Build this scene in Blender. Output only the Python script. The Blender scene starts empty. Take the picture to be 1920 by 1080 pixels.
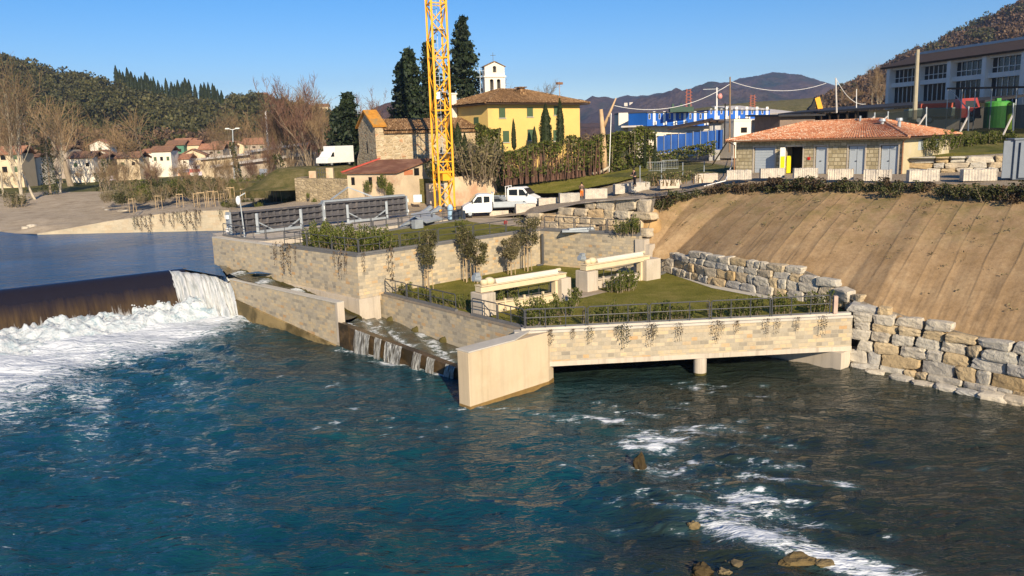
import bpy, bmesh, math, random
from mathutils import Vector, Matrix, noise
R = random.Random(11)
sc = bpy.context.scene
COL = sc.collection
V = Vector
rad = math.radians
# ------------------------------------------------------------------ camera
F = 1493.0; PITCH = math.atan(278 / 1493.); ROLL = rad(1.72); CH = 13.3
def ray(px, py):
    x = (px - 960) / F; y = (540 - py) / F
    cr, sr = math.cos(ROLL), math.sin(ROLL); cp, sp = math.cos(PITCH), math.sin(PITCH)
    X = x * cr + y * sr; U = -x * sr + y * cr
    return V((X, cp + U * sp, -sp + U * cp))
def P(px, py, z=0.0):
    d = ray(px, py); t = (z - CH) / d.z
    return V((d.x * t, d.y * t, z))
def D(px, py, Y):
    d = ray(px, py); t = Y / d.y
    return V((d.x * t, Y, CH + d.z * t))
cam = bpy.data.cameras.new('camera'); co = bpy.data.objects.new('camera', cam); COL.objects.link(co)
cam.sensor_width = 36; cam.lens = 36 * F / 1920; cam.clip_start = .5; cam.clip_end = 20000
cr, sr, cp, sp = math.cos(ROLL), math.sin(ROLL), math.cos(PITCH), math.sin(PITCH)
u0 = V((0, sp, cp)); r0 = V((1, 0, 0)); fw = V((0, cp, -sp))
rv = r0 * cr - u0 * sr; uv = r0 * sr + u0 * cr
co.matrix_world = Matrix(((rv.x, uv.x, -fw.x, 0), (rv.y, uv.y, -fw.y, 0), (rv.z, uv.z, -fw.z, CH), (0, 0, 0, 1)))
sc.camera = co
# ------------------------------------------------------------------ light
SUN_AZ, SUN_EL = rad(15), rad(25)      # azimuth: to the right of straight behind the camera
sv = V((math.sin(SUN_AZ) * math.cos(SUN_EL), -math.cos(SUN_AZ) * math.cos(SUN_EL), math.sin(SUN_EL)))
sl = bpy.data.lights.new('sun', 'SUN'); so = bpy.data.objects.new('sun', sl); COL.objects.link(so)
sl.energy = 4.9; sl.angle = rad(.5); sl.color = (1, .83, .60)
so.rotation_euler = sv.to_track_quat('Z', 'Y').to_euler()
w = bpy.data.worlds.new('World'); sc.world = w; w.use_nodes = True
nt = w.node_tree; bg = nt.nodes['Background']
sk = nt.nodes.new('ShaderNodeTexSky'); sk.sky_type = 'NISHITA'; sk.sun_disc = False
sk.sun_elevation = SUN_EL; sk.sun_rotation = math.pi - SUN_AZ
sk.air_density = 1.0; sk.dust_density = 0; sk.ozone_density = 4; sk.altitude = 800
hs = nt.nodes.new('ShaderNodeHueSaturation'); hs.inputs['Saturation'].default_value = 1.32; nt.links.new(sk.outputs[0], hs.inputs['Color'])
ml_ = nt.nodes.new('ShaderNodeMixRGB'); ml_.blend_type = 'MULTIPLY'; ml_.inputs[0].default_value = 1; ml_.inputs[2].default_value = (1, .915, .98, 1); nt.links.new(hs.outputs[0], ml_.inputs[1])
nt.links.new(ml_.outputs[0], bg.inputs[0]); bg.inputs[1].default_value = .084
sc.view_settings.view_transform = 'Standard'; sc.view_settings.look = 'None'
sc.view_settings.exposure = .70
sc.cycles.max_bounces = 5; sc.cycles.transparent_max_bounces = 6; sc.cycles.use_adaptive_sampling = True
# ------------------------------------------------------------------ node helpers
class NT:
    def __init__(s, name):
        s.m = bpy.data.materials.new(name); s.m.use_nodes = True
        s.t = s.m.node_tree; s.b = s.t.nodes['Principled BSDF']; s.out = s.t.nodes['Material Output']
    def n(s, typ, **kw):
        nd = s.t.nodes.new('ShaderNode' + typ)
        for k, v in kw.items():
            if hasattr(nd, k): setattr(nd, k, v)
            else: nd.inputs[k.replace('_', ' ')].default_value = v
        return nd
    def l(s, a, b): s.t.links.new(a, b)
    def set(s, k, v): s.b.inputs[k].default_value = v
    def coord(s, kind, scale=(1, 1, 1)):
        if kind == 'Position': o = s.n('NewGeometry').outputs['Position']
        else: o = s.n('TexCoord').outputs[kind]
        if scale == (1, 1, 1): return o
        mp = s.n('Mapping'); mp.inputs['Scale'].default_value = scale; s.l(o, mp.inputs[0]); return mp.outputs[0]
    def noise(s, vec, scale, detail=4, rough=.55, dist=0):
        nd = s.n('TexNoise', Scale=scale, Detail=detail, Roughness=rough, Distortion=dist); s.l(vec, nd.inputs['Vector']); return nd.outputs['Fac']
    def ramp(s, fac, stops, interp='LINEAR'):
        r = s.n('ValToRGB'); r.color_ramp.interpolation = interp
        e = r.color_ramp.elements
        while len(e) < len(stops): e.new(.5)
        for i, (p, c) in enumerate(stops):
            e[i].position = p; e[i].color = (*c, 1) if len(c) == 3 else c
        s.l(fac, r.inputs[0]); return r.outputs[0]
    def mix(s, fac, a, b, blend='MIX'):
        m = s.n('MixRGB', blend_type=blend)
        for k, v in ((0, fac), (1, a), (2, b)):
            if hasattr(v, 'links') or hasattr(v, 'is_linked'): s.l(v, m.inputs[k])
            elif k == 0: m.inputs[0].default_value = v
            else: m.inputs[k].default_value = (*v, 1)
        return m.outputs[0]
    def math(s, op, a, b=0.5, clamp=False):
        m = s.n('Math', operation=op, use_clamp=clamp)
        for k, v in ((0, a), (1, b)):
            if hasattr(v, 'is_linked'): s.l(v, m.inputs[k])
            else: m.inputs[k].default_value = v
        return m.outputs[0]
    def bump(s, h, strength=.3, dist=.05):
        b = s.n('Bump', Strength=strength, Distance=dist); s.l(h, b.inputs['Height']); s.l(b.outputs[0], s.b.inputs['Normal']); return b
def sc3(c, k): return tuple(min(1, x * k) for x in c)
def plain(name, c, rough=.8, var=.2, scale=2., bump=.15, bscale=25., metal=0, c2=None, c2at=.58, kind='Position', spec=.3, island=False, obj=0, streak=0):
    t = NT(name); co_ = t.coord(kind)
    f = t.noise(co_, scale, 5, .6)
    col = t.ramp(f, [(.25, sc3(c, 1 - var)), (.75, sc3(c, 1 + var))])
    if c2:
        g = t.noise(co_, scale * .37 + .13, 6, .65)
        col = t.mix(t.ramp(g, [(c2at - .06, (0, 0, 0)), (c2at + .08, (1, 1, 1))]), col, c2)
    if streak:
        sn = t.noise(t.coord('Position', (2.6, 2.6, .16)), 1.0, 6, .7); col = t.mix(1, col, t.ramp(sn, [(.3, (1 - streak,) * 3), (.5, (1, 1, 1)), (.75, (1.06, 1.05, 1.03))]), 'MULTIPLY')
    if island or obj:
        src = t.n('NewGeometry').outputs['Random Per Island'] if island else t.n('ObjectInfo').outputs['Random']
        a = obj or .35
        col = t.mix(1, col, t.ramp(src, [(0, (1 - a,) * 3), (1, (1, 1, 1))]), 'MULTIPLY')
    t.l(col, t.b.inputs['Base Color']); t.set('Roughness', rough); t.set('Metallic', metal); t.set('Specular IOR Level', spec)
    if bump: t.bump(t.noise(co_, bscale, 4), bump, .03)
    return t.m
def masonry(name, bw, bh, stops, mortar, msize=.012, bump=.6, dirt=None):
    t = NT(name); uvc = t.coord('UV')
    br = t.n('TexBrick'); br.offset = .43; br.squash = .7; br.squash_frequency = 3
    t.l(uvc, br.inputs['Vector'])
    for k, v in (('Scale', 1), ('Mortar Size', msize), ('Mortar Smooth', .3), ('Bias', 0), ('Brick Width', bw), ('Row Height', bh)): br.inputs[k].default_value = v
    br.inputs['Color1'].default_value = (0, 0, 0, 1); br.inputs['Color2'].default_value = (1, 1, 1, 1); br.inputs['Mortar'].default_value = (.5, .5, .5, 1)
    col = t.ramp(br.outputs['Color'], stops)
    n1 = t.noise(uvc, 5, 5, .65); n2 = t.noise(uvc, .35, 4)
    col = t.mix(1, col, t.ramp(n1, [(.25, (.84, .84, .84)), (.75, (1.12, 1.11, 1.08))]), 'MULTIPLY')
    col = t.mix(1, col, t.ramp(n2, [(.3, (.86, .86, .88)), (.7, (1.1, 1.08, 1.04))]), 'MULTIPLY')
    col = t.mix(t.math('MULTIPLY', br.outputs['Fac'], .75), col, mortar)
    t.l(col, t.b.inputs['Base Color']); t.set('Roughness', .9); t.set('Specular IOR Level', .2)
    h = t.math('ADD', t.math('MULTIPLY', br.outputs['Fac'], -.7), t.math('ADD', t.math('MULTIPLY', n1, .5), t.math('MULTIPLY', br.outputs['Color'], .35)))
    t.bump(h, bump, .04)
    return t.m
def rubble(name, scale, stops, mortar, stretch=1.6, bump=.7):
    t = NT(name); uvc = t.coord('UV', (1, stretch, 1))
    nn = t.n('TexNoise', Scale=3., Detail=3.); t.l(uvc, nn.inputs['Vector'])
    wv = t.mix(.10, uvc, nn.outputs['Color'])
    v = t.n('TexVoronoi', Scale=scale); t.l(wv, v.inputs['Vector'])
    e = t.n('TexVoronoi', Scale=scale, feature='DISTANCE_TO_EDGE'); t.l(wv, e.inputs['Vector'])
    sep = t.n('SeparateColor'); t.l(v.outputs['Color'], sep.inputs[0])
    col = t.ramp(sep.outputs[0], stops)
    n1 = t.noise(uvc, 1.2, 6, .7)
    col = t.mix(1, col, t.ramp(n1, [(.3, (.7, .7, .7)), (.7, (1.2, 1.18, 1.1))]), 'MULTIPLY')
    edge = t.ramp(e.outputs[0], [(0, (1, 1, 1)), (.1, (0, 0, 0))])
    col = t.mix(edge, col, mortar)
    t.l(col, t.b.inputs['Base Color']); t.set('Roughness', .92); t.set('Specular IOR Level', .15)
    t.bump(t.math('ADD', t.ramp(e.outputs[0], [(0, (0, 0, 0)), (.2, (1, 1, 1))]), n1), bump, .08)
    return t.m
def leafmat(name, c1, c2, trans=.3, clump=1.2):
    t = NT(name)
    ri = t.n('NewGeometry').outputs['Random Per Island']
    col = t.ramp(ri, [(0, c1), (1, c2)])
    n = t.noise(t.coord('Position'), clump, 3)
    col = t.mix(1, col, t.ramp(n, [(.3, (.6, .6, .6)), (.7, (1.25, 1.25, 1.2))]), 'MULTIPLY')
    t.l(col, t.b.inputs['Base Color']); t.set('Roughness', .6); t.set('Specular IOR Level', .25)
    if trans:
        tr = t.n('BsdfTranslucent'); t.l(col, tr.inputs[0]); mx = t.n('MixShader', Fac=trans)
        t.l(t.b.outputs[0], mx.inputs[1]); t.l(tr.outputs[0], mx.inputs[2]); t.l(mx.outputs[0], t.out.inputs[0])
    return t.m
# ------------------------------------------------------------------ mesh builder
ICO = {}
def ico(n):
    if n not in ICO:
        bm = bmesh.new(); bmesh.ops.create_icosphere(bm, subdivisions=n, radius=1)
        bm.verts.ensure_lookup_table(); ICO[n] = ([v.co.copy() for v in bm.verts], [[v.index for v in f.verts] for f in bm.faces]); bm.free()
    return ICO[n]
class MB:
    def __init__(s): s.v = []; s.f = []
    def add(s, vs, fs):
        k = len(s.v); s.v += [V(p) for p in vs]; s.f += [[i + k for i in f] for f in fs]; return s
    def hexa(s, p):      # 4 bottom (ccw), 4 top
        return s.add(p, [(3, 2, 1, 0), (4, 5, 6, 7), (0, 1, 5, 4), (1, 2, 6, 5), (2, 3, 7, 6), (3, 0, 4, 7)])
    def box(s, c, sx, sy, sz, rz=0, M=None):       # centre of the base
        ps = []
        for z in (0, sz):
            for a, b in ((-1, -1), (1, -1), (1, 1), (-1, 1)): ps.append(V((a * sx / 2, b * sy / 2, z)))
        rot = Matrix.Rotation(rz, 3, 'Z'); c = V(c)
        ps = [(M @ (rot @ p + c)) if M else (rot @ p + c) for p in ps]
        return s.hexa(ps)
    def bar(s, a, b, wd, ht):      # beam, width across horizontally, height in its vertical plane, axis centred
        a, b = V(a), V(b); d = (b - a).normalized()
        side = d.cross(V((0, 0, 1)))
        side = side.normalized() if side.length > 1e-4 else V((1, 0, 0))
        up = side.cross(d).normalized(); side *= wd / 2; up *= ht / 2
        return s.hexa([a - side - up, a + side - up, a + side + up, a - side + up, b - side - up, b + side - up, b + side + up, b - side + up][0:4] + [b - side - up, b + side - up, b + side + up, b - side + up])
    def tube(s, pts, rads, n=6, cap=True, twist=0):
        pts = [V(p) for p in pts]
        if not hasattr(rads, '__len__'): rads = [rads] * len(pts)
        k = len(s.v); ref = None
        for i, p in enumerate(pts):
            d = (pts[min(i + 1, len(pts) - 1)] - pts[max(i - 1, 0)]).normalized()
            if ref is None: ref = d.orthogonal().normalized()
            ref = (ref - d * ref.dot(d)); ref = ref.normalized() if ref.length > 1e-5 else d.orthogonal().normalized()
            q = d.cross(ref)
            for j in range(n):
                a = 2 * math.pi * j / n + twist
                s.v.append(p + (ref * math.cos(a) + q * math.sin(a)) * rads[i])
        for i in range(len(pts) - 1):
            for j in range(n):
                s.f.append([k + i * n + j, k + i * n + (j + 1) % n, k + (i + 1) * n + (j + 1) % n, k + (i + 1) * n + j])
        if cap:
            s.f.append([k + j for j in range(n)][::-1]); e = k + (len(pts) - 1) * n; s.f.append([e + j for j in range(n)])
        return s
    def prism(s, poly, z0, z1):     # poly of (x,y); z0/z1 number or list
        n = len(poly); a = z0 if hasattr(z0, '__len__') else [z0] * n; b = z1 if hasattr(z1, '__len__') else [z1] * n
        k = len(s.v)
        s.v += [V((p[0], p[1], a[i])) for i, p in enumerate(poly)] + [V((p[0], p[1], b[i])) for i, p in enumerate(poly)]
        s.f.append([k + i for i in range(n)][::-1]); s.f.append([k + n + i for i in range(n)])
        for i in range(n): j = (i + 1) % n; s.f.append([k + i, k + j, k + n + j, k + n + i])
        return s
    def quad(s, a, b, c, d): return s.add([a, b, c, d], [(0, 1, 2, 3)])
    def extrude(s, prof, a, b, up=V((0, 0, 1))):    # profile (across, up) swept a->b
        a, b = V(a), V(b); d = (b - a).normalized(); side = d.cross(up).normalized()
        n = len(prof); k = len(s.v)
        for o in (a, b): s.v += [o + side * p[0] + up * p[1] for p in prof]
        for i in range(n): j = (i + 1) % n; s.f.append([k + i, k + j, k + n + j, k + n + i])
        s.f.append([k + i for i in range(n)][::-1]); s.f.append([k + n + i for i in range(n)]); return s
    def blob(s, c, r, n=2, amp=.2, freq=1.5, seed=0):
        vs, fs = ico(n); c = V(c); r = V(r) if hasattr(r, '__len__') else V((r, r, r)); o = V((seed * 3.1, seed * 7.7, seed * 1.3))
        return s.add([c + V((p.x * r.x, p.y * r.y, p.z * r.z)) * (1 + amp * noise.noise(p * freq + o)) for p in vs], fs)
    def leaf(s, c, size, rnd, up=0., asp=.55, dirn=None):
        d = V((rnd.gauss(0, 1), rnd.gauss(0, 1), rnd.gauss(0, 1) + up))
        if dirn: d = d * .5 + V(dirn)
        d = d.normalized() if d.length > 1e-4 else V((0, 0, 1))
        q = d.orthogonal().normalized(); q = Matrix.Rotation(rnd.uniform(0, 6.28), 3, d) @ q
        c = V(c); a = d * size * .5; b = q * size * .5 * asp
        k = len(s.v); s.v += [c - a, c + b, c + a, c - b]; s.f.append([k, k + 1, k + 2, k + 3]); return s
    def sphere(s, c, r, n=2): return s.blob(c, r, n, 0)
    def build(s, name, mat, parent=None, smooth=False, origin=None, uv=None, bevel=0, local=False):
        me = bpy.data.meshes.new(name)
        off = V((0, 0, 0))
        if parent is not None and not local:
            off = parent.get('_w'); off = V(off) if off is not None else parent.location.copy()
        elif parent is None and not local:
            if origin is None:
                n = len(s.v); off = V((sum(p.x for p in s.v) / n, sum(p.y for p in s.v) / n, min(p.z for p in s.v)))
            else: off = V(origin)
        vs = [(p - off)[:] for p in s.v] if not local else [p[:] for p in s.v]
        me.from_pydata(vs, [], s.f); me.update()
        for m in (mat if isinstance(mat, (list, tuple)) else [mat]): me.materials.append(m)
        if uv is None: uv = len(s.f) < 3000
        if uv:
            lay = me.uv_layers.new(name='UVMap')
            for p in me.polygons:
                nm = p.normal
                if abs(nm.z) > .75: t1, t2 = V((1, 0, 0)), V((0, 1, 0))
                else:
                    t1 = V((-nm.y, nm.x, 0)).normalized(); t2 = V((0, 0, 1)) if abs(nm.z) < .25 else nm.cross(t1)
                for li in p.loop_indices:
                    q = me.vertices[me.loops[li].vertex_index].co + off
                    lay.data[li].uv = (q.dot(t1), q.dot(t2))
        if smooth:
            me.polygons.foreach_set('use_smooth', [True] * len(me.polygons))
        o = bpy.data.objects.new(name, me); COL.objects.link(o)
        if parent is not None:
            o.parent = parent
            if not local: o['_w'] = tuple(off)
        elif not local: o.location = off; o['_w'] = tuple(off)
        if bevel:
            b = o.modifiers.new('bevel', 'BEVEL'); b.width = bevel; b.segments = 2; b.limit_method = 'ANGLE'
        return o
def tag(o, label=None, cat=None, group=None, kind=None):
    if label: o['label'] = label
    if cat: o['category'] = cat
    if group: o['group'] = group
    if kind: o['kind'] = kind
    return o
def thing(name, loc, label, cat, group=None, rz=0):
    o = bpy.data.objects.new(name, None); COL.objects.link(o); o.location = loc; o.rotation_euler.z = rz
    o.empty_display_size = .3
    return tag(o, label, cat, group)
def dup(root, loc, rz=0, s=1, label=None, group=None):
    r = root.copy(); COL.objects.link(r); r.location = loc; r.rotation_euler = (0, 0, rz); r.scale = s if hasattr(s, '__len__') else (s, s, s)
    if label: r['label'] = label
    if group: r['group'] = group
    for ch in list(root.children):
        c = ch.copy(); COL.objects.link(c); c.parent = r
        for g in list(ch.children):
            d = g.copy(); COL.objects.link(d); d.parent = c
    return r
def struct(o): o['kind'] = 'structure'; return o
def lerp(a, b, t): return a + (b - a) * t
def polyz(pts, x):      # piecewise linear
    if x <= pts[0][0]: return pts[0][1]
    for (a, b), (c, d) in zip(pts, pts[1:]):
        if x <= c: return b + (d - b) * (x - a) / (c - a)
    return pts[-1][1]
def fbm(x, y, z=0, oc=4): return noise.fractal(V((x, y, z)), 1., 2., oc)
# ------------------------------------------------------------------ materials
ASH = [(0, (.26, .235, .19)), (.2, (.39, .345, .265)), (.42, (.49, .415, .295)), (.6, (.34, .31, .255)), (.78, (.52, .415, .26)), (.92, (.41, .355, .265)), (.975, (.47, .33, .185)), (1, (.44, .29, .155))]
M = {}
M['ashlar'] = masonry('ashlar stone', .50, .225, ASH, (.40, .36, .28), .014)
M['ashlar_far'] = masonry('bank wall stone', .9, .32, [(0, (.42, .37, .27)), (.5, (.48, .42, .31)), (1, (.44, .36, .25))], (.36, .32, .25), .012, .3)
M['concrete'] = plain('cast concrete', (.48, .42, .34), .85, .08, .8, .1, 30, c2=(.42, .37, .29), c2at=.6, streak=.3)
M['concrete_tan'] = plain('formwork concrete', (.52, .42, .285), .85, .06, .5, .06, 14, c2=(.47, .37, .24), c2at=.6, streak=.16)
M['coping'] = plain('coping stone', (.46, .43, .37), .85, .12, 1.5, .15)
M['wet'] = plain('wet mossy concrete', (.075, .05, .026), .25, .4, 2.5, .5, 12, c2=(.035, .026, .014), c2at=.5)
M['moss'] = plain('wet moss', (.075, .062, .015), .8, .4, 4, .5, 15)
M['rail'] = plain('painted steel railing', (.075, .078, .085), .5, .1, 3, 0, metal=.2)
M['kerb'] = plain('dark kerb stone', (.13, .13, .13), .8, .15, 3, .1)
M['gate'] = plain('dark gate steel', (.08, .078, .085), .6, .25, 1.5, .15, 20, metal=.1, c2=(.15, .13, .12), c2at=.6)
M['galv'] = plain('galvanised steel', (.34, .38, .41), .5, .12, 2, .05, metal=.35)
M['white'] = plain('white paint', (.74, .74, .72), .5, .06, 1.5, 0)
M['cream'] = plain('cream painted steel', (.60, .50, .33), .5, .08, 2, 0)
M['yellow'] = plain('crane yellow paint', (.78, .36, .015), .5, .1, 2, .05, c2=(.6, .27, .02), c2at=.65)
M['black'] = plain('black rubber', (.015, .015, .016), .7, .1)
M['glass'] = plain('dark glass', (.015, .02, .025), .08, .1, bump=0, spec=.6)
M['dark'] = plain('dark void', (.006, .006, .007), .9, .1, bump=0)
def grassmat(name, a, b, c):
    t = NT(name); co_ = t.coord('Position')
    col = t.ramp(t.noise(co_, .55, 6, .7), [(.3, a), (.5, b), (.7, c)])
    col = t.mix(1, col, t.ramp(t.noise(co_, 9, 4, .7), [(.3, (.6, .6, .6)), (.7, (1.3, 1.3, 1.3))]), 'MULTIPLY')
    t.l(col, t.b.inputs['Base Color']); t.set('Roughness', .95); t.set('Specular IOR Level', .1)
    t.bump(t.noise(co_, 18, 4, .8), .9, .12); return t.m
M['lawn'] = grassmat('mown lawn', (.115, .12, .02), (.19, .18, .034), (.28, .235, .07))
M['rough_grass'] = grassmat('rough winter grass', (.06, .075, .02), (.15, .13, .05), (.24, .2, .1))
M['gravel'] = plain('gravel and sand', (.38, .31, .225), .95, .3, .9, .8, 14, c2=(.25, .2, .14), c2at=.55)
M['asphalt'] = plain('pale dusty road', (.34, .28, .205), .95, .2, .6, .3, 20)
M['trunk'] = plain('grey brown bark', (.25, .2, .14), .9, .3, 4, .3, 20)
M['bark_pale'] = plain('pale poplar bark', (.42, .37, .28), .9, .3, 2, .3, 14)
M['twig'] = plain('bare twigs', (.24, .165, .09), .9, .3, .6, 0, island=True)
M['twig_red'] = plain('reddish bare twigs', (.155, .085, .06), .9, .3, .6, 0, island=True)
M['stake'] = plain('round wood stakes', (.42, .31, .18), .8, .2, 3, .1)
M['laurel'] = leafmat('laurel leaves', (.045, .07, .012), (.18, .20, .035))
M['oak'] = leafmat('evergreen oak leaves', (.05, .055, .022), (.19, .165, .07))
M['olive'] = leafmat('pale dry leaves', (.11, .1, .05), (.26, .22, .11))
M['ivy'] = leafmat('ivy leaves', (.022, .03, .009), (.10, .105, .035), .2)
M['vine'] = leafmat('dry creeper leaves', (.035, .025, .014), (.11, .07, .035), .2)
M['cypress'] = leafmat('cypress foliage', (.012, .022, .008), (.04, .055, .018), .1, .8)
M['conifer'] = leafmat('cedar foliage', (.012, .024, .012), (.035, .05, .022), .1, .5)
M['forest'] = leafmat('hillside forest', (.022, .028, .01), (.075, .07, .028), 0, .03)
def stonemat(name, stops):
    t = NT(name); co_ = t.coord('Position'); rd = t.n('ObjectInfo').outputs['Random']
    col = t.ramp(rd, stops)
    n1 = t.noise(co_, 1.7, 6, .7); n2 = t.noise(co_, 7, 5, .7)
    col = t.mix(1, col, t.ramp(n1, [(.3, (.68, .68, .7)), (.7, (1.22, 1.2, 1.12))]), 'MULTIPLY')
    col = t.mix(t.ramp(n2, [(.62, (0, 0, 0)), (.75, (.6, .6, .6))]), col, (.16, .15, .13))
    t.l(col, t.b.inputs['Base Color']); t.set('Roughness', .92); t.set('Specular IOR Level', .2)
    t.bump(t.math('ADD', n1, t.math('MULTIPLY', n2, .5)), .8, .12); return t.m
M['honey'] = stonemat('honey coloured boulders', [(0, (.50, .41, .28)), (.4, (.54, .44, .30)), (.7, (.44, .39, .31)), (1, (.50, .36, .2))])
M['boulder'] = stonemat('quarried boulders', [(0, (.44, .42, .37)), (.3, (.5, .45, .37)), (.45, (.38, .37, .35)), (.6, (.47, .43, .36)), (.78, (.42, .31, .17)), (.9, (.46, .37, .24)), (1, (.36, .36, .35))])
M['block'] = stonemat('sawn limestone blocks', [(0, (.52, .48, .42)), (.5, (.56, .5, .42)), (1, (.47, .45, .41))])
M['scree'] = plain('rubble fill', (.2, .175, .14), .95, .4, 5, 1, 16)
# ================================================================== WATER
WA = P(0, 545, 3.5); WB = P(345, 505, 3.5); WC = P(424, 520, 3.15)
wd = (WB - WA); wd.z = 0; WL = wd.length; wd.normalize(); wn = V((wd.y, -wd.x, 0))
if wn.y > 0: wn = -wn
def dweir(x, y): return (x - WA.x) * wn.x + (y - WA.y) * wn.y
def sweir(x, y): return (x - WA.x) * wd.x + (y - WA.y) * wd.y
def sst(a, b, x):
    t = max(0., min(1., (x - a) / (b - a))); return t * t * (3 - 2 * t)
# white patches of the rapids: pixel, along-length, across, strength -> world
RAP = []
for px, py, ln, ac, st in [(1215, 838, 1.0, .45, 1.0), (1235, 822, 1.2, .5, .95), (1290, 806, .8, .3, .9), (1125, 784, 1.4, .25, .95), (1070, 786, .9, .2, .7), (1180, 774, 1.5, .2, .6), (1225, 882, .9, .35, 1), (1335, 803, 1.2, .25, .65),
                           (1255, 765, 1.0, .15, .6), (1360, 800, .6, .2, .7), (1230, 808, .5, .15, .8), (1320, 718, 1.4, .12, .7), (1290, 722, .8, .1, .6), (1130, 755, .9, .1, .55), (1345, 868, .6, .15, .6), (1450, 875, .9, .2, .6),
                           (1300, 870, .9, .15, .5), (1455, 900, .6, .25, .8), (1490, 872, .35, .2, .8), (1410, 935, .8, .5, .95), (1395, 900, .5, .2, .55), (1350, 962, 1.0, .5, .95), (1375, 985, 1.0, .4, .8), (1395, 1000, 1.3, .55, 1), (1430, 1018, 1.0, .45, 1), (1455, 1010, .7, .3, .8), (1480, 1030, .8, .3, .7),
                           (1580, 1050, 1.3, .5, .9), (1620, 1065, 1.2, .4, .8), (1450, 960, .9, .3, .6), (1520, 975, .8, .2, .5), (1580, 908, .4, .2, .85), (1840, 876, .3, .12, .5), (1730, 872, .5, .1, .45), (1500, 905, .4, .12, .55),
                           (930, 768, 1.2, .15, .75), (985, 775, 1.0, .12, .5), (870, 768, .5, .2, .7), (820, 800, .8, .1, .35), (985, 812, 1.2, .1, .4), (1345, 740, .8, .1, .4), (660, 660, .9, .25, .9), (700, 668, .9, .3, .9), (740, 682, 1.0, .3, 1), (790, 692, .8, .25, .9), (835, 702, .8, .3, .95)]:
    RAP.append((P(px, py, 0), ln, ac, st))
_r = random.Random(77)
for i in range(75):
    py = _r.uniform(722, 1010); px = lerp(1150, 1330, (py - 722) / 290) + _r.gauss(60, 130); RAP.append((P(px, py, 0), _r.uniform(.15, .6), _r.uniform(.06, .16), _r.uniform(.55, .9)))
for i in range(40): RAP.append((P(_r.uniform(480, 860), _r.uniform(650, 820), 0), _r.uniform(.2, .7), _r.uniform(.05, .14), _r.uniform(.4, .75)))
FD = V((.92, -.38, 0)).normalized(); FN = V((-FD.y, FD.x, 0))
def foamval(x, y):
    d = dweir(x, y); s = sweir(x, y)
    nb = fbm(x * .11, y * .11, 3, 4)
    reach = polyz([(-40, 34), (-8, 27), (0, 22), (6, 17), (11, 13), (16, 11), (20, 12.), (26, 12)], s)
    f = 0.
    if s < 34:
        f = 1.05 - sst(.32, 1.3, (d + nb * 4.2) / reach)
        f *= 1 - sst(22, 33, s) * .85
        f = max(f, .52 * (1 - sst(reach, reach * 2.1, d + nb * 7)) * sst(-.15, .35, fbm(s * .33 + 9, d * .08 + s * .05, 7, 4)))
    for p, ln, ac, st in RAP:
        dx, dy = x - p.x, y - p.y
        if abs(dx) > 4 or abs(dy) > 4: continue
        a = (dx * FD.x + dy * FD.y) / ln; b = (dx * FN.x + dy * FN.y) / ac
        f = max(f, st * math.exp(-(a * a + b * b) * .45) * (.78 + .9 * abs(fbm(x * 1.3 + 5, y * 1.3, 4, 4)) + .3 * nb))
    return f
def wz(x, y):
    d = max(0, dweir(x, y)); s = sweir(x, y)
    base = .55 * math.exp(-d / 9.) * (1 - sst(30, 45, s))
    r = math.exp(-((x - 6.5) ** 2 / 30 + (y - 27) ** 2 / 50)) + 1.3 * math.exp(-d / 16.) + .85
    a = x * .93 - y * .36; b = x * .36 + y * .93
    h = .20 * fbm(a * .16, b * .34, 1, 3) + .12 * fbm(a * .55, b * 1.0, 5, 4)
    return base + h * min(r, 1.5)
def watermat(name, deep, foam=True, rough=.06, b1=.35, b2=.25, tint=None, spec=.5, reflect_col=None, st=(.75, 1.5)):
    t = NT(name); pos = t.coord('Position')
    mp = t.n('Mapping'); mp.inputs['Rotation'].default_value = (0, 0, rad(20)); mp.inputs['Scale'].default_value = (*st, 1); t.l(pos, mp.inputs[0]); mv = mp.outputs[0]
    h1 = t.noise(mv, .75, 4, .55, .8); h2 = t.noise(mv, 3.6, 3, .55, .6)
    n0 = t.noise(pos, .09, 4, .6)
    col = t.ramp(n0, [(.32, sc3(deep, .7)), (.7, sc3(deep, 1.35))])
    if tint: col = t.mix(t.ramp(t.noise(pos, .16, 5), [(.5, (0, 0, 0)), (.68, (1, 1, 1))]), col, tint)
    bp = t.bump(t.math('ADD', t.math('MULTIPLY', h1, 1.0), t.math('MULTIPLY', h2, .28)), b1, b2)
    t.set('Roughness', rough); t.set('IOR', 1.33); t.set('Specular IOR Level', spec)
    if reflect_col: col = t.mix(t.n('Attribute', attribute_name='shallow_reflect').outputs['Fac'], col, reflect_col)  # browns the water: painted reflection of the slope, partly the bed
    if foam:
        at = t.n('Attribute', attribute_name='foam').outputs['Fac']
        g1 = t.noise(mv, 1.6, 8, .72, 1.6); g2 = t.noise(mv, 7., 5, .7, .6)
        g = t.math('ADD', t.math('MULTIPLY', g1, .75), t.math('MULTIPLY', g2, .38))
        m = t.ramp(t.math('ADD', at, t.math('MULTIPLY', t.math('SUBTRACT', g, .57), 3.0)), [(.5, (0, 0, 0)), (.66, (.6, .6, .6)), (.9, (1, 1, 1))])
        milky = t.ramp(at, [(.08, (0, 0, 0)), (.9, (.4, .4, .4))])
        col = t.mix(milky, col, (.07, .20, .24))
        col = t.mix(m, col, (.68, .72, .75))
        rg = t.mix(m, (rough,) * 3, (.7,) * 3); t.l(rg, t.b.inputs['Roughness'])
    t.l(col, t.b.inputs['Base Color']); return t.m
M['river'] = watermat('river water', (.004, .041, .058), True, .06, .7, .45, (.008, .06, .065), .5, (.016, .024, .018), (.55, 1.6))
M['pool'] = watermat('upper pool water', (.003, .075, .20), False, .15, 1.0, .5, None, .15)
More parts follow.
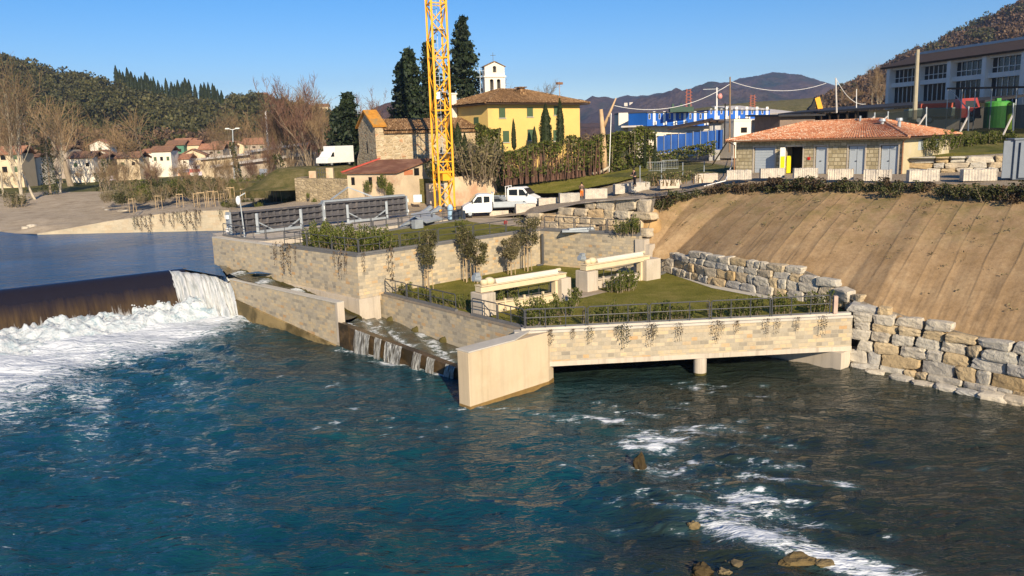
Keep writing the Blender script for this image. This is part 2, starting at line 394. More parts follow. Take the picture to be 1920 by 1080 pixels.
def shallow_reflect(x, y):  # mask for slope reflection put into the colour, partly the low bed showing
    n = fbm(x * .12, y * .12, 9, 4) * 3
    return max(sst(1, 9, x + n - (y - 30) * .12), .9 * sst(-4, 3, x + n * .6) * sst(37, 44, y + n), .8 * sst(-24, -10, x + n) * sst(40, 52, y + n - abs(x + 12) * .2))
def grid(name, mat, X, Y, zf, ff=None, keep=None, parent=None):
    nx, ny = len(X), len(Y); vs = []; fo = []
    for y in Y:
        for x in X: vs.append((x, y, zf(x, y)))
    fs = [(j * nx + i, j * nx + i + 1, (j + 1) * nx + i + 1, (j + 1) * nx + i) for j in range(ny - 1) for i in range(nx - 1)]
    if keep: fs = [f for f in fs if any(keep(vs[k][0], vs[k][1]) for k in f)]
    me = bpy.data.meshes.new(name); me.from_pydata(vs, [], fs); me.materials.append(mat)
    me.polygons.foreach_set('use_smooth', [True] * len(me.polygons))
    if ff:
        a = me.attributes.new('foam', 'FLOAT', 'POINT'); a.data.foreach_set('value', [ff(v[0], v[1]) for v in vs])
        a = me.attributes.new('shallow_reflect', 'FLOAT', 'POINT'); a.data.foreach_set('value', [shallow_reflect(v[0], v[1]) for v in vs])
    o = bpy.data.objects.new(name, me); COL.objects.link(o); return o
def rng(a, b, st):
    n = int(round((b - a) / st)); return [a + (b - a) * i / n for i in range(n + 1)]
ys = [-60, -20, 0, 10] + rng(16, 34, .22) + rng(34.3, 66, .38)
xs = [-160, -110, -75] + rng(-58, -22, .5) + rng(-21.7, 14, .27) + rng(14.4, 28, .5) + [34, 50]
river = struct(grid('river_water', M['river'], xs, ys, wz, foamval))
# ---- upper pool
mb = MB(); q = [WB, P(424, 519, 3.5), V((-24.6, 66.6, 3.5)), V((-25.6, 68.1, 3.5)), V((-12, 84, 3.5)), V((-30, 99, 3.5)), V((-70, 104, 3.5)), V((-260, 118, 3.5)), V((-260, 10, 3.5)), WA - wd * 60]
mb.add([(p.x, p.y, 3.5) for p in q], [list(range(len(q)))])
struct(mb.build('upper_pool_water', M['pool'], uv=False))
# ---- weir: body and the sheet of water gliding over it
prof = [(-1.5, 3.42), (-.3, 3.42), (.3, 3.2), (.95, 2.6), (1.5, 1.9), (2.2, .8), (2.6, -.6), (-1.5, -.6)]
t = thing('weir', WA + wd * WL * .5 - V((0, 0, 3.5)), 'long brown river weir with a smooth overflowing crest and white foot', 'weir')
mb = MB(); a, b = WA - wd * 70, WB + wd * .3
k = []
for o in (a, b):
    mb.v += [V((o.x, o.y, 0)) + wn * p[0] + V((0, 0, p[1])) for p in prof]
n = len(prof)
for i in range(n): mb.f.append([i, (i + 1) % n, n + (i + 1) % n, n + i])
mb.f += [list(range(n)), list(range(n, 2 * n))]
mb.build('sill', M['wet'], t)
mb = MB(); mb.bar(V((a.x, a.y, 3.46)) - wn * .55, V((b.x, b.y, 3.46)) - wn * .55, .35, .13); mb.build('crest_edge', plain('mossy crest stone', (.16, .11, .035), .5, .3, 2, .3), t)
SM = NT('weir sheet water')
pos = SM.coord('Position'); mp = SM.n('Mapping'); mp.inputs['Rotation'].default_value = (0, 0, -math.atan2(wd.y, wd.x)); SM.l(pos, mp.inputs[0])
mp2 = SM.n('Mapping'); mp2.inputs['Scale'].default_value = (2.2, .25, .22); SM.l(mp.outputs[0], mp2.inputs[0])
st = SM.noise(mp2.outputs[0], 1.4, 6, .7)
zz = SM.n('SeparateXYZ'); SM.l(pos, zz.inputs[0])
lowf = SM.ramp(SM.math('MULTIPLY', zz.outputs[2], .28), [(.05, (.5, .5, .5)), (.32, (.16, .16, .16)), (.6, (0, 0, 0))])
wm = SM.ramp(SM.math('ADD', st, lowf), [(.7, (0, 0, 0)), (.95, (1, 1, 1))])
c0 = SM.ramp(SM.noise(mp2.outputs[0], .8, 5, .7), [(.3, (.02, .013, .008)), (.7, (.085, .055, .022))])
c0 = SM.mix(SM.ramp(SM.math('ADD', SM.math('MULTIPLY', zz.outputs[2], .28), SM.math('MULTIPLY', SM.math('SUBTRACT', st, .5), .25)), [(.42, (0, 0, 0)), (.72, (1, 1, 1))]), c0, (.014, .012, .016)); c0 = SM.mix(wm, c0, (.70, .73, .74)); SM.l(c0, SM.b.inputs['Base Color']); SM.set('Roughness', .1); SM.bump(st, .25, .15)  # upper sheet coloured dark as a painted reflection, brown stone tone lower down
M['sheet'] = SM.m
def sheet(name, a, b, prof, mat, jit=.05, nseg=160):
    vs, fs = [], []; m = len(prof)
    d = (b - a); d.z = 0; L = d.length
    for i in range(nseg + 1):
        o = a + (b - a) * (i / nseg)
        for j, (tt, z) in enumerate(prof):
            e = jit * fbm(i * L / nseg * 1.3, j * .25, 2, 3) * (j / m + .2)
            vs.append((o.x + wn.x * (tt + e), o.y + wn.y * (tt + e), z + e * .5))
    for i in range(nseg):
        for j in range(m - 1): fs.append((i * m + j, (i + 1) * m + j, (i + 1) * m + j + 1, i * m + j + 1))
    me = bpy.data.meshes.new(name); me.from_pydata(vs, [], fs); me.materials.append(mat); me.polygons.foreach_set('use_smooth', [True] * len(fs))
    o = bpy.data.objects.new(name, me); COL.objects.link(o); return o
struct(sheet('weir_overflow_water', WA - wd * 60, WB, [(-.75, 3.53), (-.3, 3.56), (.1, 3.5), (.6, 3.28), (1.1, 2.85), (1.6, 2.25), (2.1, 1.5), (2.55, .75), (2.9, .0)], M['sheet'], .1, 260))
# ---- foam: white fall beside the guide wall and the boiling roller below the weir
FM = NT('white water foam'); pos = FM.coord('Position')
fa = FM.noise(pos, 1.1, 9, .72, .8); fb = FM.noise(pos, 5., 6, .7)
c = FM.ramp(FM.math('ADD', FM.math('MULTIPLY', fa, .7), FM.math('MULTIPLY', fb, .3)), [(.34, (.18, .30, .37)), (.45, (.46, .54, .58)), (.62, (.76, .77, .78))])
FM.l(c, FM.b.inputs['Base Color']); FM.set('Roughness', .55); FM.set('Subsurface Weight', .0); FM.bump(FM.math('ADD', fa, FM.math('MULTIPLY', fb, .6)), .9, .25)
M['foam'] = FM.m
Lr = sweir(P(440, 590, .3).x, P(440, 590, .3).y)
def fz(s, d):
    x = WA.x + wd.x * s + wn.x * d; y = WA.y + wd.y * s + wn.y * d
    wdt = polyz([(-30, 9), (0, 6.5), (6, 5.5), (14, 5.0), (18, 6.5), (22, 7.0)], s)
    hgt = polyz([(-30, .9), (0, .8), (7, .95), (12, 1.4), (16, 1.9), (22, 1.1)], s)
    u = (d - 1.8) / wdt
    env = sst(-.12, .1, u) * (1 - sst(.25, 1.05, u))
    n1 = fbm(x * .42, y * .42, 0, 5); n2 = fbm(x * 1.6, y * 1.6, 4, 4); ri = 1 - abs(fbm(x * .8, y * .8, 8, 4))
    return V((x, y, .12 + hgt * env * (1 + .8 * n1) + .26 * n2 * (env + .25) + .38 * (ri - .75) * (env + .15) - .65 * sst(.65, 1.1, u + .35 * n1) - .5 * (1 - sst(-.2, .0, u))))
vs, fs = [], []; S = rng(-26, Lr + 1.0, .15); T = rng(.5, 10.5, .13)
for s in S:
    for d in T: vs.append(fz(s, d)[:])
nT = len(T)
for i in range(len(S) - 1):
    for j in range(nT - 1):
        fs.append((i * nT + j, (i + 1) * nT + j, (i + 1) * nT + j + 1, i * nT + j + 1))
me = bpy.data.meshes.new('white_water'); me.from_pydata(vs, [], fs); me.materials.append(M['foam']); me.polygons.foreach_set('use_smooth', [True] * len(fs))
o = bpy.data.objects.new('white_water', me); COL.objects.link(o)
tag(o, 'boiling white foam along the foot of the weir', 'foam', kind='stuff')
# spray droplets and froth lumps thrown up by the fall
mb = MB()
for i in range(700):
    s = R.uniform(8, Lr) if i % 3 else R.uniform(-15, 10); d = abs(R.gauss(2.0, 1.6)); p = fz(s, d); r = R.uniform(.02, .07)
    mb.blob(p + V((0, 0, R.uniform(0, .35) * (1 if s > 13 else .5))), (r * R.uniform(1, 1.8), r, r), 1, .3, 2, i)
tag(mb.build('spray', M['foam'], smooth=True, uv=False), 'droplets of spray above the white water', 'spray', kind='stuff')
CM = NT('falling curtain'); uvn = CM.coord('UV'); mp = CM.n('Mapping'); mp.inputs['Scale'].default_value = (5., .7, 1); CM.l(uvn, mp.inputs[0])
s1 = CM.noise(mp.outputs[0], 1.5, 7, .7, .3)
c = CM.ramp(s1, [(.43, (.05, .04, .027)), (.55, (.30, .31, .30)), (.72, (.78, .80, .81))]); CM.l(c, CM.b.inputs['Base Color']); CM.set('Roughness', .35); CM.bump(s1, .8, .2)
M['curtain'] = CM.m
mb = MB(); n = 44; pr = [(-.7, .03), (-.2, .03), (.3, -.08), (.85, -.5), (1.35, -1.15), (1.75, -1.9), (2.1, -2.6), (2.5, -3.4)]
lip0, lip1 = WB - wd * 1.3, WC
wf = NT('white fall'); uvn = wf.coord('UV'); mp = wf.n('Mapping'); mp.inputs['Scale'].default_value = (4., .8, 1); wf.l(uvn, mp.inputs[0]); s1 = wf.noise(mp.outputs[0], 1.5, 8, .72, .5); wf.l(wf.ramp(s1, [(.3, (.16, .18, .18)), (.43, (.42, .46, .48)), (.62, (.68, .69, .70))]), wf.b.inputs['Base Color']); wf.set('Roughness', .5); wf.bump(s1, 1, .3)
for i in range(n + 1):
    o = lip0.lerp(lip1, i / n) + wn * .5 * math.sin(math.pi * i / n)
    for j, (tt, z) in enumerate(pr):
        e = .45 * fbm(i * .3, j * .3, 6, 5) * (.25 + j * .2); mb.v.append(V((o.x, o.y, 0)) + wn * (tt + e) + V((0, 0, o.z + .02 + z + e * .6)))
m = len(pr)
mb.f = [(i * m + j, (i + 1) * m + j, (i + 1) * m + j + 1, i * m + j + 1) for i in range(n) for j in range(m - 1)]
o = mb.build('waterfall', wf.m, smooth=True); lay = o.data.uv_layers[0]
for p in o.data.polygons:
    for li in p.loop_indices:
        vi = o.data.loops[li].vertex_index; lay.data[li].uv = ((vi // m) * .12, (vi % m) * .55)
struct(o); o.name = 'waterfall_water'
# ================================================================== ISLAND AND WALLS
A0, A1, B1, C1 = V((-25.5, 67.84, 0)), V((-10.4, 53.24, 0)), V((2.44, 65.6, 0)), V((9.75, 60.0, 0))
ZT, ZL = 5.9, 3.0
def wallseg(name, a, b, z0, z1, th, mat, parent, inward):
    a, b = V((a.x, a.y, 0)), V((b.x, b.y, 0)); d = (b - a).normalized(); nrm = V((-d.y, d.x, 0)) * inward * th
    mb = MB(); p = [a, b, b + nrm, a + nrm]
    if inward < 0: p = p[::-1]
    z0 = z0 if hasattr(z0, '__len__') else (z0, z0); z1 = z1 if hasattr(z1, '__len__') else (z1, z1)
    zz0 = [z0[0], z0[1], z0[1], z0[0]]; zz1 = [z1[0], z1[1], z1[1], z1[0]]
    if inward < 0: zz0, zz1 = zz0[::-1], zz1[::-1]
    mb.prism(p, zz0, zz1)
    return mb.build(name, mat, parent)
dA = (A1 - A0).normalized(); nA = V((dA.y, -dA.x, 0)); nA = nA if nA.y < 0 else -nA
dB = (B1 - A1).normalized(); nB = V((dB.y, -dB.x, 0)); nB = nB if nB.y < 0 else -nB
dC = (C1 - B1).normalized(); nC = V((dC.y, -dC.x, 0)); nC = nC if nC.y < 0 else -nC
t = thing('retaining_wall', V((-10.4, 53.2, 0)), 'tall pale stone wall around the upper garden terrace, corner towards the fish ladder', 'stone wall')
wallseg('stone_face', A0, A1, 2.95, 5.82, .55, M['ashlar'], t, 1)
wallseg('stone_face', A1, B1 + dB * .0, 2.6, 5.82, .55, M['ashlar'], t, 1)
wallseg('coping', A0 + nA * .02, A0.lerp(A1, .53) + nA * .02, 5.82, 5.9, .6, M['coping'], t, 1); wallseg('coping', A0.lerp(A1, .53) + nA * .02, A1 + nA * .02 + nB * .02, 5.82, 5.93, .6, M['kerb'], t, 1)
wallseg('coping', A1 + nB * .02, B1 + nB * .02, 5.822, 5.932, .6, M['kerb'], t, 1)
wallseg('plinth', A0 + dA * 4 + nA * .18, A1 + nA * .18 + dA * .1, -.5, (3.2, 2.95), .7, M['concrete'], t, 1)
wallseg('plinth', A1 + nB * .18 - dB * .18, A1 + dB * 1.55 + nB * .18, -.5, 2.952, 1.2, M['concrete'], t, 1)
mb = MB()          # moss tongues along the channel waterline
ml = []
for i in range(60):
    u = i / 59; p = A0.lerp(A1, .22 + .80 * u) + nA * .2
    zb = polyz([(0, 3.35), (.35, 3.1), (.68, 2.6), (1, 1.7)], u) - .2; zt = zb + .28 + .3 * max(0, noise.noise(V((u * 9, 1, 0)))) + .25 * abs(noise.noise(V((u * 31, 5, 0))))
    ml.append((p, zb - .4, zt))
for i, (p, z0, z1) in enumerate(ml): mb.v += [V((p.x, p.y, z0)), V((p.x, p.y, z1))]
mb.f = [(2 * i, 2 * i + 2, 2 * i + 3, 2 * i + 1) for i in range(59)]
mb.build('moss_band', M['moss'], t)
t = thing('retaining_wall', V((6, 63, 3)), 'sunlit stone wall closing the lower lawn at the back, dark drainpipe at its left corner', 'stone wall')
wallseg('stone_face', B1, C1, 2.6, 5.82, .55, M['ashlar'], t, 1)
wallseg('coping', B1 + nC * .02, C1 + nC * .02, 5.824, 5.934, .6, M['kerb'], t, 1)
mb = MB(); mb.box(C1 + V((.25, .1, 2.6)), .8, .8, 3.0, math.atan2(dC.y, dC.x)); mb.box(C1 + V((.75, -.1, 2.6)), .5, .9, 2.6, math.atan2(dC.y, dC.x)); mb.build('end_pillar', M['concrete'], t)
pp = B1 + dC * .35 + nC * .16
mb = MB(); mb.tube([pp + V((0, 0, 3.1)), pp + V((0, 0, 5.6))], .11, 8); mb.tube([pp + V((0, 0, 3.05)), pp + V((-.5, -.2, 3.0))], .11, 8)
o = mb.build('drainpipe', M['rail'], t)
# guide wall between weir and fish ladder
MR, ML = P(632, 568, 3.1), P(430, 522, 3.15); MR.z = ML.z = 0
dM = (MR - ML).normalized()
t = thing('guide_wall', MR.copy(), 'free-standing stone guide wall between the white fall and the fish ladder', 'wall')
wallseg('stone_face', ML, MR, (1.1, .1), 3.06, .5, M['ashlar'], t, 1)
wallseg('coping', ML + V((-.03, -.03, 0)), MR + dM * .02 + V((-.03, -.03, 0)), 3.06, 3.14, .56, M['coping'], t, 1)
nM = V((-dM.y, dM.x, 0))
wallseg('concrete_foot', ML - nM * .16 - dM * .5, MR - nM * .16, -.8, (1.7, .14), .6, plain('stained concrete foot', (.30, .22, .1), .7, .2, .6, .2, c2=(.10, .075, .03), c2at=.5), t, 1)
wallseg('wet_upstream_end', ML - dM * .75 - nM * .05, ML - dM * .002 - nM * .05, -.5, (2.7, 2.95), .55, M['wet'], t, 1)
wallseg('end_quoin', MR - nM * .012 - dM * .28, MR + dM * .014 - nM * .012, .4, 3.058, .525, M['concrete'], t, 1)
# fish ladder: channel water, stepped ramp, wet lip with curtains
LIPA = V((MR.x, MR.y, 1.72)) + dM * .1; LIPB = P(850, 692, .42) + dM * 2.2
C0 = V((-9.35, 54.75, 0)); CE = V((.75, 42.35, 0)); dCw = (CE - C0).normalized(); nCw = V((dCw.y, -dCw.x, 0)); nCw = nCw if nCw.y < 0 else -nCw
def strip(name, left, right, mat, nu, nv, foamf, steps):
    vs, fo = [], []
    for i in range(nu + 1):
        u = i / nu
        def at(pl):
            x = u * (len(pl) - 1); k = min(int(x), len(pl) - 2); return pl[k].lerp(pl[k + 1], x - k)
        a, b = at(left), at(right)
        for j in range(nv + 1):
            p = a.lerp(b, j / nv); n1 = fbm(p.x * 1.1, p.y * 1.1, 2, 4)
            dz, f = foamf(u, j / nv, n1)
            vs.append((p.x, p.y, p.z + dz + .06 * n1)); fo.append(f)
    fs = [(i * (nv + 1) + j, (i + 1) * (nv + 1) + j, (i + 1) * (nv + 1) + j + 1, i * (nv + 1) + j + 1) for i in range(nu) for j in range(nv)]
    me = bpy.data.meshes.new(name); me.from_pydata(vs, [], fs); me.materials.append(mat); me.polygons.foreach_set('use_smooth', [True] * len(fs))
    at_ = me.attributes.new('foam', 'FLOAT', 'POINT'); at_.data.foreach_set('value', fo)
    o = bpy.data.objects.new(name, me); COL.objects.link(o); return struct(o)
M['ladder'] = watermat('thin ladder water', (.07, .06, .035), True, .08, .5, .2)
def chan(u, v, n): 
    s = u * 5; k = s - int(s); return (.08 * math.sin(s * 6.28), .15 + .6 * math.exp(-((k - .3) / .16) ** 2) * (1 if u > .2 else .0) + .25 * n)
strip('channel_water', [ML + V((.1, .3, 3.5)) - dM * 1.6, ML.lerp(MR, .0) + V((0, .2, 3.42)), ML.lerp(MR, .33) + V((0, .2, 3.08)), ML.lerp(MR, .66) + V((0, .2, 2.6)), MR + V((0, .2, 1.8))], [A0 + V((.6, -.6, 3.5)), A0.lerp(A1, .25) + nA * .1 + V((0, 0, 3.45)), A0.lerp(A1, .5) + nA * .1 + V((0, 0, 3.12)), A0.lerp(A1, .75) + nA * .1 + V((0, 0, 2.65)), A1 + nA * .1 + V((0, 0, 1.75))], M['ladder'], 70, 12, chan, 5)
def ramp_(u, v, n):
    s = u * 4.2 + v * .55; k = s - math.floor(s)
    return (-.16 * sst(.0, .25, k) + .16 * k, .16 + .50 * math.exp(-((k - .36) / .26) ** 2) * (.55 + .6 * (1 - v)) + .42 * n)
strip('ladder_water', [LIPA.copy(), LIPB.copy()], [A1 + nA * .1 + V((.0, .0, 1.72)), C0 + nCw * .02 + V((0, 0, 1.45)), CE + V((0, 0, .55))], M['ladder'], 110, 30, ramp_, 4)
t = thing('fish_ladder', LIPA.lerp(LIPB, .5) - V((0, 0, 1.2)), 'stepped fish ladder ramp with a wet brown lip spilling small curtains of water', 'fish ladder')
dl = (LIPB - LIPA); dl.z = 0; dl.normalize(); nl = V((dl.y, -dl.x, 0)); nl = nl if nl.y < 0 else -nl
mb = MB(); p = [LIPA - nl * .4, LIPB - nl * .4, LIPB + nl * .06, LIPA + nl * .06]
mb.prism(p, -.8, [LIPA.z + .03, LIPB.z + .03, LIPB.z + .0, LIPA.z + .0]); mb.build('lip', M['wet'], t)
mb = MB(); e = LIPA + dl * 1.1
mb.prism([LIPA + nl * .09, e + nl * .09, e + nl * .02, LIPA + nl * .02], -.5, [LIPA.z + .1, e.z + .05, e.z + .05, LIPA.z + .1]); mb.build('lip_pillar', M['wet'], t)
for (u0_, u1_) in ((.14, .26), (.30, .35), (.38, .5), (.58, .64), (.68, .73), (.80, .86)):
    mb = MB(); n = 14
    for i in range(n + 1):
        o = LIPA.lerp(LIPB, lerp(u0_, u1_, i / n))
        for j in range(6):
            e = .07 * fbm(i * .8 + u0_ * 30, j * .3, 3); z = o.z + .06 - (o.z + .05) * (j / 5) ** 1.4
            mb.v.append(V((o.x, o.y, z)) + nl * (.10 + .05 * j + e))
    mb.f = [(i * 6 + j, (i + 1) * 6 + j, (i + 1) * 6 + j + 1, i * 6 + j + 1) for i in range(n) for j in range(5)]
    o = mb.build('water_curtain', M['curtain'], t, smooth=True); lay = o.data.uv_layers[0]
    for pg in o.data.polygons:
        for li in pg.loop_indices:
            vi = o.data.loops[li].vertex_index; lay.data[li].uv = ((vi // 6) * .13 + u0_ * 20, (vi % 6) * .3)
# lower lawn wall, pier, bridge
t = thing('retaining_wall', V((-4, 48, 0)), 'stone wall between the fish ladder and the lower lawn', 'stone wall')
wallseg('stone_face', C0, CE, -.5, 2.92, .5, M['ashlar'], t, 1)
wallseg('coping', C0 + nCw * .02, CE + nCw * .02, 2.92, 3.02, .56, plain('weathered brown coping', (.24, .20, .15), .9, .3, 3, .3), t, 1)
for u in (.1, .3, .5):
    p = C0.lerp(CE, u) + nCw * .03; z = lerp(1.4, .6, u)
    mb = MB(); mb.blob(p + V((0, 0, z)), (.35, .12, .28), 2, .4, 2, u * 9); mb.build('moss_patch', M['moss'], t, smooth=True)
F0, F1 = V((.36, 42.1, 0)), V((19.1, 43.62, 0)); dF = (F1 - F0).normalized(); nF = V((dF.y, -dF.x, 0)); nF = nF if nF.y < 0 else -nF
NO = V((-3.02, 38.72, 0)); pd = V((.73, .683, 0)).normalized(); pn = V((pd.y, -pd.x, 0))   # pier axis; pn towards the right
mb = MB(); Wp = .95; poly = []
for k in range(9):
    a = math.pi * k / 8; poly.append(NO + pn * (Wp / 2 - .0) - pn * (Wp / 2) * math.cos(a) * -1 * -1 + pd * (Wp * .28 * (1 - math.sin(a))))
# rounded nose from left to right, then back along the right side
lft = NO + pd * .2; rgt = NO + pn * Wp + pd * .2
poly = [lft + pn * .04, lft + pn * .1 - pd * .06] + [lft + pn * Wp * (k / 5) - pd * .06 for k in range(1, 5)] + [lft + pn * Wp - pd * .05, lft + pn * Wp, lft + pn * Wp]
poly = poly[:8]; poly += [rgt + pd * 5.6, rgt + pd * 6.3 - pn * .3, lft + pd * 6.3]
zt = [3.05 if i < 9 else 3.04 for i in range(len(poly))]
# top falls slightly towards the nose
mb.prism(poly, -1.5, [2.98 if i < 9 else 2.9 for i in range(len(poly))])
t = thing('bridge', F0.lerp(F1, .5), 'long low bridge deck clad in pale stone with a concrete nose pier over the river', 'bridge')
mb.build('nose_pier', M['concrete_tan'], t, smooth=False, bevel=.03)
mb = MB(); q = [p + (p - NO - pd * 3).normalized() * .04 for p in poly]
mb2 = MB(); mb2.prism([p + (p - (NO + pd * 3 + pn * .47)).normalized() * .012 for p in poly], -1, .22); mb2.build('wet_waterline', plain('ochre algae waterline', (.22, .14, .05), .4, .3, 3, .2), t); mb.prism([lft - pn * .03 - pd * .05, rgt + pn * .04 - pd * .05, rgt + pn * .04 + pd * 3.1, lft - pn * .03 + pd * 5.5], 2.985, 3.06); mb.build('pier_coping', M['coping'], t, bevel=.015)
wallseg('stone_fascia', F0, F1, 1.27, 2.9, .45, M['ashlar'], t, 1)
wallseg('concrete_beam', F0 + nF * .05 + dF * .15, F1 + nF * .05, 1.0, 1.27, .9, M['concrete'], t, 1)
wallseg('coping', F0 + nF * .06 - dF * .3, F1 + nF * .06, 2.9, 3.03, .6, M['coping'], t, 1)
wallseg('kerb', F0 - nF * .18 + dF * .1, F1 - nF * .18, 3.03, 3.15, .34, M['coping'], t, 1)
mb = MB(); mb.tube([V((10.43, 43.15, -1.5)), V((10.43, 43.15, 1.02))], .36, 24); mb.build('round_pier', M['concrete'], t, smooth=False)
mb = MB(); mb.tube([V((10.43, 43.15, -.3)), V((10.43, 43.15, .14))], .364, 24); mb.build('wet_band', M['moss'], t)
ab0 = V((18.62, 43.66, 0)); bd = V((-.62, .78, 0)).normalized()
wallseg('abutment', ab0 + dF * .48 + nF * .03, ab0 + dF * .48 + bd * 9, -1.5, 1.0, 1.0, M['concrete'], t, 1)
mb = MB(); mb.prism([F0 + nF * -.5, F1 + nF * -.5, V((18.9, 46.5, 0)), V((11.2, 60, 0)), V((3, 62, 0)), V((-6, 55, 0)), V((-4, 49.3, 0)), V((.3, 43.8, 0))], 1.3, 2.85); mb.build('deck_slab', M['concrete'], t)
# lawns
def flat(name, pts, mat, kind='structure', sub=0, amp=0):
    bm = bmesh.new(); f = bm.faces.new([bm.verts.new(p) for p in pts]); f.normal_update()
    bmesh.ops.triangulate(bm, faces=[f])
    if sub:
        for _ in range(sub): bmesh.ops.subdivide_edges(bm, edges=[e for e in bm.edges if e.calc_length() > 1.5], cuts=1, use_grid_fill=False); bmesh.ops.triangulate(bm, faces=bm.faces)
        for v in bm.verts: v.co.z += amp * fbm(v.co.x * .3, v.co.y * .3, 0, 3)
    me = bpy.data.meshes.new(name); bm.to_mesh(me); bm.free(); me.materials.append(mat)
    o = bpy.data.objects.new(name, me); COL.objects.link(o); o['kind'] = kind; return o
low = [C0 + dCw * .9 - nCw * .4, V((1.0, 43.05, 0)), F1 - nF * .5, V((19.3, 46.0, 0)), V((11.6, 60.4, 0)), C1 - nC * .1, B1 - nB * .1, C0 + dCw * .2 - nB * .1]
flat('lower_lawn', [(p.x, p.y, 2.99) for p in low], M['lawn'])
# ================================================================== TERRAIN
fwb0, fwb1 = P(70, 440, 3.5), P(430, 432, 3.5)
def bankp(px, py):
    q = P(px, lerp(440, 432, (px - 70) / 360), 3.5); return D(px, py, q.y)
RT = [P(985, 402, 6.2), P(1000, 398, 6.6), P(1050, 389, 7.05), P(1100, 378, 7.5), P(1160, 371, 7.8), P(1207, 366, 8.1)]     # road edge above the boulder wall
ST = [P(1218, 372, 8.1), P(1300, 357, 8.7), P(1400, 346, 9.2), P(1500, 343, 9.4), P(1600, 343, 9.45), P(1760, 346, 9.5), P(1920, 350, 9.5), P(2150, 357, 9.5), P(2400, 366, 9.5)]   # top of the slope
FRONT = [P(-700, 452, 3.4), P(-200, 442, 3.4), P(0, 437, 3.45), bankp(70, 439), bankp(135, 428), bankp(200, 416), bankp(300, 402), bankp(380, 396), bankp(430, 395), V((-25.6, 73.6, 5.7)), V((-18, 79, 5.8)), V((-12.2, 84, 5.8)), V((-7, 80.5, 5.85)), V((-4.3, 78.2, 5.86)), V((-1.5, 77.5, 5.9))] + RT + ST
FRONT = sorted(FRONT, key=lambda p: math.atan2(p.x, p.y))
CPT = [(9, 78, 7.4), (6.5, 80, 6.9), (14, 80, 8.3), (-1, 82, 6.0), (3, 85, 6.2), (-6, 88, 6.0), (24, 78, 9.5), (34, 71, 9.5), (20, 85, 9.5), (45, 68, 9.5), (60, 60, 9.5), (16, 92, 9.4), (10, 95, 9.2), (3, 91, 7.8), (6, 97, 9.3), (30, 95, 9.7),
       (52, 92, 13.0), (44, 96, 13), (62, 85, 13), (80, 100, 13), (70, 140, 13.5), (40, 130, 11), (20, 130, 10), (-34, 100, 6), (-45, 108, 5.7), (-60, 112, 4.5), (-56, 103, 4.3), (-66, 104, 3.7), (-80, 115, 4.3), (-80, 106, 3.6), (-48, 150, 5.5), (-30, 112, 6.2), (-75, 160, 5.6), (-110, 200, 5.8), (-40, 210, 5.8),
       (-20, 150, 6.5), (0, 200, 8), (30, 170, 9.5), (60, 180, 12), (120, 220, 13), (-150, 300, 6), (-60, 320, 6.5), (20, 320, 9), (100, 350, 12), (-12, 100, 8), (-20, 96, 7)]
def H(x, y):
    sw = sz = 0
    for a, b, z in CPT:
        d2 = (x - a) ** 2 + (y - b) ** 2 + .4; wgt = 1 / d2 ** 1.6; sw += wgt; sz += wgt * z
    return sz / sw
def frontat(az):
    for a, b in zip(FRONT, FRONT[1:]):
        a0, a1 = math.atan2(a.x, a.y), math.atan2(b.x, b.y)
        if a0 <= az <= a1:
            d = V((math.sin(az), math.cos(az))); e = V((b.x - a.x, b.y - a.y)); den = d.x * e.y - d.y * e.x
            r = (a.x * e.y - a.y * e.x) / den if abs(den) > 1e-6 else a.xy.length
            tt = (V((d.x * r, d.y * r)) - a.xy).length / max(e.length, 1e-6); return r, lerp(a.z, b.z, min(1, tt))
    p = FRONT[0] if az < 0 else FRONT[-1]; return p.xy.length, p.z
azs = sorted(set([lerp(-.86, .82, i / 300) for i in range(301)] + [math.atan2(p.x, p.y) + e for p in FRONT for e in (-.0004, .0004)]))
rs = [0, .5, 1, 1.6, 2.4, 3.4, 4.6, 6, 7.6, 9.5, 12, 15, 18, 22, 27, 33, 40, 50, 62, 78, 100, 130, 170, 220, 300, 420, 600, 900, 1400, 2200, 3300]
vs, fs, mi = [], [], []
for az in azs:
    r0, z0 = frontat(az)
    for k, dr in enumerate(rs):
        r = r0 + dr; x, y = r * math.sin(az), r * math.cos(az)
        h = H(x, y); bl = min(1, dr / 5.)
        z = lerp(z0, h, bl * bl * (3 - 2 * bl)) + (0 if dr < .4 else .12 * min(1, dr / 3) * fbm(x * .25, y * .25, 0, 4))
        vs.append((x, y, z))
nr = len(rs)
for i in range(len(azs) - 1):
    for k in range(nr - 1): fs.append((i * nr + k, i * nr + k + 1, (i + 1) * nr + k + 1, (i + 1) * nr + k))
def zone(x, y):
    n_ = fbm(x * .12, y * .12) * 5
    if x < -14: g = sst(150, 175, y + n_ * 2) if x < -33 else sst(100, 112, y + n_)
    else:
        g = max(sst(85, 89, y + n_ * .4 - max(0, x - 2) * .05) * sst(-4, 0, x) * (1 - sst(13, 17, x)), sst(13, 15, x + n_ * .2) * (1 - sst(23, 28, x)) * sst(79, 82, y + n_ * .3), sst(115, 130, y), sst(41, 44, x) * sst(72, 75, y))
    return g, sst(-16, -8, x)
me = bpy.data.meshes.new('ground'); me.from_pydata(vs, [], fs)
zn = [zone(v[0], v[1]) for v in vs]
for k, nm in enumerate(('grass', 'road')): at_ = me.attributes.new(nm, 'FLOAT', 'POINT'); at_.data.foreach_set('value', [z[k] for z in zn])
gt = NT('ground surface'); pos = gt.coord('Position')
n1 = gt.noise(pos, .45, 6, .7); n2 = gt.noise(pos, 6, 5, .75); n3 = gt.noise(pos, .09, 5, .6)
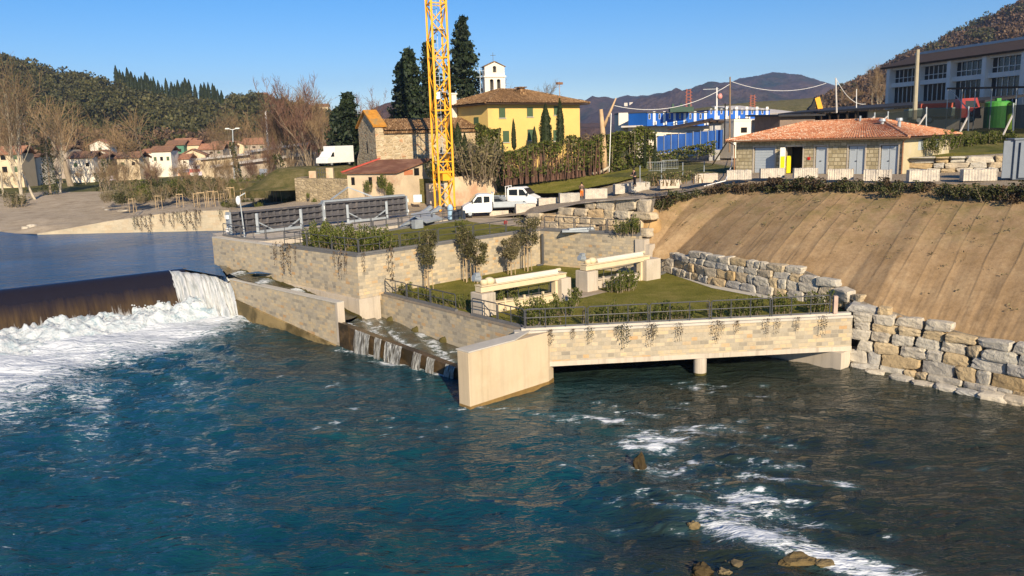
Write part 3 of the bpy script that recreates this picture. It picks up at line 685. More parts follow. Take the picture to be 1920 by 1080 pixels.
grav = gt.ramp(n1, [(.28, (.22, .17, .115)), (.45, (.38, .31, .22)), (.7, (.48, .40, .30))]); grs = gt.ramp(n1, [(.28, (.045, .06, .016)), (.5, (.11, .11, .035)), (.72, (.21, .17, .08))]); rd = gt.ramp(n3, [(.3, (.27, .22, .16)), (.7, (.38, .31, .225))])
c = gt.mix(gt.n('Attribute', attribute_name='road').outputs['Fac'], grav, rd)
gf_ = gt.ramp(gt.math('ADD', gt.n('Attribute', attribute_name='grass').outputs['Fac'], gt.math('MULTIPLY', gt.math('SUBTRACT', n2, .5), .8)), [(.4, (0, 0, 0)), (.6, (1, 1, 1))])
c = gt.mix(gf_, c, grs); c = gt.mix(1, c, gt.ramp(n2, [(.3, (.72, .72, .72)), (.7, (1.22, 1.22, 1.22))]), 'MULTIPLY')
gt.l(c, gt.b.inputs['Base Color']); gt.set('Roughness', .95); gt.set('Specular IOR Level', .1); gt.bump(n2, .8, .1)
me.materials.append(gt.m); me.polygons.foreach_set('use_smooth', [True] * len(fs))
o = bpy.data.objects.new('ground', me); COL.objects.link(o); struct(o)
o = flat('riverbed', [(-3500, -250, -3), (3500, -250, -3), (3500, 3620, -3), (-3500, 3620, -3)], M['gravel'])
cedge = [A0.lerp(A1, .50) - nA * .4, V((-9.86, 69.36, 5.9)), V((-4.6, 76.0, 5.9))]
flat('terrace_ground', [(A1.x + .2, A1.y + .3, 5.86), (B1.x, B1.y + .2, 5.86), (C1.x, C1.y + .2, 5.86), (11.5, 64, 5.86), (9.5, 74, 5.86), (0, 82, 5.86), (-4.4, 77.9, 5.86)] + [(p.x, p.y, 5.86) for p in cedge[::-1]], M['gravel'])
flat('terrace_lawn', [(A1.x + .2, A1.y + .4, 5.9), (B1.x - .3, B1.y + .2, 5.9), P(975, 425, 5.9)[:], P(905, 419, 5.9)[:]] + [(p.x, p.y, 5.9) for p in cedge[::-1]], M['lawn'])
q = [P(1120, 437, 5.9), P(1190, 440, 5.9), P(1190, 433, 5.9), P(1130, 430, 5.9)]
flat('grass_patch', [(p.x, p.y, 5.905) for p in q], M['lawn'])
# deck with the floodgates and the dark headrace beside it
SE0 = A0.lerp(A1, .36) + V((.1, .25, 0)); SE1 = P(866, 409, 5.9); SE1.z = 0
dS = (SE1 - SE0).normalized(); nS = V((-dS.y, dS.x, 0))
t = thing('concrete_deck', SE0.lerp(SE1, .5) + V((0, 0, 5)), 'pale concrete deck carrying the dark floodgates beside the headrace', 'deck')
mb = MB(); mb.prism([A0 + V((.35, .25, 0)), SE0, SE1, V((-4.4, 78.1, 0)), V((-12.3, 84.4, 0)), V((-26.3, 70.2, 0))], 5.15, 5.93)
mb.build('slab', M['concrete'], t)
t = thing('headrace_wall', V((-14, 65, 3.5)), 'inner concrete wall of the narrow dark headrace beside the terrace lawn', 'wall')
a, b, c = [V((p.x, p.y, 0)) for p in cedge]
wallseg('wall_face', a, b, 2.5, 5.92, .25, M['concrete'], t, -1); wallseg('wall_face', b, c, 2.5, 5.92, .25, M['concrete'], t, -1)
flat('headrace_water', [(SE0.x - 1, SE0.y - 1, 3.6), (-15, 60, 3.6), (-3, 75, 3.6), (-4, 79, 3.6)], M['pool'])
# far bank wall
t = thing('bank_wall', fwb0.lerp(fwb1, .5), 'long low pale stone bank wall rising across the upper pool', 'wall')
pts = [(70, 439), (135, 428), (200, 416), (300, 402), (380, 396), (430, 395), (445, 395)]
mb = MB()
for px, py in pts:
    q = bankp(px, py); mb.v += [V((q.x, q.y - .05, 3.0)), V((q.x, q.y - .05, q.z + .05)), V((q.x, q.y + .6, q.z + .05)), V((q.x, q.y + .6, 3))]
for i in range(len(pts) - 1):
    k = i * 4
    for j in range(4): mb.f.append([k + j, k + (j + 1) % 4, k + 4 + (j + 1) % 4, k + 4 + j])
mb.build('stone_face', M['ashlar_far'], t)
# ---- jute covered slope
W2 = [(11.55, 60.2, 3.0, 4.55), (13.7, 54.4, 3, 4.9), (16.35, 50.0, 3, 5.15), (17.75, 48.1, 3, 4.85), (18.95, 46.2, 3.0, 4.15), (19.7, 44.5, 3.0, 3.85)]
RW = [(19.25, 43.5, -.35, 3.75), (21.4, 41.75, -.35, 3.2), (23.15, 39.8, -.35, 2.75), (25.0, 37.35, -.35, 2.65), (27.2, 34.6, -.35, 2.7)]
def w2(px):      # crest of the boulder walls seen at a given column, a little inside the wall
    pl = W2 + RW; best = None
    for a, b in zip(pl, pl[1:]):
        for k in range(21):
            q = [lerp(a[i], b[i], k / 20) for i in range(4)]; xx = 960 + F * q[0] / q[1]
            if best is None or abs(xx - px) < best[0]: best = (abs(xx - px), V((q[0] + .42, q[1] + .42, q[3] - .02)))
    return best[1]
FT = [(P(1212, 474, 4.55), 0), (P(1224, 476, 4.5), .10), (w2(1262), .13), (w2(1350), .2), (w2(1440), .3), (w2(1507), .38), (w2(1545), .42), (w2(1590), .46), (w2(1640), .51), (w2(1690), .56), (w2(1767), .64), (w2(1850), .72), (w2(1920), .78), (D(2150, 700, 34), .9), (D(2400, 730, 30), 1)]
TP = [(P(1213, 392, 7.6), 0), (P(1250, 372, 8.3), .02), (P(1320, 356, 8.8), .06), (P(1390, 347, 9.2), .10), (P(1505, 344, 9.4), .2), (P(1580, 344, 9.45), .3), (P(1640, 344, 9.45), .38), (P(1730, 345, 9.5), .46), (P(1815, 347, 9.5), .56), (P(1875, 349, 9.5), .64), (P(2040, 354, 9.5), .78), (P(2300, 363, 9.5), .92), (P(2420, 367, 9.5), 1)]
def along(pl, u):
    for (a, ua), (b, ub) in zip(pl, pl[1:]):
        if u <= ub: return a.lerp(b, (u - ua) / (ub - ua))
    return pl[-1][0].copy()
NU, NV = 640, 46; vs = []
seams = [.045, .085, .12, .15, .175, .205, .235, .27, .30, .335, .37, .405, .445, .49, .53, .575, .625, .68, .73, .79, .86, .93]
for i in range(NU + 1):
    u = i / NU; a, b = along(FT, u), along(TP, u)
    for j in range(NV + 1):
        v = j / NV; p = a.lerp(b, v)
        p.z += .35 * math.sin(math.pi * v) * (1 - .3 * u) + .09 * fbm(u * 12, v * 3.5, 1, 3) + .07 * (1 - v) ** 3 * fbm(u * 60, v * 3, 2, 4)
        for s_ in seams:
            wob = s_ + .004 * fbm(v * 3 + s_ * 50, s_ * 9, 0, 3); du = (u - wob) * 90
            if -.5 < du < 3: p.z += .06 * math.exp(-max(0, du) * 2.2) * (1 if du >= 0 else max(0, 1 + du * 6)) * (.55 + .45 * noise.noise(V((v * 5, s_ * 40, 2)))) * min(1, v * 3 + .3)
        if j == 0: p.z -= .35 + .3 * abs(fbm(u * 30, 4, 1, 3)); p.y += .12
        if j == 1: p.z -= .02 + .12 * fbm(u * 40, 1, 1, 3)
        vs.append(p[:])
fs = [(i * (NV + 1) + j, i * (NV + 1) + j + 1, (i + 1) * (NV + 1) + j + 1, (i + 1) * (NV + 1) + j) for i in range(NU) for j in range(NV)]
t_ = NT('jute matting'); pos = t_.coord('Position')
n1 = t_.noise(pos, .5, 6, .7); n2 = t_.noise(pos, 4, 5, .7); n3 = t_.noise(pos, 30, 3, .7)
c = t_.ramp(n1, [(.3, (.235, .155, .08)), (.52, (.295, .202, .112)), (.72, (.34, .245, .142))])
c = t_.mix(1, c, t_.ramp(n2, [(.3, (.88, .88, .88)), (.7, (1.12, 1.12, 1.12))]), 'MULTIPLY')
c = t_.mix(1, c, t_.ramp(n3, [(.3, (.8, .8, .8)), (.7, (1.18, 1.18, 1.18))]), 'MULTIPLY')
gz = t_.n('SeparateXYZ'); t_.l(pos, gz.inputs[0])
gm = t_.math('MULTIPLY', t_.ramp(t_.math('MULTIPLY', gz.outputs[2], .1), [(.55, (0, 0, 0)), (.85, (1, 1, 1))]), t_.ramp(t_.noise(pos, .8, 6, .75), [(.45, (0, 0, 0)), (.7, (.7, .7, .7))]))
c = t_.mix(gm, c, (.12, .12, .035))
t_.l(c, t_.b.inputs['Base Color']); t_.set('Roughness', .95); t_.set('Specular IOR Level', .1); t_.bump(t_.math('ADD', n2, t_.math('MULTIPLY', n3, .6)), .35, .04)
me = bpy.data.meshes.new('slope'); me.from_pydata(vs, [], fs); me.materials.append(t_.m); me.polygons.foreach_set('use_smooth', [True] * len(fs))
o = bpy.data.objects.new('slope', me); COL.objects.link(o); struct(o)
# backing earth under slope towards the river and around corners
mb = MB()
for i in range(41):
    u = i / 40; a = along(FT, u); b = along(TP, u); mb.v += [V((a.x + .25, a.y + .45, -2)), V((a.x + .25, a.y + .45, a.z - .15)), b + V((0, .1, -.12)), b + V((0, .8, -.02))]
for i in range(40):
    for j in range(3): mb.f.append([i * 4 + j, i * 4 + j + 1, i * 4 + 5 + j, i * 4 + 4 + j])
struct(mb.build('earth_bank', M['scree']))
# ---- boulder walls
def cubegrid(n):
    vs, fs, idx = [], [], {}
    def vid(p):
        k = tuple(round(c, 4) for c in p)
        if k not in idx: idx[k] = len(vs); vs.append(V(p))
        return idx[k]
    for ax in range(3):
        for sgn in (-1, 1):
            for i in range(n):
                for j in range(n):
                    q = []
                    for di, dj in ((0, 0), (1, 0), (1, 1), (0, 1)):
                        a, b = -1 + 2 * (i + di) / n, -1 + 2 * (j + dj) / n; p = [0, 0, 0]; p[ax] = sgn; p[(ax + 1) % 3] = a; p[(ax + 2) % 3] = b; q.append(vid(p))
                    fs.append(q if sgn > 0 else q[::-1])
    return vs, fs
CG = cubegrid(5)
def stone_mesh(name, w_, d_, h_, seed, amp=.08, pw=9, mat=None):
    vs = []; o = V((seed * 1.7, seed * 2.9, seed * .7))
    sk = [R.uniform(-.16, .16) for _ in range(4)]
    for c in CG[0]:
        l = (abs(c.x) ** pw + abs(c.y) ** pw + abs(c.z) ** pw) ** (1 / pw); q = c / l
        q = q * (1 + amp * noise.fractal(q * 1.1 + o, 1, 2, 3) + amp * .45 * noise.cell(q * 2.2 + o))
        q = V((q.x * (1 + sk[0] * q.z) + sk[3] * .35 * q.z, q.y * (1 + sk[2] * .5 * q.x), q.z * (1 + sk[1] * q.x) + sk[2] * .6 * q.x))
        vs.append((q.x * w_ / 2, q.y * d_ / 2, q.z * h_ / 2))
    me = bpy.data.meshes.new(name); me.from_pydata(vs, [], CG[1]); me.materials.append(mat or M['boulder'])
    return me
def rockwall(label, path, batter=.12, hmin=.5, hmax=.85, wmin=.6, wmax=1.9, seed=3, depth=.9, mat=None):
    rr = random.Random(seed); pts = [V((p[0], p[1], 0)) for p in path]; z0 = [p[2] for p in path]; z1 = [p[3] for p in path]
    cum = [0]
    for a, b in zip(pts, pts[1:]): cum.append(cum[-1] + (b - a).length)
    L = cum[-1]
    def at(s):
        s = max(0, min(L, s))
        for i in range(len(pts) - 1):
            if s <= cum[i + 1] + 1e-6:
                u = (s - cum[i]) / (cum[i + 1] - cum[i]); d = (pts[i + 1] - pts[i]).normalized(); return pts[i].lerp(pts[i + 1], u), lerp(z0[i], z0[i + 1], u), lerp(z1[i], z1[i + 1], u), d
    cp_, cz, _, _ = at(L / 2)
    t = thing('boulder_wall', V((cp_.x, cp_.y, cz)), label, 'boulder wall')
    hh = 0; cnt = 0; maxh = max(b - a for a, b in zip(z0, z1))
    while hh < maxh:
        h = rr.uniform(hmin, hmax); s = rr.uniform(-.8, 0)
        while s < L:
            w_ = rr.uniform(wmin, wmax) * (1.25 if h > .65 else 1); m = s + w_ / 2
            if 0 <= m <= L:
                p, a, b, d = at(m); top = b - a
                if hh + h * .45 < top:
                    hb = h if hh + h < top + .25 else max(.35, top - hh + .1)
                    nrm = V((d.y, -d.x, 0)); nrm = nrm if nrm.y < 0 else -nrm
                    hv = hb * rr.uniform(.97, 1.1)
                    me = stone_mesh('boulder', w_ * .955, depth * rr.uniform(.9, 1.15), hv, cnt + seed * 50, mat=mat)
                    o = bpy.data.objects.new('boulder', me); COL.objects.link(o); o.parent = t
                    o.location = p + nrm * (-depth * .42 - batter * (hh + h / 2) + rr.uniform(-.05, .07)) + V((0, 0, a + hh + hb / 2)) - t.location
                    o.rotation_euler = (rr.uniform(-.08, .08), rr.uniform(-.07, .07), math.atan2(d.y, d.x) + rr.uniform(-.09, .09)); cnt += 1
            s += w_ + .01
        hh += h * .97
    # rubble packing behind the joints
    mb = MB()
    for i in range(31):
        p, a, b, d = at(L * i / 30); nrm = V((d.y, -d.x, 0)); nrm = nrm if nrm.y < 0 else -nrm
        mb.v += [p - nrm * .38 + V((0, 0, a - .5)), p - nrm * (.38 + batter * (b - a)) + V((0, 0, b - .12)), p - nrm * (1.2 + batter * (b - a)) + V((0, 0, b - .1))]
    for i in range(30):
        for j in range(2): mb.f.append([i * 3 + j, i * 3 + j + 1, i * 3 + 4 + j, i * 3 + 3 + j])
    mb.build('rubble_packing', M['scree'], t)
    return t, cnt
_, n1_ = rockwall('wall of big grey and ochre boulders rising from the river right of the bridge', RW, .1, .42, .78, .5, 1.75, 5)
_, n2_ = rockwall('pale boulder wall curving behind the lower lawn', W2, .16, .4, .7, .5, 1.45, 9, .7)
bl = [P(985, 422, 5.88), P(1040, 427, 5.88), P(1100, 432, 5.88), P(1160, 437, 5.88), P(1204, 441, 5.88)]
_, n3_ = rockwall('honey coloured boulder wall holding up the ramp behind the upper railing', [(bl[0].x, bl[0].y, 5.7, 6.7), (bl[1].x, bl[1].y, 5.7, 7.3), (bl[2].x, bl[2].y, 5.7, 8.0), (bl[3].x, bl[3].y, 5.7, 8.4), (bl[4].x, bl[4].y, 5.7, 8.65)], .4, .55, .95, .8, 2.0, 13, mat=M['honey'])
_, n4_ = rockwall('small boulder wall beside the stone hut', [(*P(1700, 324, 9.5).xy, 9.4, 10.7), (*P(1900, 322, 9.5).xy, 9.4, 11.1)], .1, .4, .7, .8, 2.2, 21)
print('STONES', n1_, n2_, n3_, n4_)
# fill between ramp wall top and road
mb = MB(); ks = RT + [ST[0]]
for i, p in enumerate(ks):
    u = i / (len(ks) - 1); q = bl[0].lerp(bl[-1], u); zt = polyz([(0, 6.6), (.25, 7.2), (.5, 7.9), (.75, 8.3), (1, 8.55)], u); mb.v += [V((p.x, p.y + .3, p.z)), V((q.x - .1, q.y + 1.0, zt))]
mb.f = [(2 * i, 2 * i + 1, 2 * i + 3, 2 * i + 2) for i in range(len(ks) - 1)]
struct(mb.build('ramp_verge', M['gravel']))
mb = MB(); mb.blob(P(1222, 442, 5.0) + V((.3, .3, .2)), (1.3, 1.0, 1.5), 3, .25, 1.2, 4); mb.blob(P(1205, 425, 6.4) + V((.6, .5, .2)), (1.0, 1.0, 1.2), 3, .25, 1.2, 8)
struct(mb.build('bare_earth', plain('bare ochre earth', (.42, .27, .12), .95, .25, 1.2, .6, 8), smooth=True))
# loose foot stones in the water
for i, (px, py, s) in enumerate([(1640, 700, .5), (1690, 712, .6), (1730, 722, .5), (1775, 730, .6), (1815, 738, .5), (1860, 745, .7), (1905, 752, .6), (1612, 692, .45)]):
    me = stone_mesh('foot_boulder', s * 2.0, s * 1.3, s * .75, 400 + i, .14, 4); o = bpy.data.objects.new('foot_boulder', me); COL.objects.link(o)
    q = P(px, py, 0); o.location = q + V((0, 0, .02)); o.rotation_euler.z = R.uniform(-.6, .2) - .7
    tag(o, 'flat wet boulder lying at the waterline below the boulder wall', 'boulder', 'waterline boulders')
# ---- sawn blocks along the road
BL = [(935, 403, 6.0, 1.9, 'first pale stone block from the left, in front of the parked flatbed truck'), (985, 399, 6.2, 2.0, 'pale stone block in front of the white crew cab'), (1027, 388, 6.6, 1.9, 'pale stone block just right of the white crew cab'),
      (1068, 379, 7.1, 2.0, 'stone block left of the worker in orange trousers'), (1117, 371, 7.5, 2.2, 'stone block right of the worker in orange trousers'), (1168, 362, 7.8, 1.7, 'stone block just left of the worker in black'), (1200, 359, 8.0, 1.9, 'rough stone block at the feet of the worker in black'),
      (1256, 352, 8.4, 2.1, 'stone block at the top bend of the ramp'), (1323, 341, 9.0, 2.2, 'smooth stone block left of the hut'), (1388, 335, 9.35, 2.1, 'sawn stone block before the left corner of the hut'), (1450, 332, 9.45, 2.0, 'sawn stone block before the grey roller door'),
      (1513, 332, 9.5, 1.9, 'sawn stone block right of the yellow door'), (1580, 335, 9.5, 1.9, 'sawn stone block between the single and double doors'), (1650, 337, 9.5, 1.95, 'sawn stone block before the right double door'), (1735, 338, 9.5, 2.05, 'sawn stone block past the right corner of the hut'), (1840, 337, 9.5, 2.2, 'last big stone block beside the grey cabinet')]
for i, (px, py, z, L_, lab) in enumerate(BL):
    q = P(px, py, z); hgt = .82 if i > 6 else .95
    vs = []; n = 22
    mb = MB(); prof = []
    for k in range(n + 1):      # drill-grooved faces
        x = -L_ / 2 + L_ * k / n; g = (.03 if k % 2 else 0) + R.uniform(-.012, .012); ht = hgt + .05 * noise.noise(V((k * .3, i, 0))); tp = .06 if i % 3 == 0 else .02
        mb.v += [V((x, -.42 + g, 0)), V((x, -.42 + g + tp * .5, ht)), V((x, .42 - g - tp * .5, ht + R.uniform(-.02, .02))), V((x, .42 - g, 0))]
    for k in range(n):
        for j in range(4): mb.f.append([k * 4 + j, k * 4 + (j + 1) % 4, k * 4 + 4 + (j + 1) % 4, k * 4 + 4 + j])
    mb.f += [[0, 1, 2, 3], [n * 4 + 3, n * 4 + 2, n * 4 + 1, n * 4]]
    o = mb.build('stone_block', M['block'], local=True); o.location = q + V((0, .4, -.08))
    o.rotation_euler.z = (.16 if i < 9 else -.18 if i < 12 else -.42 if i < 14 else -.2) + R.uniform(-.06, .06)
    tag(o, lab, 'stone block', 'sawn stone blocks along the road')
# ---- railings
def railing(label, pts, h=1.05, panel=4.2, kerb=True, sp=1.4):
    pts = [V(p) for p in pts]; t = thing('railing', pts[0], label, 'railing')
    for a, b in zip(pts, pts[1:]):
        L = (b - a).length; n = max(1, round(L / panel)); d = (b - a) / n
        for i in range(n):
            p = a + d * i + d.normalized() * .06; q = a + d * (i + 1) - d.normalized() * .06; mb = MB(); up = V((0, 0, 1))
            mb.tube([p, p + up * (h - .08), p + up * h + (q - p).normalized() * .08, q + up * h - (q - p).normalized() * .08, q + up * (h - .08), q], .036, 6)
            mb.tube([p + up * h * .55, q + up * h * .55], .026, 5)
            mb.tube([p + up * .09, q + up * .09], .02, 5)
            m = max(1, round((q - p).length / sp))
            for k in range(1, m): r_ = p.lerp(q, k / m); mb.tube([r_, r_ + up * h], .03, 5)
            mb.build('panel', M['rail'], t)
        if kerb:
            mb = MB(); mb.bar(a + V((0, 0, .05)), b + V((0, 0, .05)), .22, .14); mb.build('base_rail', M['kerb'], t)
    return t
inF = -nF * .2
railing('dark two-rail railing along the river edge of the bridge', [F0 + inF + dF * .25 + V((0, 0, 3.15)), F1 + inF - dF * 1.2 + V((0, 0, 3.15))], 1.05, 3.2, False, 1.1)
mb = MB(); mb.box(F1 + inF - dF * .95 + V((0, 0, 3.15)), .22, .22, 1.0); tag(mb.build('end_post', plain('pinkish stone post', (.45, .33, .27), .85)), 'pinkish stone post ending the bridge railing', 'post')
railing('railing from the fish ladder corner to the left gate frame', [C0 - nCw * .25 + dCw * .5 + V((0, 0, 3.03)), C0.lerp(CE, .565) - nCw * .25 + V((0, 0, 3.03))], 1.05, 3.3)
railing('railing winding from the left gate frame to the bridge corner', [C0.lerp(CE, .665) - nCw * .25 + V((0, 0, 3.03)), CE - nCw * .3 - dCw * .5 + V((0, 0, 3.03)), CE - nCw * 1.1 - dCw * .1 + V((0, 0, 3.03))], 1.05, 3.0)
railing('railing on the upper terrace edge facing the weir', [A0.lerp(A1, .535) - nA * .3 + V((0, 0, 5.94)), A1 - nA * .3 - dA * .15 + V((0, 0, 5.94))], 1.05, 3.4)
railing('railing on the upper terrace edge above the young trees', [A1 - nB * .3 + dB * .35 + V((0, 0, 5.94)), B1 - nB * .3 - dB * .1 + V((0, 0, 5.94))], 1.05, 3.4)
railing('railing above the rear stone wall below the boulders', [B1 - nC * .3 + dC * .2 + V((0, 0, 5.94)), C1 - nC * .3 + V((0, 0, 5.94))], 1.05, 3.0)
railing('railing along the floodgate deck edge', [A0 + V((.9, .3, 5.94)), A0.lerp(A1, .2) + V((.3, .5, 5.94)), SE0 + nS * .3 + dS * .8 + V((0, 0, 5.94)), SE1 + nS * .3 - dS * .3 + V((0, 0, 5.94))], 1.05, 3.6)
railing('railing between the terrace lawn and the headrace', [P(533, 464, 5.92), V((-9.7, 69.2, 5.92)), V((-4.5, 75.8, 5.92))], 1.05, 3.4)
railing('thin railing under the old retaining wall behind the floodgates', [P(548, 396, 5.9) + V((0, 0, 0)), P(640, 383, 6.1), P(700, 380, 6.1)], 1.0, 4, False)
# ---- gate frames on the lower lawn
M['conc_w'] = plain('off white painted steel', (.62, .56, .47), .6, .06, 2, 0)
def gate_frame(label, L, Rr, p2w, zb, side_w):
    t = thing('gate_frame', V((L.x, L.y, 3)), label, 'gate frame'); d = (Rr - L); ln = d.length; d.normalize(); ang = math.atan2(d.y, d.x); n = V((d.y, -d.x, 0)); n = n if n.y < 0 else -n
    mb = MB(); mb.box(L + V((0, 0, 2.0)), 1.0, 1.2, 2.36, ang); mb.build('pillar', M['concrete'], t, bevel=.02)
    mb = MB(); mb.box(Rr + d * p2w / 2 - d * .3 + V((0, 0, 2.9)), p2w, 1.2, 1.6, ang); mb.build('pillar', M['concrete'], t, bevel=.02)
    a, b = L + V((0, 0, zb)), Rr + V((0, 0, zb))
    mb = MB(); mb.bar(a - d * .35, b + d * .35, .62, .32); mb.bar(a - d * .35 + V((0, 0, .22)), b + d * .35 + V((0, 0, .22)), .8, .06); mb.build('cross_beam', M['cream'], t, bevel=.015)
    mb = MB(); mb.tube([a + d * .9 + V((0, 0, .36)), b - d * .2 + V((0, 0, .36))], .15, 12); mb.bar(a + d * .9 + V((0, 0, .27)), b - d * .2 + V((0, 0, .27)), .4, .1); mb.build('drive_shaft_cover', M['conc_w'], t, smooth=False)
    mb = MB(); mb.tube([b - d * .2 + V((0, 0, .44)), b + d * .1 + V((0, 0, .44))], .1, 8); mb.build('shaft_end', M['cream'], t)
    mb = MB(); mb.tube([a + d * .1 + V((0, 0, .25)), a + d * .1 + V((0, 0, .55))], .24, 12); mb.blob(a + d * .5 + V((0, 0, .42)), (.34, .26, .24), 2, 0); mb.build('gearbox', M['cream'], t, smooth=True)
    mb = MB(); mb.tube([a - d * .15 + n * -.1 + V((0, 0, .62)), a - d * .6 + n * -.1 + V((0, 0, .72))], .2, 12); mb.box(a - d * .4 + V((0, 0, .8)), .3, .25, .22, ang); mb.build('drive_motor', M['galv'], t)
    for s in (L + d * .5, Rr - d * .35): mb = MB(); mb.box(s + V((0, 0, 2.6)), .28, .4, zb - .2 - 2.6, ang); mb.build('guide_rail', M['cream'], t)
    mb = MB(); mb.bar(L + d * .6 + V((0, 0, 3.15)), Rr - d * .45 + V((0, 0, 3.1)), .25, .75); mb.bar(L + d * .6 + V((0, 0, 3.64)), Rr - d * .45 + V((0, 0, 3.5)), .45, .08)
    for k in range(1, 4): q = L.lerp(Rr, k / 4); mb.box(q + n * .16 + V((0, 0, 2.8)), .12, .12, 1.0, ang)
    mb.build('sluice_panel', M['cream' if side_w == 0 else 'concrete'], t)
    mb = MB(); q = L + d * .55 - n * .5
    for k in range(7): r_ = q + d * (ln - 1) * k / 6 + V((0, 0, 3.0)); mb.tube([r_, r_ + V((0, 0, 1.1))], .025, 5)
    for hz in (.6, 1.1): mb.tube([q + V((0, 0, 3 + hz)), q + d * (ln - 1) + V((0, 0, 3 + hz))], .025, 5)
    mb.build('rear_guard_rail', M['rail'], t)
    return t
gate_frame('left sluice gate frame with cream beam and grey motor over the lower lawn edge', V((-1.75, 46.95, 0)), V((3.05, 50.55, 0)), .8, 4.56, 0)
gate_frame('right sluice gate frame with cream beam against the rear concrete pillar', V((5.15, 53.75, 0)), V((9.6, 57.2, 0)), 1.5, 4.56, 1)
railing('short railing beside the right sluice gate frame', [P(1190, 524, 3.0), P(1228, 519, 3.0), P(1252, 509, 3.05)], 1.0, 2.2)
flat('garden_path', [P(1085, 560, 3)[:2] + (3.0,), P(1140, 547, 3)[:2] + (3.0,), P(1118, 541, 3)[:2] + (3.0,), P(1070, 543, 3)[:2] + (3.0,)], M['gravel'])
flat('path_edge', [p[:2] + (3.004,) for p in (P(1255, 513, 3), P(1335, 540, 3), P(1450, 562, 3), P(1460, 557, 3), P(1345, 533, 3), P(1262, 508, 3))], M['coping'])
mb = MB(); mb.box(P(1258, 510, 3.0), 1.0, .9, .6, .4); tag(mb.build('concrete_block', M['concrete'], bevel=.03), 'low concrete block at the end of the short railing', 'block')
# ================================================================== FLOODGATES
def floodgate(label, a, b, ph, light):
    d = (b - a).normalized(); n = V((d.y, -d.x, 0)); n = n if n.y < 0 else -n; L = (b - a).length; up = V((0, 0, 1)); z0 = .22
    t = thing('floodgate', a.lerp(b, .5), label, 'floodgate', 'steel floodgates on the deck')
    mb = MB(); mb.bar(a + up * (z0 + ph / 2), b + up * (z0 + ph / 2), .10, ph); mb.build('skin_plate', M['gate'], t)
    for k in range(4):
        z = z0 + .07 + (ph - .14) * k / 3; mb = MB(); mb.bar(a + n * .2 + up * z, b + n * .2 + up * z, .36, .13); mb.build('girder', M['gate'], t)
    m = 13
    for k in range(m + 1):
        p = a.lerp(b, .01 + .98 * k / m) + n * .14; mb = MB(); mb.bar(p + up * z0, p + up * (z0 + ph - .03), .24 if k % 4 else .3, .09); mb.build('rib', M['gate'], t)
    for e, s in ((a, -1), (b, 1)):
        mb = MB(); mb.box(e + d * s * .08 + n * .1 + up * (z0 - .05), .16, .62, ph + .1, math.atan2(d.y, d.x)); mb.build('end_plate', M['galv'], t)
        for i_ in range(2):
            mb = MB(); mb.box(e + d * s * .24 + n * .12 + up * (.35 + 1.1 * i_), .2, .36, .34, math.atan2(d.y, d.x)); mb.build('side_roller', M['white'], t)
    if light:
        mb = MB(); mb.bar(a + up * (z0 + ph + .1) - n * .1, b + up * (z0 + ph + .1) - n * .1, .6, .16); mb.build('top_seal_beam', M['galv'], t)
        for k in (0, 1):
            c_ = a.lerp(b, .38); mb = MB(); mb.bar(a.lerp(b, .13 + .5 * k) + up * (z0 + ph + .18) - n * .6, c_ + up * (z0 + ph + 1.2) - n * 1.2, .12, .12); mb.build('lifting_strut', M['galv'], t)
    for u in (.24, .72):
        p = a.lerp(b, u) + n * .75
        mb = MB(); mb.bar(p, p + up * 1.75, .22, .26); mb.box(p - up * .04, .5, .5, .08); mb.build('support_post', M['galv'], t)
        q = p + d * (1.6 if u < .5 else -1.6); mb = MB(); mb.bar(p + up * 1.0 + n * .02, q + up * .12, .1, .1); mb.build('brace', M['galv'], t)
    mb = MB(); mb.bar(a.lerp(b, .24) + n * .75 + up * .14, a.lerp(b, .72) + n * .75 + up * .14, .3, .22); mb.build('support_beam', M['galv'], t)
G0, G1, G2, G3 = P(432, 442, 5.94), P(602, 422, 5.94), P(608, 421, 5.94), P(759, 406, 5.94)
floodgate('dark ribbed steel floodgate standing nearest the weir', G0, G1, 1.75, False)
floodgate('dark ribbed steel floodgate with pale top beam nearer the crane', G2, G3, 1.85, True)
# platform machinery by the crane: tilted beams, steel hood, blue cylinder
def px_bar(mb, p0, p1, w_, h_): mb.bar(p0, p1, w_, h_)
q = P(770, 430, 5.95)
t = thing('hydraulic_machine', P(790, 425, 5.95), 'grey steel lifting machine with two tilted beams at the end of the deck', 'machine')
for i in range(2):
    a = P(748 + 22 * i, 430, 5.6); b = D(808 + 17 * i, 388, a.y + 2.5); mb = MB(); mb.bar(a, b, .35, .3); mb.build('tilted_beam', M['galv'], t)
a, b = P(800, 424, 5.95), P(830, 418, 5.95); d = (b - a).normalized(); n = V((-d.y, d.x, 0))
mb = MB(); mb.add([a + V((0, 0, .25)), b + V((0, 0, .3)), b + n * 1.6 + V((0, 0, 1.0)), a + n * 1.6 + V((0, 0, .95)), a + V((0, 0, .4)), b + V((0, 0, .45)), b + n * 1.6 + V((0, 0, 1.15)), a + n * 1.6 + V((0, 0, 1.1))], [(3, 2, 1, 0), (4, 5, 6, 7), (0, 1, 5, 4), (1, 2, 6, 5), (2, 3, 7, 6), (3, 0, 4, 7)])
mb.build('sloping_hood', M['galv'], t)
mb = MB(); mb.box(a.lerp(b, .5) + n * .9, 1.4, .9, .5, math.atan2(d.y, d.x)); mb.build('base_frame', M['rail'], t)
mb = MB(); mb.box(P(783, 428, 5.95), .9, .5, .75, .8); mb.build('control_box', M['galv'], t)
q = P(845, 411, 5.95); mb = MB(); mb.tube([q, q + V((0, 0, 1.15)), q + V((0, 0, 1.35)), q + V((0, 0, 1.42))], [.27, .27, .18, .08], 12)
tag(mb.build('gas_cylinder', plain('pale blue paint', (.30, .46, .62), .4)), 'pale blue upright tank at the foot of the crane', 'tank')
q = P(858, 412, 5.95); mb = MB()
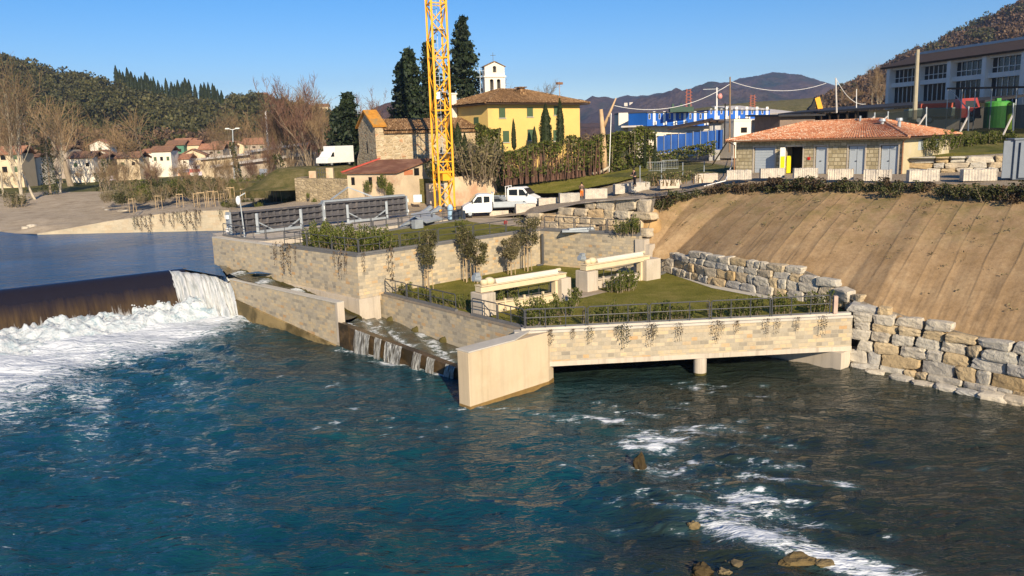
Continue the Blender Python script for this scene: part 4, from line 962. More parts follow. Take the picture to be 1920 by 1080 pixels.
for i in range(3): mb.box(q + V((i * .36 - .2, .1 * i, 0)), .3, .4, .85 + .1 * (i % 2), .7)
tag(mb.build('electrical_cabinet', plain('dark blue grey cabinet', (.03, .04, .06), .5)), 'dark cabinets beside the pale blue tank', 'cabinet')
# lamp post on island tip
q = P(459, 446, 5.93); t = thing('lamp_post', q, 'slim white lamp post on the tip of the stone wall before the floodgate', 'lamp post')
tp = D(449, 368, q.y); mb = MB(); mb.tube([q, q.lerp(tp, .5), tp], [.07, .055, .045], 8); mb.build('pole', M['galv'], t)
mb = MB(); mb.blob(tp + V((-.1, -.1, -.35)), (.2, .2, .4), 2, .1); mb.build('junction_box', M['white'], t, smooth=True)
mb = MB(); mb.bar(tp, tp + V((.45, .1, .25)), .2, .08); mb.build('lamp_head', M['galv'], t)
# notice on wall near the crane
# ================================================================== CRANE
CB = P(835, 412, 5.9); CB = V((CB.x, 84.5, 5.9)); CB.x = D(835, 400, 84.5).x
t = thing('tower_crane', CB, 'tall yellow lattice crane mast rising out of the picture by the old wall', 'crane')
ang = rad(24); hw = .8; zt = 44
cs = [CB + V((math.cos(ang + math.pi / 4 + k * math.pi / 2), math.sin(ang + math.pi / 4 + k * math.pi / 2), 0)) * hw * 1.414 for k in range(4)]
for k in range(4):
    mb = MB(); mb.bar(cs[k], cs[k] + V((0, 0, zt - 5.9)), .2, .2); mb.build('mast_leg', M['yellow'], t)
nb = 21; hs = 1.75
for k in range(4):
    a, b = cs[k], cs[(k + 1) % 4]; mb = MB()
    for i in range(nb):
        z0, z1 = i * hs, (i + 1) * hs
        u, v = (a, b) if (i + k) % 2 else (b, a)
        mb.bar(u + V((0, 0, z0)), v + V((0, 0, z1)), .1, .1)
        if i % 3 == 0: mb.bar(a + V((0, 0, z0 + .1)), b + V((0, 0, z0 + .1)), .11, .11)
    mb.build('lattice_bracing', M['yellow'], t)
mb = MB(); l0 = CB + V((-.2, .1, .5))
for s in (-.2, .2): mb.bar(l0 + V((s, 0, 0)), l0 + V((s, 0, 37)), .05, .05)
for i in range(90): mb.bar(l0 + V((-.2, 0, i * .41)), l0 + V((.2, 0, i * .41)), .03, .03)
mb.build('ladder', M['galv'], t)
for i in range(1, 6):
    mb = MB(); mb.box(CB + V((.1, .05, i * 6.2)), 1.25, 1.1, .06, ang); mb.build('rest_platform', M['galv'], t)
mb = MB(); mb.box(CB + V((0, 0, 4.2)), 1.75, 1.75, .2, ang); mb.box(CB + V((.2, -.2, 3.4)), .9, .9, .9, ang); mb.build('climbing_collar', M['yellow'], t)
mb = MB(); mb.box(CB + V((-.2, -1.0, 11.7)), .6, .06, .7, 0); mb.build('white_panel', M['white'], t)
mb = MB(); mb.box(CB + V((0, 0, -.5)), 3.2, 3.2, .55, ang); mb.build('base_block', M['concrete'], t)
# ================================================================== VEHICLES
def wheel(t, c, r=.34, w_=.22):
    mb = MB(); mb.tube([c + V((0, -w_ / 2, 0)), c + V((0, w_ / 2, 0))], r, 16); o = mb.build('wheel', M['black'], t, local=True)
    mb = MB(); mb.tube([c + V((0, -w_ / 2 - .012, 0)), c + V((0, w_ / 2 + .012, 0))], r * .55, 12); mb.build('rim', M['galv'], o, local=True)
def prof_solid(prof, y0, y1, inset=0):    # side profile (x,z) extruded along y
    mb = MB(); n = len(prof)
    mb.v = [V((x, y0, z)) for x, z in prof] + [V((x, y1, z)) for x, z in prof]
    mb.f = [list(range(n))[::-1], list(range(n, 2 * n))] + [[i, (i + 1) % n, n + (i + 1) % n, n + i] for i in range(n)]
    return mb
def sidewin(t, poly, ys, name='window'):
    for y in ys:
        s = 1 if y > 0 else -1
        mb = MB(); mb.v = [V((x, y, z)) for x, z in poly] + [V((x, y - s * .05, z)) for x, z in poly]; n = len(poly)
        mb.f = [list(range(n)), list(range(n, 2 * n))[::-1]] + [[i, (i + 1) % n, n + (i + 1) % n, n + i] for i in range(n)]
        mb.build(name, M['glass'], t, local=True)
def flatbed(loc, rz, label, crew=1.2, bed=3.2, van=False):       # faces +x
    t = thing('flatbed_truck', loc, label, 'truck', None, rz); W = .98; fx = 1.0
    cb = crew
    prof = [(-cb, .55), (-cb, 2.0), (-cb + .12, 2.16), (.25, 2.2), (.55, 2.08), (1.12, 1.42), (1.75, 1.12), (1.95, .95), (2.0, .5), (1.85, .38), (1.3, .38), (-cb + .2, .38)]
    prof_solid(prof, -W, W).build('cab', M['white'], t, local=True, bevel=.07)
    sidewin(t, [(.05, 1.35), (.05, 1.98), (.5, 1.95), (.95, 1.35)], (-W - .015, W + .015)); sidewin(t, [(-cb + .25, 1.38), (-cb + .25, 1.95), (-.12, 1.98), (-.12, 1.36)], (-W - .015, W + .015))
    mb = MB(); mb.add([(.6, -W + .1, 2.04), (1.13, -W + .06, 1.44), (1.13, W - .06, 1.44), (.6, W - .1, 2.04), (.64, -W + .1, 2.08), (1.18, -W + .06, 1.47), (1.18, W - .06, 1.47), (.64, W - .1, 2.08)], [(0, 1, 2, 3), (7, 6, 5, 4), (0, 4, 5, 1), (1, 5, 6, 2), (2, 6, 7, 3), (3, 7, 4, 0)]); mb.build('windscreen', M['glass'], t, local=True)
    mb = MB(); mb.box((1.98, 0, .42), .1, 1.9, .38); mb.build('bumper', M['rail'], t, local=True)
    mb = MB(); mb.box((1.97, 0, .84), .06, 1.0, .16); mb.build('grille', M['black'], t, local=True)
    for s in (-1, 1):
        mb = MB(); mb.blob((1.86, s * .74, .93), (.13, .17, .12), 2, 0); mb.build('headlight', M['galv'], t, local=True, smooth=True)
        mb = MB(); mb.box((1.0, s * (W + .14), 1.35), .1, .18, .3); mb.build('wing_mirror', M['black'], t, local=True)
        mb = MB(); mb.box((-cb - bed - .05, s * .8, .72), .06, .2, .16); mb.build('tail_light', plain('red lamp', (.5, .02, .01), .3) if 'redl' not in M else M['redl'], t, local=True)
    x0, x1 = -cb - .1 - bed, -cb - .1
    mb = MB(); mb.box(((x0 + x1) / 2, 0, .78), bed, 2.05, .1); mb.build('bed_floor', M['rail'], t, local=True)
    for s in (-1, 1):
        mb = MB(); mb.box(((x0 + x1) / 2, s * 1.02, .86), bed, .05, .38); mb.build('drop_side', M['galv'], t, local=True)
    mb = MB(); mb.box((x0, 0, .86), .05, 2.05, .38); mb.build('tailgate', M['galv'], t, local=True)
    mb = MB(); mb.box((x1 - .05, 0, .86), .06, 2.05, .5)
    for y in (-.9, 0, .9): mb.box((x1 - .05, y, 1.3), .06, .06, 1.0)
    mb.box((x1 - .05, 0, 2.25), .07, 1.95, .07); mb.build('headboard_rack', M['white'], t, local=True)
    mb = MB(); mb.box(((x0 + 1.2) / 2, -.38, .5), 1.2 - x0, .12, .2); mb.box(((x0 + 1.2) / 2, .38, .5), 1.2 - x0, .12, .2); mb.build('chassis', M['black'], t, local=True)
    for x in (1.25, x0 + 1.0):
        for s in (-1, 1): wheel(t, V((x, s * .86, .34)))
    return t
M['redl'] = plain('red lamp', (.5, .02, .01), .3)
q = P(912, 402, 5.98); flatbed((q.x - .4, 79.2, 5.95), rad(187), 'white flatbed truck parked facing left with grey drop sides', .95, 3.3)
q = D(984, 389, 84); flatbed((q.x - .3, 84.5, 6.2), rad(-20), 'white crew cab truck facing right behind the flatbed truck', 1.3, 3.0)
t = thing('parked_car', (D(930, 392, 82.5).x, 82.5, 6.1), 'dark grey car mostly hidden between the two white trucks', 'car', None, rad(5))
prof_solid([(-2, .3), (-2.05, .85), (-1.7, 1.0), (-1.1, 1.42), (.3, 1.44), (1.0, .98), (1.9, .85), (2.0, .35)], -.85, .85).build('body', plain('grey car paint', (.12, .13, .14), .3), t, local=True, bevel=.08)
sidewin(t, [(-1.3, .98), (-.95, 1.34), (.25, 1.36), (.8, .98)], (-.86, .86))
for x in (-1.3, 1.3):
    for s in (-1, 1): wheel(t, V((x, s * .78, .31)), .31)
q = D(628, 311, 105); t = thing('box_van', (q.x, 105, q.z), 'white box van parked by the bare trees left of the old church', 'van', None, rad(237))
prof_solid([(-2.6, .4), (-2.6, 2.55), (.9, 2.55), (.9, 1.9), (1.2, 1.88), (1.75, 1.25), (2.3, 1.05), (2.35, .4)], -1, 1).build('body', M['white'], t, local=True, bevel=.06)
sidewin(t, [(1.0, 1.2), (1.0, 1.75), (1.25, 1.75), (1.65, 1.2)], (-1.01, 1.01))
for x in (-1.7, 1.5):
    for s in (-1, 1): wheel(t, V((x, s * .86, .36)), .36)
# ================================================================== PEOPLE
def skin_obj(name, verts, edges, mat, parent, sub=2, root=0):
    me = bpy.data.meshes.new(name); me.from_pydata([v[:3] for v in verts], edges, []); me.materials.append(mat)
    o = bpy.data.objects.new(name, me); COL.objects.link(o); o.parent = parent
    m = o.modifiers.new('skin', 'SKIN'); m.use_smooth_shade = True
    for i, v in enumerate(verts):
        r = v[3]; me.skin_vertices[0].data[i].radius = r if hasattr(r, '__len__') else (r, r)
    me.skin_vertices[0].data[root].use_root = True
    s = o.modifiers.new('sub', 'SUBSURF'); s.levels = s.render_levels = sub
    return o
SKN = plain('skin', (.45, .26, .18), .6, .05, 3, 0)
def person(loc, rz, label, top, legs, boots, hatm, arms, lean=0):
    t = thing('person', loc, label, 'person', None, rz); hy = lean
    # local: faces -y ; height 1.72
    sh = 1.42; vs = [(0, 0, .95, .13), (0, -.01 - hy * .3, 1.2, .12), (0, -hy * .6, sh - .03, .11), (0, -hy * .75, 1.5, .055), (0, -.02 - hy, 1.58, .085), (0, -.02 - hy, 1.68, .075)]
    ed = [(0, 1), (1, 2), (2, 3), (3, 4), (4, 5)]
    tv = [(0, 0, .93, (.165, .125)), (0, -hy * .3, 1.18, (.165, .125)), (0, -hy * .6, sh - .02, (.15, .115)), (0, -hy * .7, 1.47, .07)]; te = [(0, 1), (1, 2), (2, 3)]
    lv, le = [(0, 0, .95, (.15, .12))], []
    for s in (-1, 1):
        e, h = arms[0 if s < 0 else 1]
        k = len(vs); vs += [(s * .19, -hy * .6, sh - .03, .055), (*e, .042), (*h, .03)]; ed += [(2, k), (k, k + 1), (k + 1, k + 2)]
        hv = V(h); dirn = (V(h) - V(e)).normalized()
        for fi, (off, ln) in enumerate(((-.03, .075), (-.01, .085), (.01, .08), (.03, .065))):
            b0 = hv + dirn * .05 + V((off, 0, 0)); b1 = b0 + dirn * ln * .55; b2 = b1 + dirn * ln * .4 + V((0, -.02, 0)); kk = len(vs)
            vs += [(*b0, .009), (*b1, .008), (*b2, .007)]; ed += [(k + 2, kk), (kk, kk + 1), (kk + 1, kk + 2)]
        kk = len(vs); vs += [(*(hv + V((-s * .035, -.03, 0))), .010), (*(hv + dirn * .05 + V((-s * .05, -.05, 0))), .008)]; ed += [(k + 2, kk), (kk, kk + 1)]
        k2 = len(tv); el = V(e); wr = el.lerp(V(h), .85); tv += [(s * .2, -hy * .6, sh - .04, .075), (*e, .06), (*wr, .05)]; te += [(2, k2), (k2, k2 + 1), (k2 + 1, k2 + 2)]
        k = len(vs); vs += [(s * .1, 0, .88, .09), (s * .12, -.03 * s, .5, .06), (s * .13, .03, .1, .045), (s * .14, -.12, .04, .035)]; ed += [(0, k), (k, k + 1), (k + 1, k + 2), (k + 2, k + 3)]
        k3 = len(lv); lv += [(s * .1, 0, .86, .105), (s * .12, -.03 * s, .5, .08), (s * .13, .03, .12, .068)]; le += [(0, k3), (k3, k3 + 1), (k3 + 1, k3 + 2)]
        skin_obj('boot', [(s * .13, .06, .16, .065), (s * .13, .04, .06, .06), (s * .14, -.14, .05, .05)], [(0, 1), (1, 2)], boots, t, 1)
    body = skin_obj('body', vs, ed, SKN, t)
    skin_obj('jacket', tv, te, top, t); skin_obj('trousers', lv, le, legs, t)
    mb = MB(); mb.blob((0, .0 - hy, 1.66), (.105, .12, .11), 3, .03); mb.build('hair' if hatm.name.startswith('dark hair') else 'hood', hatm, t, local=True, smooth=True)
    mb = MB(); mb.blob((0, -.105 - hy, 1.6), (.014, .022, .022), 1, 0)
    for s in (-1, 1): mb.blob((s * .032, -.09 - hy, 1.63), (.012, .01, .008), 1, 0)
    mb.build('face', plain('face features', (.2, .1, .07), .6), t, local=True); return t
hair = plain('dark hair', (.02, .015, .01), .7)
black = plain('black work clothes', (.012, .012, .016), .8)
person(V((P(1091, 373, 7.25).x, P(1091, 373, 7.25).y, 7.18)), rad(200), 'worker in brown jacket and bright orange trousers walking down the ramp', plain('brown jacket', (.13, .085, .06), .9), plain('orange work trousers', (.75, .2, .03), .8), M['white'], hair, [((-.26, .02, 1.16), (-.2, -.2, 1.05)), ((.26, .02, 1.16), (.2, -.18, 1.08))])
q = D(1190, 350, 77)
person(V((q.x, 77, q.z)), rad(-60), 'worker dressed all in black stooping beside the rough stone block', black, black, black, black, [((-.27, -.1, 1.15), (-.12, -.38, 1.1)), ((.27, -.1, 1.15), (.12, -.4, 1.1))], .12)
# ================================================================== BUILDINGS
M['tile'] = masonry('terracotta roof tiles', .22, .34, [(0, (.40, .14, .07)), (.35, (.52, .22, .11)), (.7, (.60, .34, .21)), (1, (.66, .50, .38))], (.25, .09, .04), .02, .8)
M['oldtile'] = masonry('old lichened tiles', .25, .38, [(0, (.11, .06, .03)), (.35, (.23, .13, .06)), (.7, (.35, .22, .11)), (1, (.45, .30, .17))], (.06, .035, .02), .03, 1)
M['redtile'] = masonry('town roof tiles', .4, .5, [(0, (.34, .16, .10)), (.5, (.44, .23, .14)), (1, (.30, .16, .1))], (.2, .08, .04), .03, .5)
M['browntile'] = masonry('brown town roof tiles', .4, .5, [(0, (.22, .11, .07)), (.5, (.3, .17, .1)), (1, (.2, .12, .08))], (.12, .07, .05), .03, .5)
M['yellowwall'] = plain('yellow plaster', (.66, .46, .15), .9, .08, .4, .1, 20, c2=(.58, .40, .15), c2at=.6)
M['bugnato'] = masonry('rusticated stone', .52, .34, [(0, (.33, .28, .17)), (.4, (.44, .38, .25)), (.75, (.50, .44, .30)), (1, (.38, .34, .22))], (.2, .165, .1), .035, 1)
M['rubble_old'] = rubble('old rubble stone', 1.9, [(0, (.34, .26, .16)), (.35, (.47, .38, .25)), (.6, (.38, .3, .19)), (.8, (.53, .45, .32)), (.95, (.42, .24, .13)), (1, (.24, .18, .11))], (.5, .41, .28), 1.7)
M['rubble_grey'] = rubble('grey old retaining stone', 2.2, [(0, (.22, .18, .12)), (.4, (.33, .27, .18)), (.7, (.28, .23, .15)), (1, (.40, .33, .23))], (.26, .21, .14), 1.6)
M['plaster_old'] = plain('stained old plaster', (.52, .42, .29), .95, .22, .5, .4, 9, c2=(.40, .24, .15), c2at=.56)
M['whitewall'] = plain('white plaster', (.70, .64, .54), .9, .08, .5, .05)
M['creamwall'] = plain('cream plaster', (.60, .49, .33), .9, .08, .5, .05)
M['bluepaint'] = plain('blue container paint', (.012, .11, .48), .45, .12, .8, .05)
M['bluefence'] = plain('blue hoarding', (.012, .09, .36), .5, .2, .5, .1)
M['greydoor'] = plain('grey blue steel door', (.40, .45, .49), .5, .05, 2, 0)
M['shutter'] = plain('green shutters', (.06, .10, .05), .6, .15, 6, 0)
M['darkwood'] = plain('dark timber', (.05, .033, .022), .8, .3, 2, .2)
M['copper'] = plain('copper gutter', (.28, .15, .08), .5, .2, 2, 0, metal=.3)
class Frame:       # local building frame: origin, u along the front, v going back
    def __init__(s, a, b): s.o = V((a.x, a.y, 0)); e = V((b.x, b.y, 0)) - s.o; s.L = e.length; s.u = e.normalized(); s.v = V((-s.u.y, s.u.x, 0)); s.v = s.v if s.v.y > 0 else -s.v; s.ang = math.atan2(s.u.y, s.u.x)
    def p(s, x, y, z): return s.o + s.u * x + s.v * y + V((0, 0, z))
    def box(s, mb, x0, x1, y0, y1, z0, z1): return mb.hexa([s.p(x0, y0, z0), s.p(x1, y0, z0), s.p(x1, y1, z0), s.p(x0, y1, z0), s.p(x0, y0, z1), s.p(x1, y0, z1), s.p(x1, y1, z1), s.p(x0, y1, z1)])
def fbox(fr, name, mat, par, *r, **k): mb = MB(); fr.box(mb, *r); return mb.build(name, mat, par, **k)
def slab(pts, th):      # roof plane with thickness
    mb = MB(); a, b, c, d = [V(p) for p in pts]; n = (b - a).cross(d - a).normalized(); n = n if n.z > 0 else -n
    q = [a, b, c, d]; return mb.hexa([p - n * th for p in q] + q)
# ---- hut
ha, hb = P(1379, 328, 9.26), P(1689, 326, 9.5); hf = Frame(ha, hb); HL = hf.L; HW = 12.0; z0 = 9.45; HE = 2.95
t = thing('service_hut', hf.p(HL / 2, HW / 2, z0), 'long low stone service hut with terracotta hip roof and grey doors', 'hut')
doors = [(1413, 1452, 'roller'), (1472, 1504, 'open'), (1527, 1549, 'one'), (1589, 1620, 'two'), (1649, 1682, 'two')]
def hx(px):
    best = min(range(0, 2001), key=lambda i: abs(P_px(hf.p(HL * i / 2000, 0, 9.6)) - px)); return HL * best / 2000
def P_px(p):
    q = p - V((0, 0, CH)); return 960 + F * q.dot(rv) / q.dot(fw)
spans = [(hx(a), hx(b), k) for a, b, k in doors]
mb = MB(); x = 0
for a, b, k in spans:
    hf.box(mb, x, a, 0, .35, z0 - .3, z0 + HE); hf.box(mb, a, b, 0, .35, z0 + 2.45, z0 + HE); x = b
hf.box(mb, x, HL, 0, .35, z0 - .3, z0 + HE)
mb.build('stone_front', M['bugnato'], t)
fbox(hf, 'left_wall', M['bugnato'], t, .003, .35, .35, HW, z0 - .3, z0 + HE)
fbox(hf, 'right_wall', M['creamwall'] if 0 else plain('bare cement block wall', (.46, .40, .25), .9, .12, .6, .1, c2=(.5, .45, .36), c2at=.6), t, HL - .35, HL - .003, .35, HW, z0 - .3, z0 + HE)
for y in (4.4, 8.2): fbox(hf, 'louvre', M['greydoor'], t, HL - .02, HL + .02, y - .7, y + .7, z0 + 1.9, z0 + 2.75)
fbox(hf, 'rear_wall', M['bugnato'], t, .35, HL - .35, HW - .35, HW - .003, z0 - .3, z0 + HE)
fbox(hf, 'inner_partition', M['creamwall'], t, .4, HL - .4, 1.9, 2.0, z0, z0 + HE)
for a, b, k in spans:
    if k == 'open':
        fbox(hf, 'dark_doorway', M['dark'], t, a + .05, b - .05, 1.2, 1.25, z0, z0 + 2.4)
        o = fbox(hf, 'open_door', M['white'], t, a - .05, a + .0, -1.02, -.02, z0 + .05, z0 + 2.4)
        fbox(hf, 'yellow_panel', plain('yellow safety paint', (.85, .68, .02), .5, .05), o, a - .075, a + .025, -1.0, -.2, z0 + .05, z0 + 1.6)
        fbox(hf, 'yellow_inner_panel', bpy.data.materials['yellow safety paint'], t, a + .08, a + .12, .1, .9, z0 + .02, z0 + 1.6)
    else:
        o = fbox(hf, 'door', M['greydoor'], t, a + .06, b - .06, .1, .16, z0, z0 + 2.4)
        if k == 'two': fbox(hf, 'centre_joint', M['rail'], o, (a + b) / 2 - .012, (a + b) / 2 + .012, .09, .1, z0, z0 + 2.38)
        if k == 'roller':
            for i in range(9): fbox(hf, 'slat_line', M['galv'], o, a + .08, b - .08, .09, .1, z0 + .2 + i * .25, z0 + .22 + i * .25)
        else:
            for i in range(1 if k == 'one' else 2):
                xx = (a + b) / 2 + (.0 if k == 'one' else (-.35 + .7 * i)); fbox(hf, 'vent_grille', M['galv'], o, xx - .2, xx + .2, .085, .1, z0 + 2.05, z0 + 2.17)
            fbox(hf, 'handle', M['black'], o, (a + b) / 2 - .12, (a + b) / 2 + .02, .05, .1, z0 + 1.1, z0 + 1.16)
    fr = fbox(hf, 'door_frame', M['concrete'], t, a - .12, a - .0, -.03, .3, z0, z0 + 2.45); fbox(hf, 'door_frame', M['concrete'], t, b, b + .12, -.03, .3, z0, z0 + 2.45); fbox(hf, 'door_lintel', M['concrete'], t, a - .12, b + .12, -.031, .3, z0 + 2.45, z0 + 2.58)
fbox(hf, 'alarm_box', M['redl'], t, spans[1][1] + .5, spans[1][1] + .72, -.08, 0, z0 + 1.25, z0 + 1.5)
ov = .75; ez = z0 + HE + .02; rz_ = ez + 1.65; rx0, rx1 = 4.2, HL - 4.2; ry = HW / 2
fbox(hf, 'eaves_boarding', M['darkwood'], t, -ov + .1, HL + ov - .1, -ov + .1, HW + ov - .1, ez, ez + .1)
def tiled(name, mat, par, e0, e1, r0_, r1_, pitch=.22, rows=14, amp=.055, step=.03):     # corrugated tile sheet between eave and ridge
    n = max(2, int((e1 - e0).length / pitch)) * 4; mb = MB(); up = (e1 - e0).cross(r0_ - e0).normalized(); up = up if up.z > 0 else -up
    for i in range(n + 1):
        u = i / n; a, b = e0.lerp(e1, u), r0_.lerp(r1_, u); ph = (i % 4) / 4 * 2 * math.pi
        for j in range(rows * 2):
            k = j // 2; v = (k + (j % 2) * .999) / rows; off = amp * (.5 + .5 * math.cos(ph)) + (step if j % 2 == 0 else 0) + .012 * noise.noise(V((i // 4 * 1.7, k * 2.3, 1)))
            mb.v.append(a.lerp(b, v) + up * (off + .04))
    m = rows * 2
    mb.f = [(i * m + j, (i + 1) * m + j, (i + 1) * m + j + 1, i * m + j + 1) for i in range(n) for j in range(m - 1)]
    return mb.build(name, mat, par, uv=True)
c0, c1, c2, c3 = hf.p(-ov, -ov, ez + .1), hf.p(HL + ov, -ov, ez + .1), hf.p(HL + ov, HW + ov, ez + .1), hf.p(-ov, HW + ov, ez + .1)
k0, k1 = hf.p(rx0, ry, rz_), hf.p(rx1, ry, rz_)
tiled('roof_slope', M['tile'], t, c0, c1, k0, k1, .24, 16); tiled('roof_slope', M['tile'], t, c1, c2, k1, k1 + hf.v * .01, .24, 16); tiled('roof_slope', M['tile'], t, c2, c3, k1, k0, .24, 16); tiled('roof_slope', M['tile'], t, c3, c0, k0, k0 + hf.v * .01, .24, 16)
for a, b in ((c0, k0), (c1, k1), (c2, k1), (c3, k0), (k0, k1)): mb = MB(); mb.tube([a + V((0, 0, .08)), b + V((0, 0, .1))], .13, 8); mb.build('ridge_tiles', M['tile'], t)
mb = MB(); mb.tube([c0 + V((0, 0, -.02)), c1 + V((0, 0, -.02))], .08, 8); mb.build('gutter', M['copper'], t)
mb = MB(); q = hf.p(HL + .08, -.1, 0); mb.tube([V((c1.x, c1.y, ez + .05)) - hf.u * .3, q + V((0, 0, ez - .3)), q + V((0, 0, z0))], .06, 8); mb.build('downpipe', M['copper'], t)
mb = MB(); q = hf.p(-.1, -.1, 0); mb.tube([V((c0.x, c0.y, ez + .05)) + hf.u * .3, q + V((0, 0, ez - .3)), q + V((0, 0, z0))], .06, 8); mb.build('downpipe', M['copper'], t)
for px, py in ((1602, 246), (1634, 243)):
    x = hx(px) + .6; q = hf.p(x, ry - 1.9, rz_ - .75); o = None
    mb = MB(); mb.tube([q - V((0, 0, .3)), q + V((0, 0, .62))], .15, 12); o = mb.build('roof_vent', M['galv'], t); mb = MB(); mb.tube([q + V((0, 0, .62)), q + V((0, 0, .86))], [.3, .26], 12); mb.build('cowl', M['galv'], o)
mb = MB(); q = hf.p(hx(1560), ry - .4, rz_ - .1); mb.tube([q, q + V((0, 0, .55))], .1, 8); mb.build('flue', M['galv'], t)
# ---- old church with screen gable
def arr(*p): return [V(x) for x in p]
ca = D(708, 300, 96); cd = V((.9, .44, 0)).normalized(); cf = Frame(ca, ca + cd * 14)
zb = 9.6
def cz(px, py, Y): return D(px, py, Y).z
t = thing('church', cf.p(7, 4, zb), 'old rubble stone church nave with a stepped gable and lichened tile roof', 'church')
eav = cz(712, 246, 96); rdg = cz(760, 223, 99)
fbox(cf, 'nave_wall', M['rubble_old'], t, .9, 13.5, 0, 7.2, zb - .5, eav)
mb = slab([cf.p(.9, -.45, eav - .08), cf.p(13.7, -.45, eav - .08), cf.p(13.7, 3.6, rdg), cf.p(.9, 3.6, rdg)], .22); mb.build('eaves', M['oldtile'], t)
tiled('roof_slope', M['oldtile'], t, cf.p(.9, -.5, eav), cf.p(13.7, -.5, eav), cf.p(.9, 3.6, rdg + .06), cf.p(13.7, 3.6, rdg + .06), .3, 8, .08, .05)
tiled('roof_slope', M['oldtile'], t, cf.p(.9, 7.7, eav), cf.p(13.7, 7.7, eav), cf.p(.9, 3.6, rdg + .06), cf.p(13.7, 3.6, rdg + .06), .3, 8, .08, .05)
pk = cz(690, 209, 98); sh_ = cz(706, 236, 96)
mb = MB(); fp = [(-.35, zb - .5), (-.35, zb + 1.5), (0, zb + 2.6), (0, sh_), (3.6, pk), (7.2, sh_), (7.2, zb + 3.0), (8.6, zb + 1.8), (8.6, zb - .5)]
n = len(fp); mb.v = [cf.p(-.1, y, z) for y, z in fp] + [cf.p(.9, y, z) for y, z in fp]; mb.f = [list(range(n)), list(range(n, 2 * n))[::-1]] + [[i, (i + 1) % n, n + (i + 1) % n, n + i] for i in range(n)]
mb.build('gable_wall', M['rubble_old'], t)
lich = plain('orange lichen tiles', (.50, .22, .03), .95, .3, 2, .6, 12, c2=(.3, .2, .08), c2at=.55)
mb = slab([cf.p(-.4, -.3, sh_ + .02), cf.p(1.3, -.3, sh_ + .02), cf.p(1.3, 3.6, pk + .25), cf.p(-.4, 3.6, pk + .25)], .2); mb.build('gable_tiles', lich, t)
mb = slab([cf.p(-.4, 7.5, sh_ + .02), cf.p(1.3, 7.5, sh_ + .02), cf.p(1.3, 3.6, pk + .25), cf.p(-.4, 3.6, pk + .25)], .2); mb.build('gable_tiles', lich, t)
fbox(cf, 'slit_window', M['dark'], t, -.13, -.08, 3.4, 3.75, zb + 2.6, zb + 4.0)
# ---- outbuilding
oa, ob, oc = D(742, 322, 88), D(650, 318, 90.5), D(806, 297, 92.5)
gv = V((oc.x - oa.x, oc.y - oa.y, 0)); hi = oc.z - oa.z
t = thing('outbuilding', V((oa.x, oa.y, 6)), 'low old outbuilding with a rusty mono-pitch roof against the church wall', 'outbuilding')
mb = MB(); a, b = V((oa.x, oa.y, 0)), V((ob.x, ob.y, 0)); ez_ = oa.z - .15
mb.prism([a, a + gv, b + gv, b], 5.6, [ez_, ez_ + hi, ez_ + hi, ez_]); mb.build('plastered_wall', M['plaster_old'], t)
d = (a - b).normalized(); g = gv.normalized(); ov_ = .35
rp = [b - d * ov_ - g * ov_ + V((0, 0, ez_ + .1)), a + d * ov_ - g * ov_ + V((0, 0, ez_ + .1)), a + gv + d * ov_ + V((0, 0, ez_ + hi + .14)), b + gv - d * ov_ + V((0, 0, ez_ + hi + .14))]
slab(rp, .12).build('roof', plain('rusty brown roof sheet', (.17, .075, .045), .9, .3, 1.2, .5, 8, c2=(.25, .13, .08), c2at=.55), t)
mb = MB(); mb.bar(rp[0] + V((0, 0, .12)), rp[3] + V((0, 0, .12)), .3, .12); mb.build('red_verge', plain('faded red verge', (.5, .09, .06), .8), t)
for u in (.35, .52, .88): 
    p = a.lerp(b, u); mb = MB(); mb.box(p + V((0, 0, ez_ - 1.25)), .42, .12, .85, math.atan2(d.y, d.x)); mb.build('window', M['dark'], t)
p = a + gv * .58; mb = MB(); mb.box(p + V((0, 0, ez_ - .4)), .75, .14, .8, math.atan2(gv.y, gv.x)); mb.build('window', M['dark'], t)
mb = MB(); p = a + gv * .35; mb.box(p + V((0, 0, ez_ - .3)), 1.4, .05, .55, math.atan2(gv.y, gv.x)); mb.build('brick_patch', plain('brick infill', (.45, .17, .08), .9), t)
q = a + gv * 1.0; qn = V((gv.y, -gv.x, 0)).normalized()
mb = MB(); mb.box(D(783, 372, 87.5) - V((0, 0, .4)), .9, .05, .8, .1); tag(mb.build('notice_board', plain('pale blue notice', (.45, .6, .72), .5, .2, 5, 0)), 'small pale blue notice board on the wall left of the crane', 'sign')
# ---- old retaining walls and platform
def oldwall(label, pts, th, mat, ztop):
    t = thing('old_wall', V((*P(*pts[0], 6).xy, 5.6)), label, 'stone wall')
    for (a, ya), (b, yb), z1, z2 in zip(pts, pts[1:], ztop, ztop[1:]):
        pass
ra, rb = D(556, 386, 93), D(704, 386, 89.5)
t = thing('old_wall', V((ra.x, ra.y, 5.7)), 'weathered grey brown retaining wall behind the floodgates', 'stone wall')
wallseg('stone_face', ra, rb, 5.3, (D(556, 334, 93).z, D(700, 336, 90).z), 1.0, M['rubble_grey'], t, 1)
e_ = V((ra.x - 1.2, ra.y + 12, 0)); wallseg('return_wall', ra, e_, 5.3, D(556, 334, 93).z - .02, 1.0, M['rubble_grey'], t, -1)
ra2, rb2 = D(848, 376, 90), D(932, 372, 92)
t = thing('old_wall', V((ra2.x, ra2.y, 5.7)), 'old plastered retaining wall right of the crane below the hedge', 'stone wall')
wallseg('wall_face', ra2, rb2, 5.3, (D(848, 333, 90).z, D(928, 323, 92).z), .8, M['plaster_old'], t, 1)
wallseg('wall_face', D(800, 385, 90.5), ra2, 5.3, D(840, 333, 90).z - .6, .78, M['plaster_old'], t, 1)
